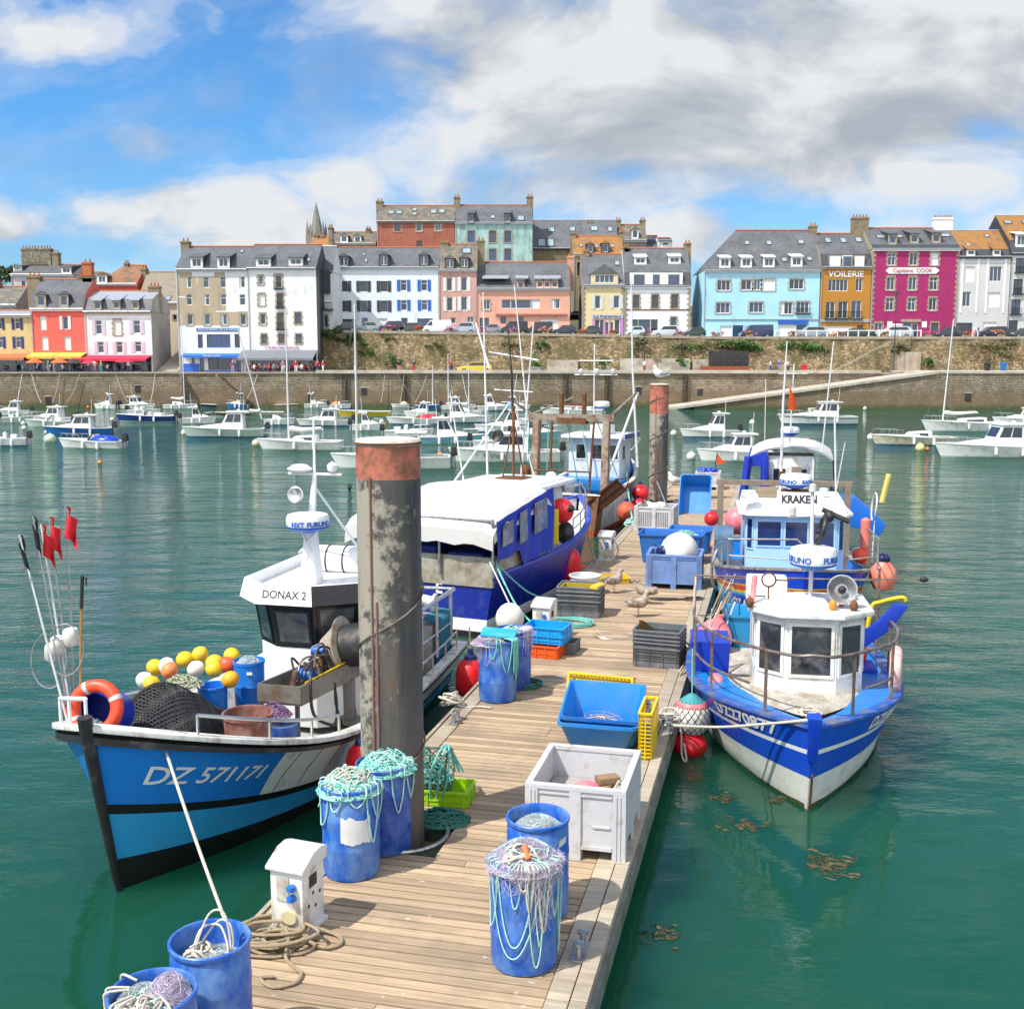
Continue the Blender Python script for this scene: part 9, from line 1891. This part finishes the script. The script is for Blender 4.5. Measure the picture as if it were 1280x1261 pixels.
# flowers on the wall top
for i,(u,c,lab) in enumerate(((486,(.55,.10,.40),'magenta flower tub on the wall before the black estate'),(523,(.50,.03,.05),'red flower tub on the wall before the charcoal hatchback'),(563,(.55,.12,.45),'pink flower tub between the white van and the silver blue car'),(604,(.55,.10,.40),'magenta flower tub left of the salmon house'),(642,(.55,.10,.42),'magenta flower tub before the first black van'),(682,(.62,.25,.25),'pale red flower tub before the second black van'),(726,(.58,.04,.04),'red and yellow flower tub before the lilac shop'),(765,(.45,.05,.05),'red flower trough under the lilac shopfront'),(808,(.55,.15,.45),'pink flower tub before the green shop window'),(849,(.55,.12,.45),'purple pink flower tub at the pale silver SUV'),(894,(.58,.10,.40),'magenta flower tub at the left of the pale blue house'),(936,(.60,.16,.06),'orange flower tub before the dark blue van'),(990,(.62,.25,.22),'salmon flower tub before the blue shop'),(1047,(.62,.25,.25),'rose flower tub between estate and sedan'),(1104,(.62,.20,.04),'orange yellow flower tub before the magenta house'),(1159,(.58,.04,.30),'bright magenta flower tub right of the magenta house'),(1208,(.60,.05,.05),'red flower tub before the pale grey house'),(1250,(.60,.20,.06),'orange flower tub beside the navy SUV'))):
    x=wx(u,152.6); z=streetz(u)+.3; t=thing('flower_tub',lab,'flowers',(x,152.35,z),0,'flower tubs along the upper wall'); b=MB(); b.bx(-.5,.5,-.2,.2,-.2,.15); b.build('planter',WOODB,t); b=MB(); rs=random.Random(i); leaves(b,(0,0,.4),.7,110,.11,(1.2,.5,.6),rs); b.build('blossom',mat('petal_%d'%int(c[0]*100+c[1]*1000+c[2]*10000),c,.6,island=.4),t,smooth=False,fixn=False); b=MB(); leaves(b,(0,0,.25),.6,60,.12,(1.2,.5,.5),rs); b.build('leaves',LEAFG,t,smooth=False,fixn=False)
# ================================================================ people
def person_mesh(sit):
    me=bpy.data.meshes.new('person'); h=0 if not sit else -.42
    if sit: J=[(0,0,.52),(0,0,.75),(0,0,1.0),(0,0,1.12),(0,-.02,1.25),(.1,-.02,.5),(.12,-.42,.5),(.12,-.42,.08),(-.1,-.02,.5),(-.12,-.42,.5),(-.12,-.42,.08),(.2,0,1.0),(.25,-.12,.75),(.15,-.35,.72),(-.2,0,1.0),(-.25,-.12,.75),(-.15,-.35,.72)]
    else: J=[(0,0,.92),(0,0,1.15),(0,0,1.40),(0,0,1.52),(0,-.02,1.66),(.09,0,.88),(.11,-.05,.48),(.12,.02,.06),(-.09,0,.88),(-.11,.06,.48),(-.13,.10,.06),(.2,0,1.40),(.27,.03,1.12),(.25,-.1,.88),(-.2,0,1.40),(-.27,.0,1.12),(-.26,-.1,.88)]
    E=[(0,1),(1,2),(2,3),(3,4),(0,5),(5,6),(6,7),(0,8),(8,9),(9,10),(2,11),(11,12),(12,13),(2,14),(14,15),(15,16)]
    rr=[.15,.14,.15,.06,.105,.10,.075,.05,.10,.075,.05,.065,.05,.04,.065,.05,.04]
    me.from_pydata(J,E,[]); o=bpy.data.objects.new('person',me); COL.objects.link(o); m=o.modifiers.new('skin','SKIN'); 
    for v,r in zip(me.skin_vertices[0].data,rr): v.radius=(r,r*.85)
    me.skin_vertices[0].data[0].use_root=True
    s=o.modifiers.new('sub','SUBSURF'); s.levels=1; s.render_levels=1
    dg=bpy.context.evaluated_depsgraph_get(); m2=bpy.data.meshes.new_from_object(o.evaluated_get(dg)); bpy.data.objects.remove(o)
    hip=.50 if sit else .90; sh_=1.05 if sit else 1.46; hd=1.28 if sit else 1.69; idx=[]
    for p in m2.polygons:
        c=p.center; r=hypot(c.x,c.y)
        if c.z>hd or (c.z>hd-.09 and c.y>.02): i=3
        elif c.z>sh_ or (abs(c.x)>.19 and c.z<(.86 if sit else 1.15)): i=0
        elif c.z>(hip+.08): i=1
        elif c.z>(.2 if not sit else .25): i=2
        else: i=0
        idx.append(i)
    for k in range(4): m2.materials.append(None)
    m2.polygons.foreach_set('material_index',idx); m2.polygons.foreach_set('use_smooth',[True]*len(m2.polygons)); return m2
PMESH={0:person_mesh(0),1:person_mesh(1)}
SKIN=mat('skin',(.50,.28,.19),.6,var=.03); HAIRS=[mat('dark_hair',(.03,.02,.015),.7),mat('brown_hair',(.12,.06,.03),.7),mat('grey_hair',(.4,.38,.35),.7)]
CL={'red':(.55,.03,.04),'white':(.72,.72,.72),'blue':(.03,.10,.40),'black':(.02,.02,.022),'teal':(.04,.30,.28),'pink':(.65,.25,.32),'yellow':(.60,.42,.06),'grey':(.25,.26,.28),'purple':(.25,.05,.28),'navy':(.015,.025,.09)}
CM={k:mat(k+'_cloth',c,.8) for k,c in CL.items()}
def person(u,Y,sit,top,bot,label,rz=0,z=None,grp=None):
    x=wx(u,Y); o=bpy.data.objects.new('person',PMESH[sit]); COL.objects.link(o); o.location=(x,Y,QZ if z is None else z); o.rotation_euler=(0,0,rz)
    for k,m in enumerate((SKIN,CM[top],CM[bot],HAIRS[int(u)%3])): o.material_slots[k].link='OBJECT'; o.material_slots[k].material=m
    tag(o,label,'person',grp)
    if sit:
        c=thing('chair','%s terrace chair under the %s'%('red' if u>300 else 'dark',label),'chair',(x,Y+.05,QZ),rz,'chairs on the terraces'); c['label']='chair of the '+label; m=CM['red'] if u>300 else CM['black']
        b=MB(); b.bx(-.22,.22,-.22,.22,.40,.45); b.build('seat',m,c); b=MB(); b.bx(-.22,.22,.22,.27,.5,.95); b.build('backrest',m,c)
        b=MB(); 
        for a in(-.2,.2):
            for q in(-.2,.24): b.tube([(a,q,0),(a,q,.42)],.018,5)
        b.build('chair_frame',STEEL,c)
nth='first second third fourth fifth sixth seventh eighth ninth tenth eleventh twelfth thirteenth fourteenth fifteenth sixteenth'.split()
tops=['red','white','black','white','red','teal','pink','white','blue','red','grey','white','red','black','white','red']
for i in range(14): person(311+i*6.0+rnd.uniform(-1,1),145.6-.5*(i%3),1,tops[i],'black' if i%2 else 'navy','seated diner in %s, %s from the left under the grey awning'%(tops[i],nth[i]),rnd.uniform(-.8,.8),None,'diners under the grey awning')
for i in range(10): person(8+i*18.+rnd.uniform(-3,3),145.2-.4*(i%2),1,tops[(i*3+2)%16],'navy','seated diner in %s, %s from the left at the left terraces'%(tops[(i*3+2)%16],nth[i]),rnd.uniform(-.8,.8),None,'diners at the left terraces')
for u,Y,t_,b_,lab in((59,143,'teal','grey','standing person in teal near the coral house terrace'),(66,143,'white','grey','standing person in white beside the one in teal'),(125,142.6,'yellow','teal','standing person in yellow before the white terrace house'),(109,143,'white','blue','standing person in white shirt before the crimson awning'),(117,143,'white','pink','standing person in white and pink before the crimson awning'),(159,143,'white','black','standing person in white at the right end of the crimson awning'),(290,143,'purple','pink','standing person in purple before the blue restaurant'),(353,142.5,'pink','white','standing person in pink before the grey awning'),(369,142.4,'red','white','standing person in red right of the one in pink'),(396,143,'red','navy','standing person in red at the right end of the grey awning'),(403,143,'red','white','standing person in red by the ivy corner'),
  (498,147,'black','pink','walker in black below the weed tuft on the wall'),(517,147,'navy','red','walker in navy right of the one in black'),(564,148,'red','navy','walker in red left of the yellow car'),(964,147,'white','blue','walker in white right of the black kiosk'),(975,147,'blue','grey','walker in blue right of the black kiosk'),(984,147,'white','navy','walker in white with dark trousers near the bank steps'),(987,147.5,'grey','navy','walker in grey beside the one with dark trousers'),(443,148,'blue','white','walker in blue behind the tall mast'),(806,149,'white','red','person in white resting at the white wall panel'),(814,149,'pink','grey','person in pink resting at the white wall panel')):
    person(u,Y,0,t_,b_,lab,rnd.uniform(-3,3))
for u,t_,b_,lab in((1222,'blue','white','person in blue on the upper street before the navy SUV'),(1218,'white','pink','person in white beside the one in blue on the upper street')): person(u,153.8,0,t_,b_,lab,1,streetz(u))
# parasols
for u,v,c,lab in((43,450,(.75,.13,.04),'orange parasol left of the coral house door'),(74,450,(.75,.13,.04),'orange parasol before the coral house'),(112,451,(.55,.02,.06),'crimson parasol left under the crimson awning'),(155,449,(.55,.02,.06),'crimson parasol right under the crimson awning'),(93,451,(.03,.03,.035),'black parasol between the orange and crimson ones'),(89,452,(.04,.04,.045),'charcoal parasol behind the black one')):
    Y=143.6 if 'charcoal' not in lab else 145.2; x,z=P(u,v,Y); t=thing('parasol',lab,'parasol',(x,Y,QZ),0,'parasols on the left terraces'); h=z-QZ; b=MB(); b.lathe([(1.22,h-.35),(.6,h),(.03,h+.28)],n=8); b.build('canopy',mat('parasol_%d'%int(c[0]*100+c[1]*1000),c,.8),t,fixn=False,ang=20); b=MB(); b.tube([(0,0,0),(0,0,h+.3)],.03,6); b.bx(-.25,.25,-.25,.25,0,.08); b.build('pole',FRD,t)
# kiosk, street furniture, steps
x,z=P(916,463,146); t=thing('kiosk','black boarded kiosk on a rusty red base against the upper wall','kiosk',(x,149,QZ)); b=MB(); b.bx(-2.5,2.5,-1,1,.9,2.9); b.build('body',BLK,t,bev=.03); b=MB(); b.bx(-3.6,2.6,-1.3,1.2,0,.88); b.build('base',mat('rust_red_planks',(.26,.07,.03),.8,var=.3),t)
for u,Y,lab in((672,149.4,'round green shrub in a grey tub under the wall at centre'),(759,149.4,'round green shrub in a grey tub left of the white wall panel'),(853,149.4,'round green shrub in a grey tub right of the white wall panel')):
    x=wx(u,Y); t=thing('potted_shrub',lab,'plant',(x,Y,QZ),0,'shrubs in tubs on the promenade'); b=MB(); b.hexa([(-.7,-.4,0),(.7,-.4,0),(.7,.4,0),(-.7,.4,0)],[(-.9,-.5,.8),(.9,-.5,.8),(.9,.5,.8),(-.9,.5,.8)]); b.build('tub',STEEL,t); b=MB(); leaves(b,(-.3,0,1.3),.95,420,.12); b.build('foliage',LEAFG,t,smooth=False,fixn=False)
for u0,u1,v0,v1,c,lab in((775,862,448,464,(.50,.47,.41),'long whitewashed panel of wall under the white three storey house'),(684,722,450,464,(.50,.47,.40),'short whitewashed panel of wall under the salmon house'),(866,892,449,464,(.46,.42,.35),'whitewashed panel of wall left of the black kiosk'),(1112,1150,440,464,(.42,.36,.28),'pale rendered patch of wall right of the bank steps')):
    xa,za=P(u0,v0,WY-.6); xb,zb_=P(u1,v1,WY-.6); b=MB(); b.bx(xa,xb,WY-.75,WY-.45,QZ,za); o=b.build('rendered_wall',mat('whitewash_%d'%u0,c,.9,var=.3,sc=.5,dirt=(.26,.2,.13),damt=.4,dsc=.8)); tag(o,lab,'wall')
xa,za=P(1038,462,WY-1); xb,zb_=P(1112,428,WY-1); b=MB(); n=22
for i in range(n): q0=xa+(xb-xa)*i/n; zz=QZ+(zb_-QZ)*(i+1)/n; b.mat(1).bx(q0,q0+(xb-xa)/n-.002,WY-1.6,WY-.4,QZ,zz-.08); b.mat(0).bx(q0,q0+(xb-xa)/n-.002,WY-1.62,WY-.4,zz-.079,zz)
o=b.build('bank_steps',[CONC,RW],smooth=False); tag(o,'flight of pale stone steps climbing the bank to the upper street','steps')
b=MB(); x0=wx(205,147.5)
for i in range(16): b.bx(wx(194,147.5),wx(222,147.5),147+i*.9,147+i*.9+.92,QZ+.01,QZ+.01+.24*(i+1))
o=b.build('alley_steps',CONC,smooth=False); tag(o,'stone steps climbing the alley between the white terrace house and the tall block','steps')
for u0,u1,lab,dr in((193,228,'slanting stone steps down the quay left of the tall block',-1),(270,312,'slanting stone steps down the quay below the restaurant',1)):
    b=MB(); xa,xb=wx(u0,139),wx(u1,139); n=14
    for i in range(n): q=i/n if dr<0 else 1-(i+1)/n; b.bx(xa+(xb-xa)*i/n,xa+(xb-xa)*(i+1)/n-.002,138.2,139.39,-.5,.3+(QZ-.4)*(q+1/n))
    o=b.build('quay_steps',QW,smooth=False); tag(o,lab,'steps')
for u,lab in((816,'tall thin lamp post on the quay left of the slipway head'),(1121,'dark lamp post before the magenta house')):
    Y=150.; x,z=P(1121 if u==1121 else 806,368 if u==1121 else 420,Y); t=thing('lamp_post',lab,'lamp post',(x,Y,QZ)); b=MB(); b.tube([(0,0,0),(0,0,z-QZ)],[.09,.06],8); b.build('post',FRD,t); b=MB(); b.bx(-.5,.5,-.12,.12,z-QZ,z-QZ+.12); b.lathe([(.2,0),(.16,.3),(0,.4)],(0,0,z-QZ+.12),8); b.build('lantern',FRD,t)
for u,m,lab in((1238,BLK,'black wheelie bin at the right of the promenade'),(1258,BHULL,'blue wheelie bin at the right of the promenade'),(1023,CM['red'],'red waste bin at the foot of the bank')):
    x=wx(u,141.5); t=thing('waste_bin',lab,'bin',(x,142 if u>1100 else 148,QZ+(.25 if u>1100 else 0))); b=MB(); b.hexa([(-.25,-.25,.1),(.25,-.25,.1),(.25,.25,.1),(-.25,.25,.1)],[(-.32,-.34,1.0),(.32,-.34,1.0),(.32,.34,1.0),(-.32,.34,1.0)]); b.build('body',m,t); b=MB(); b.hexa([(-.34,-.38,1.0),(.34,-.38,1.0),(.34,.36,1.0),(-.34,.36,1.0)],[(-.3,-.3,1.12),(.3,-.3,1.12),(.3,.34,1.16),(-.3,.34,1.16)]); b.build('lid',m,t)
b=MB()
for i in range(15):
    u=968+i*13; x=wx(u,152.3); z=streetz(u); b.bx(x-.06,x+.06,152.1,152.22,z,z+1.1)
b.bx(wx(968,152.3),wx(1150,152.3),152.12,152.2,streetz(1000)+.95,streetz(1000)+1.05); o=b.build('street_railing',WC,smooth=False); tag(o,'white railing along the upper street before the pale blue and magenta houses','railing')
# weed floating beside the right hand boat
rs=random.Random(6)
for u,v,wu,n,lab in((930,1030,26,150,'floating brown weed patch below the bow rope'),(1040,1080,40,230,'long floating weed patch under the right bow'),(832,1170,26,110,'weed patch with a stick near the pontoon edge'),(905,998,22,110,'small weed patch beside the netted fender'),(970,1000,18,70,'sparse weed patch left of the stem')):
    x,y=G(u,v); k=wu/F*hypot(y,CAMZ); b=MB(); [b.tube([(p.x,p.y*1.3,.006+.004*rs.random()) for p in loopy((rs.gauss(0,k*.45),rs.gauss(0,k*.3),0),k*.28,k*.2,.01,k=4,rs=rs)],rs.uniform(.005,.012),4,cap=False) for _ in range(n//5)]; o=b.build('seaweed',mat('olive_seaweed',(.055,.042,.012),.6,island=.5),smooth=False,fixn=False,loc=(x,y,0)); tag(o,lab,'seaweed',None,'stuff')
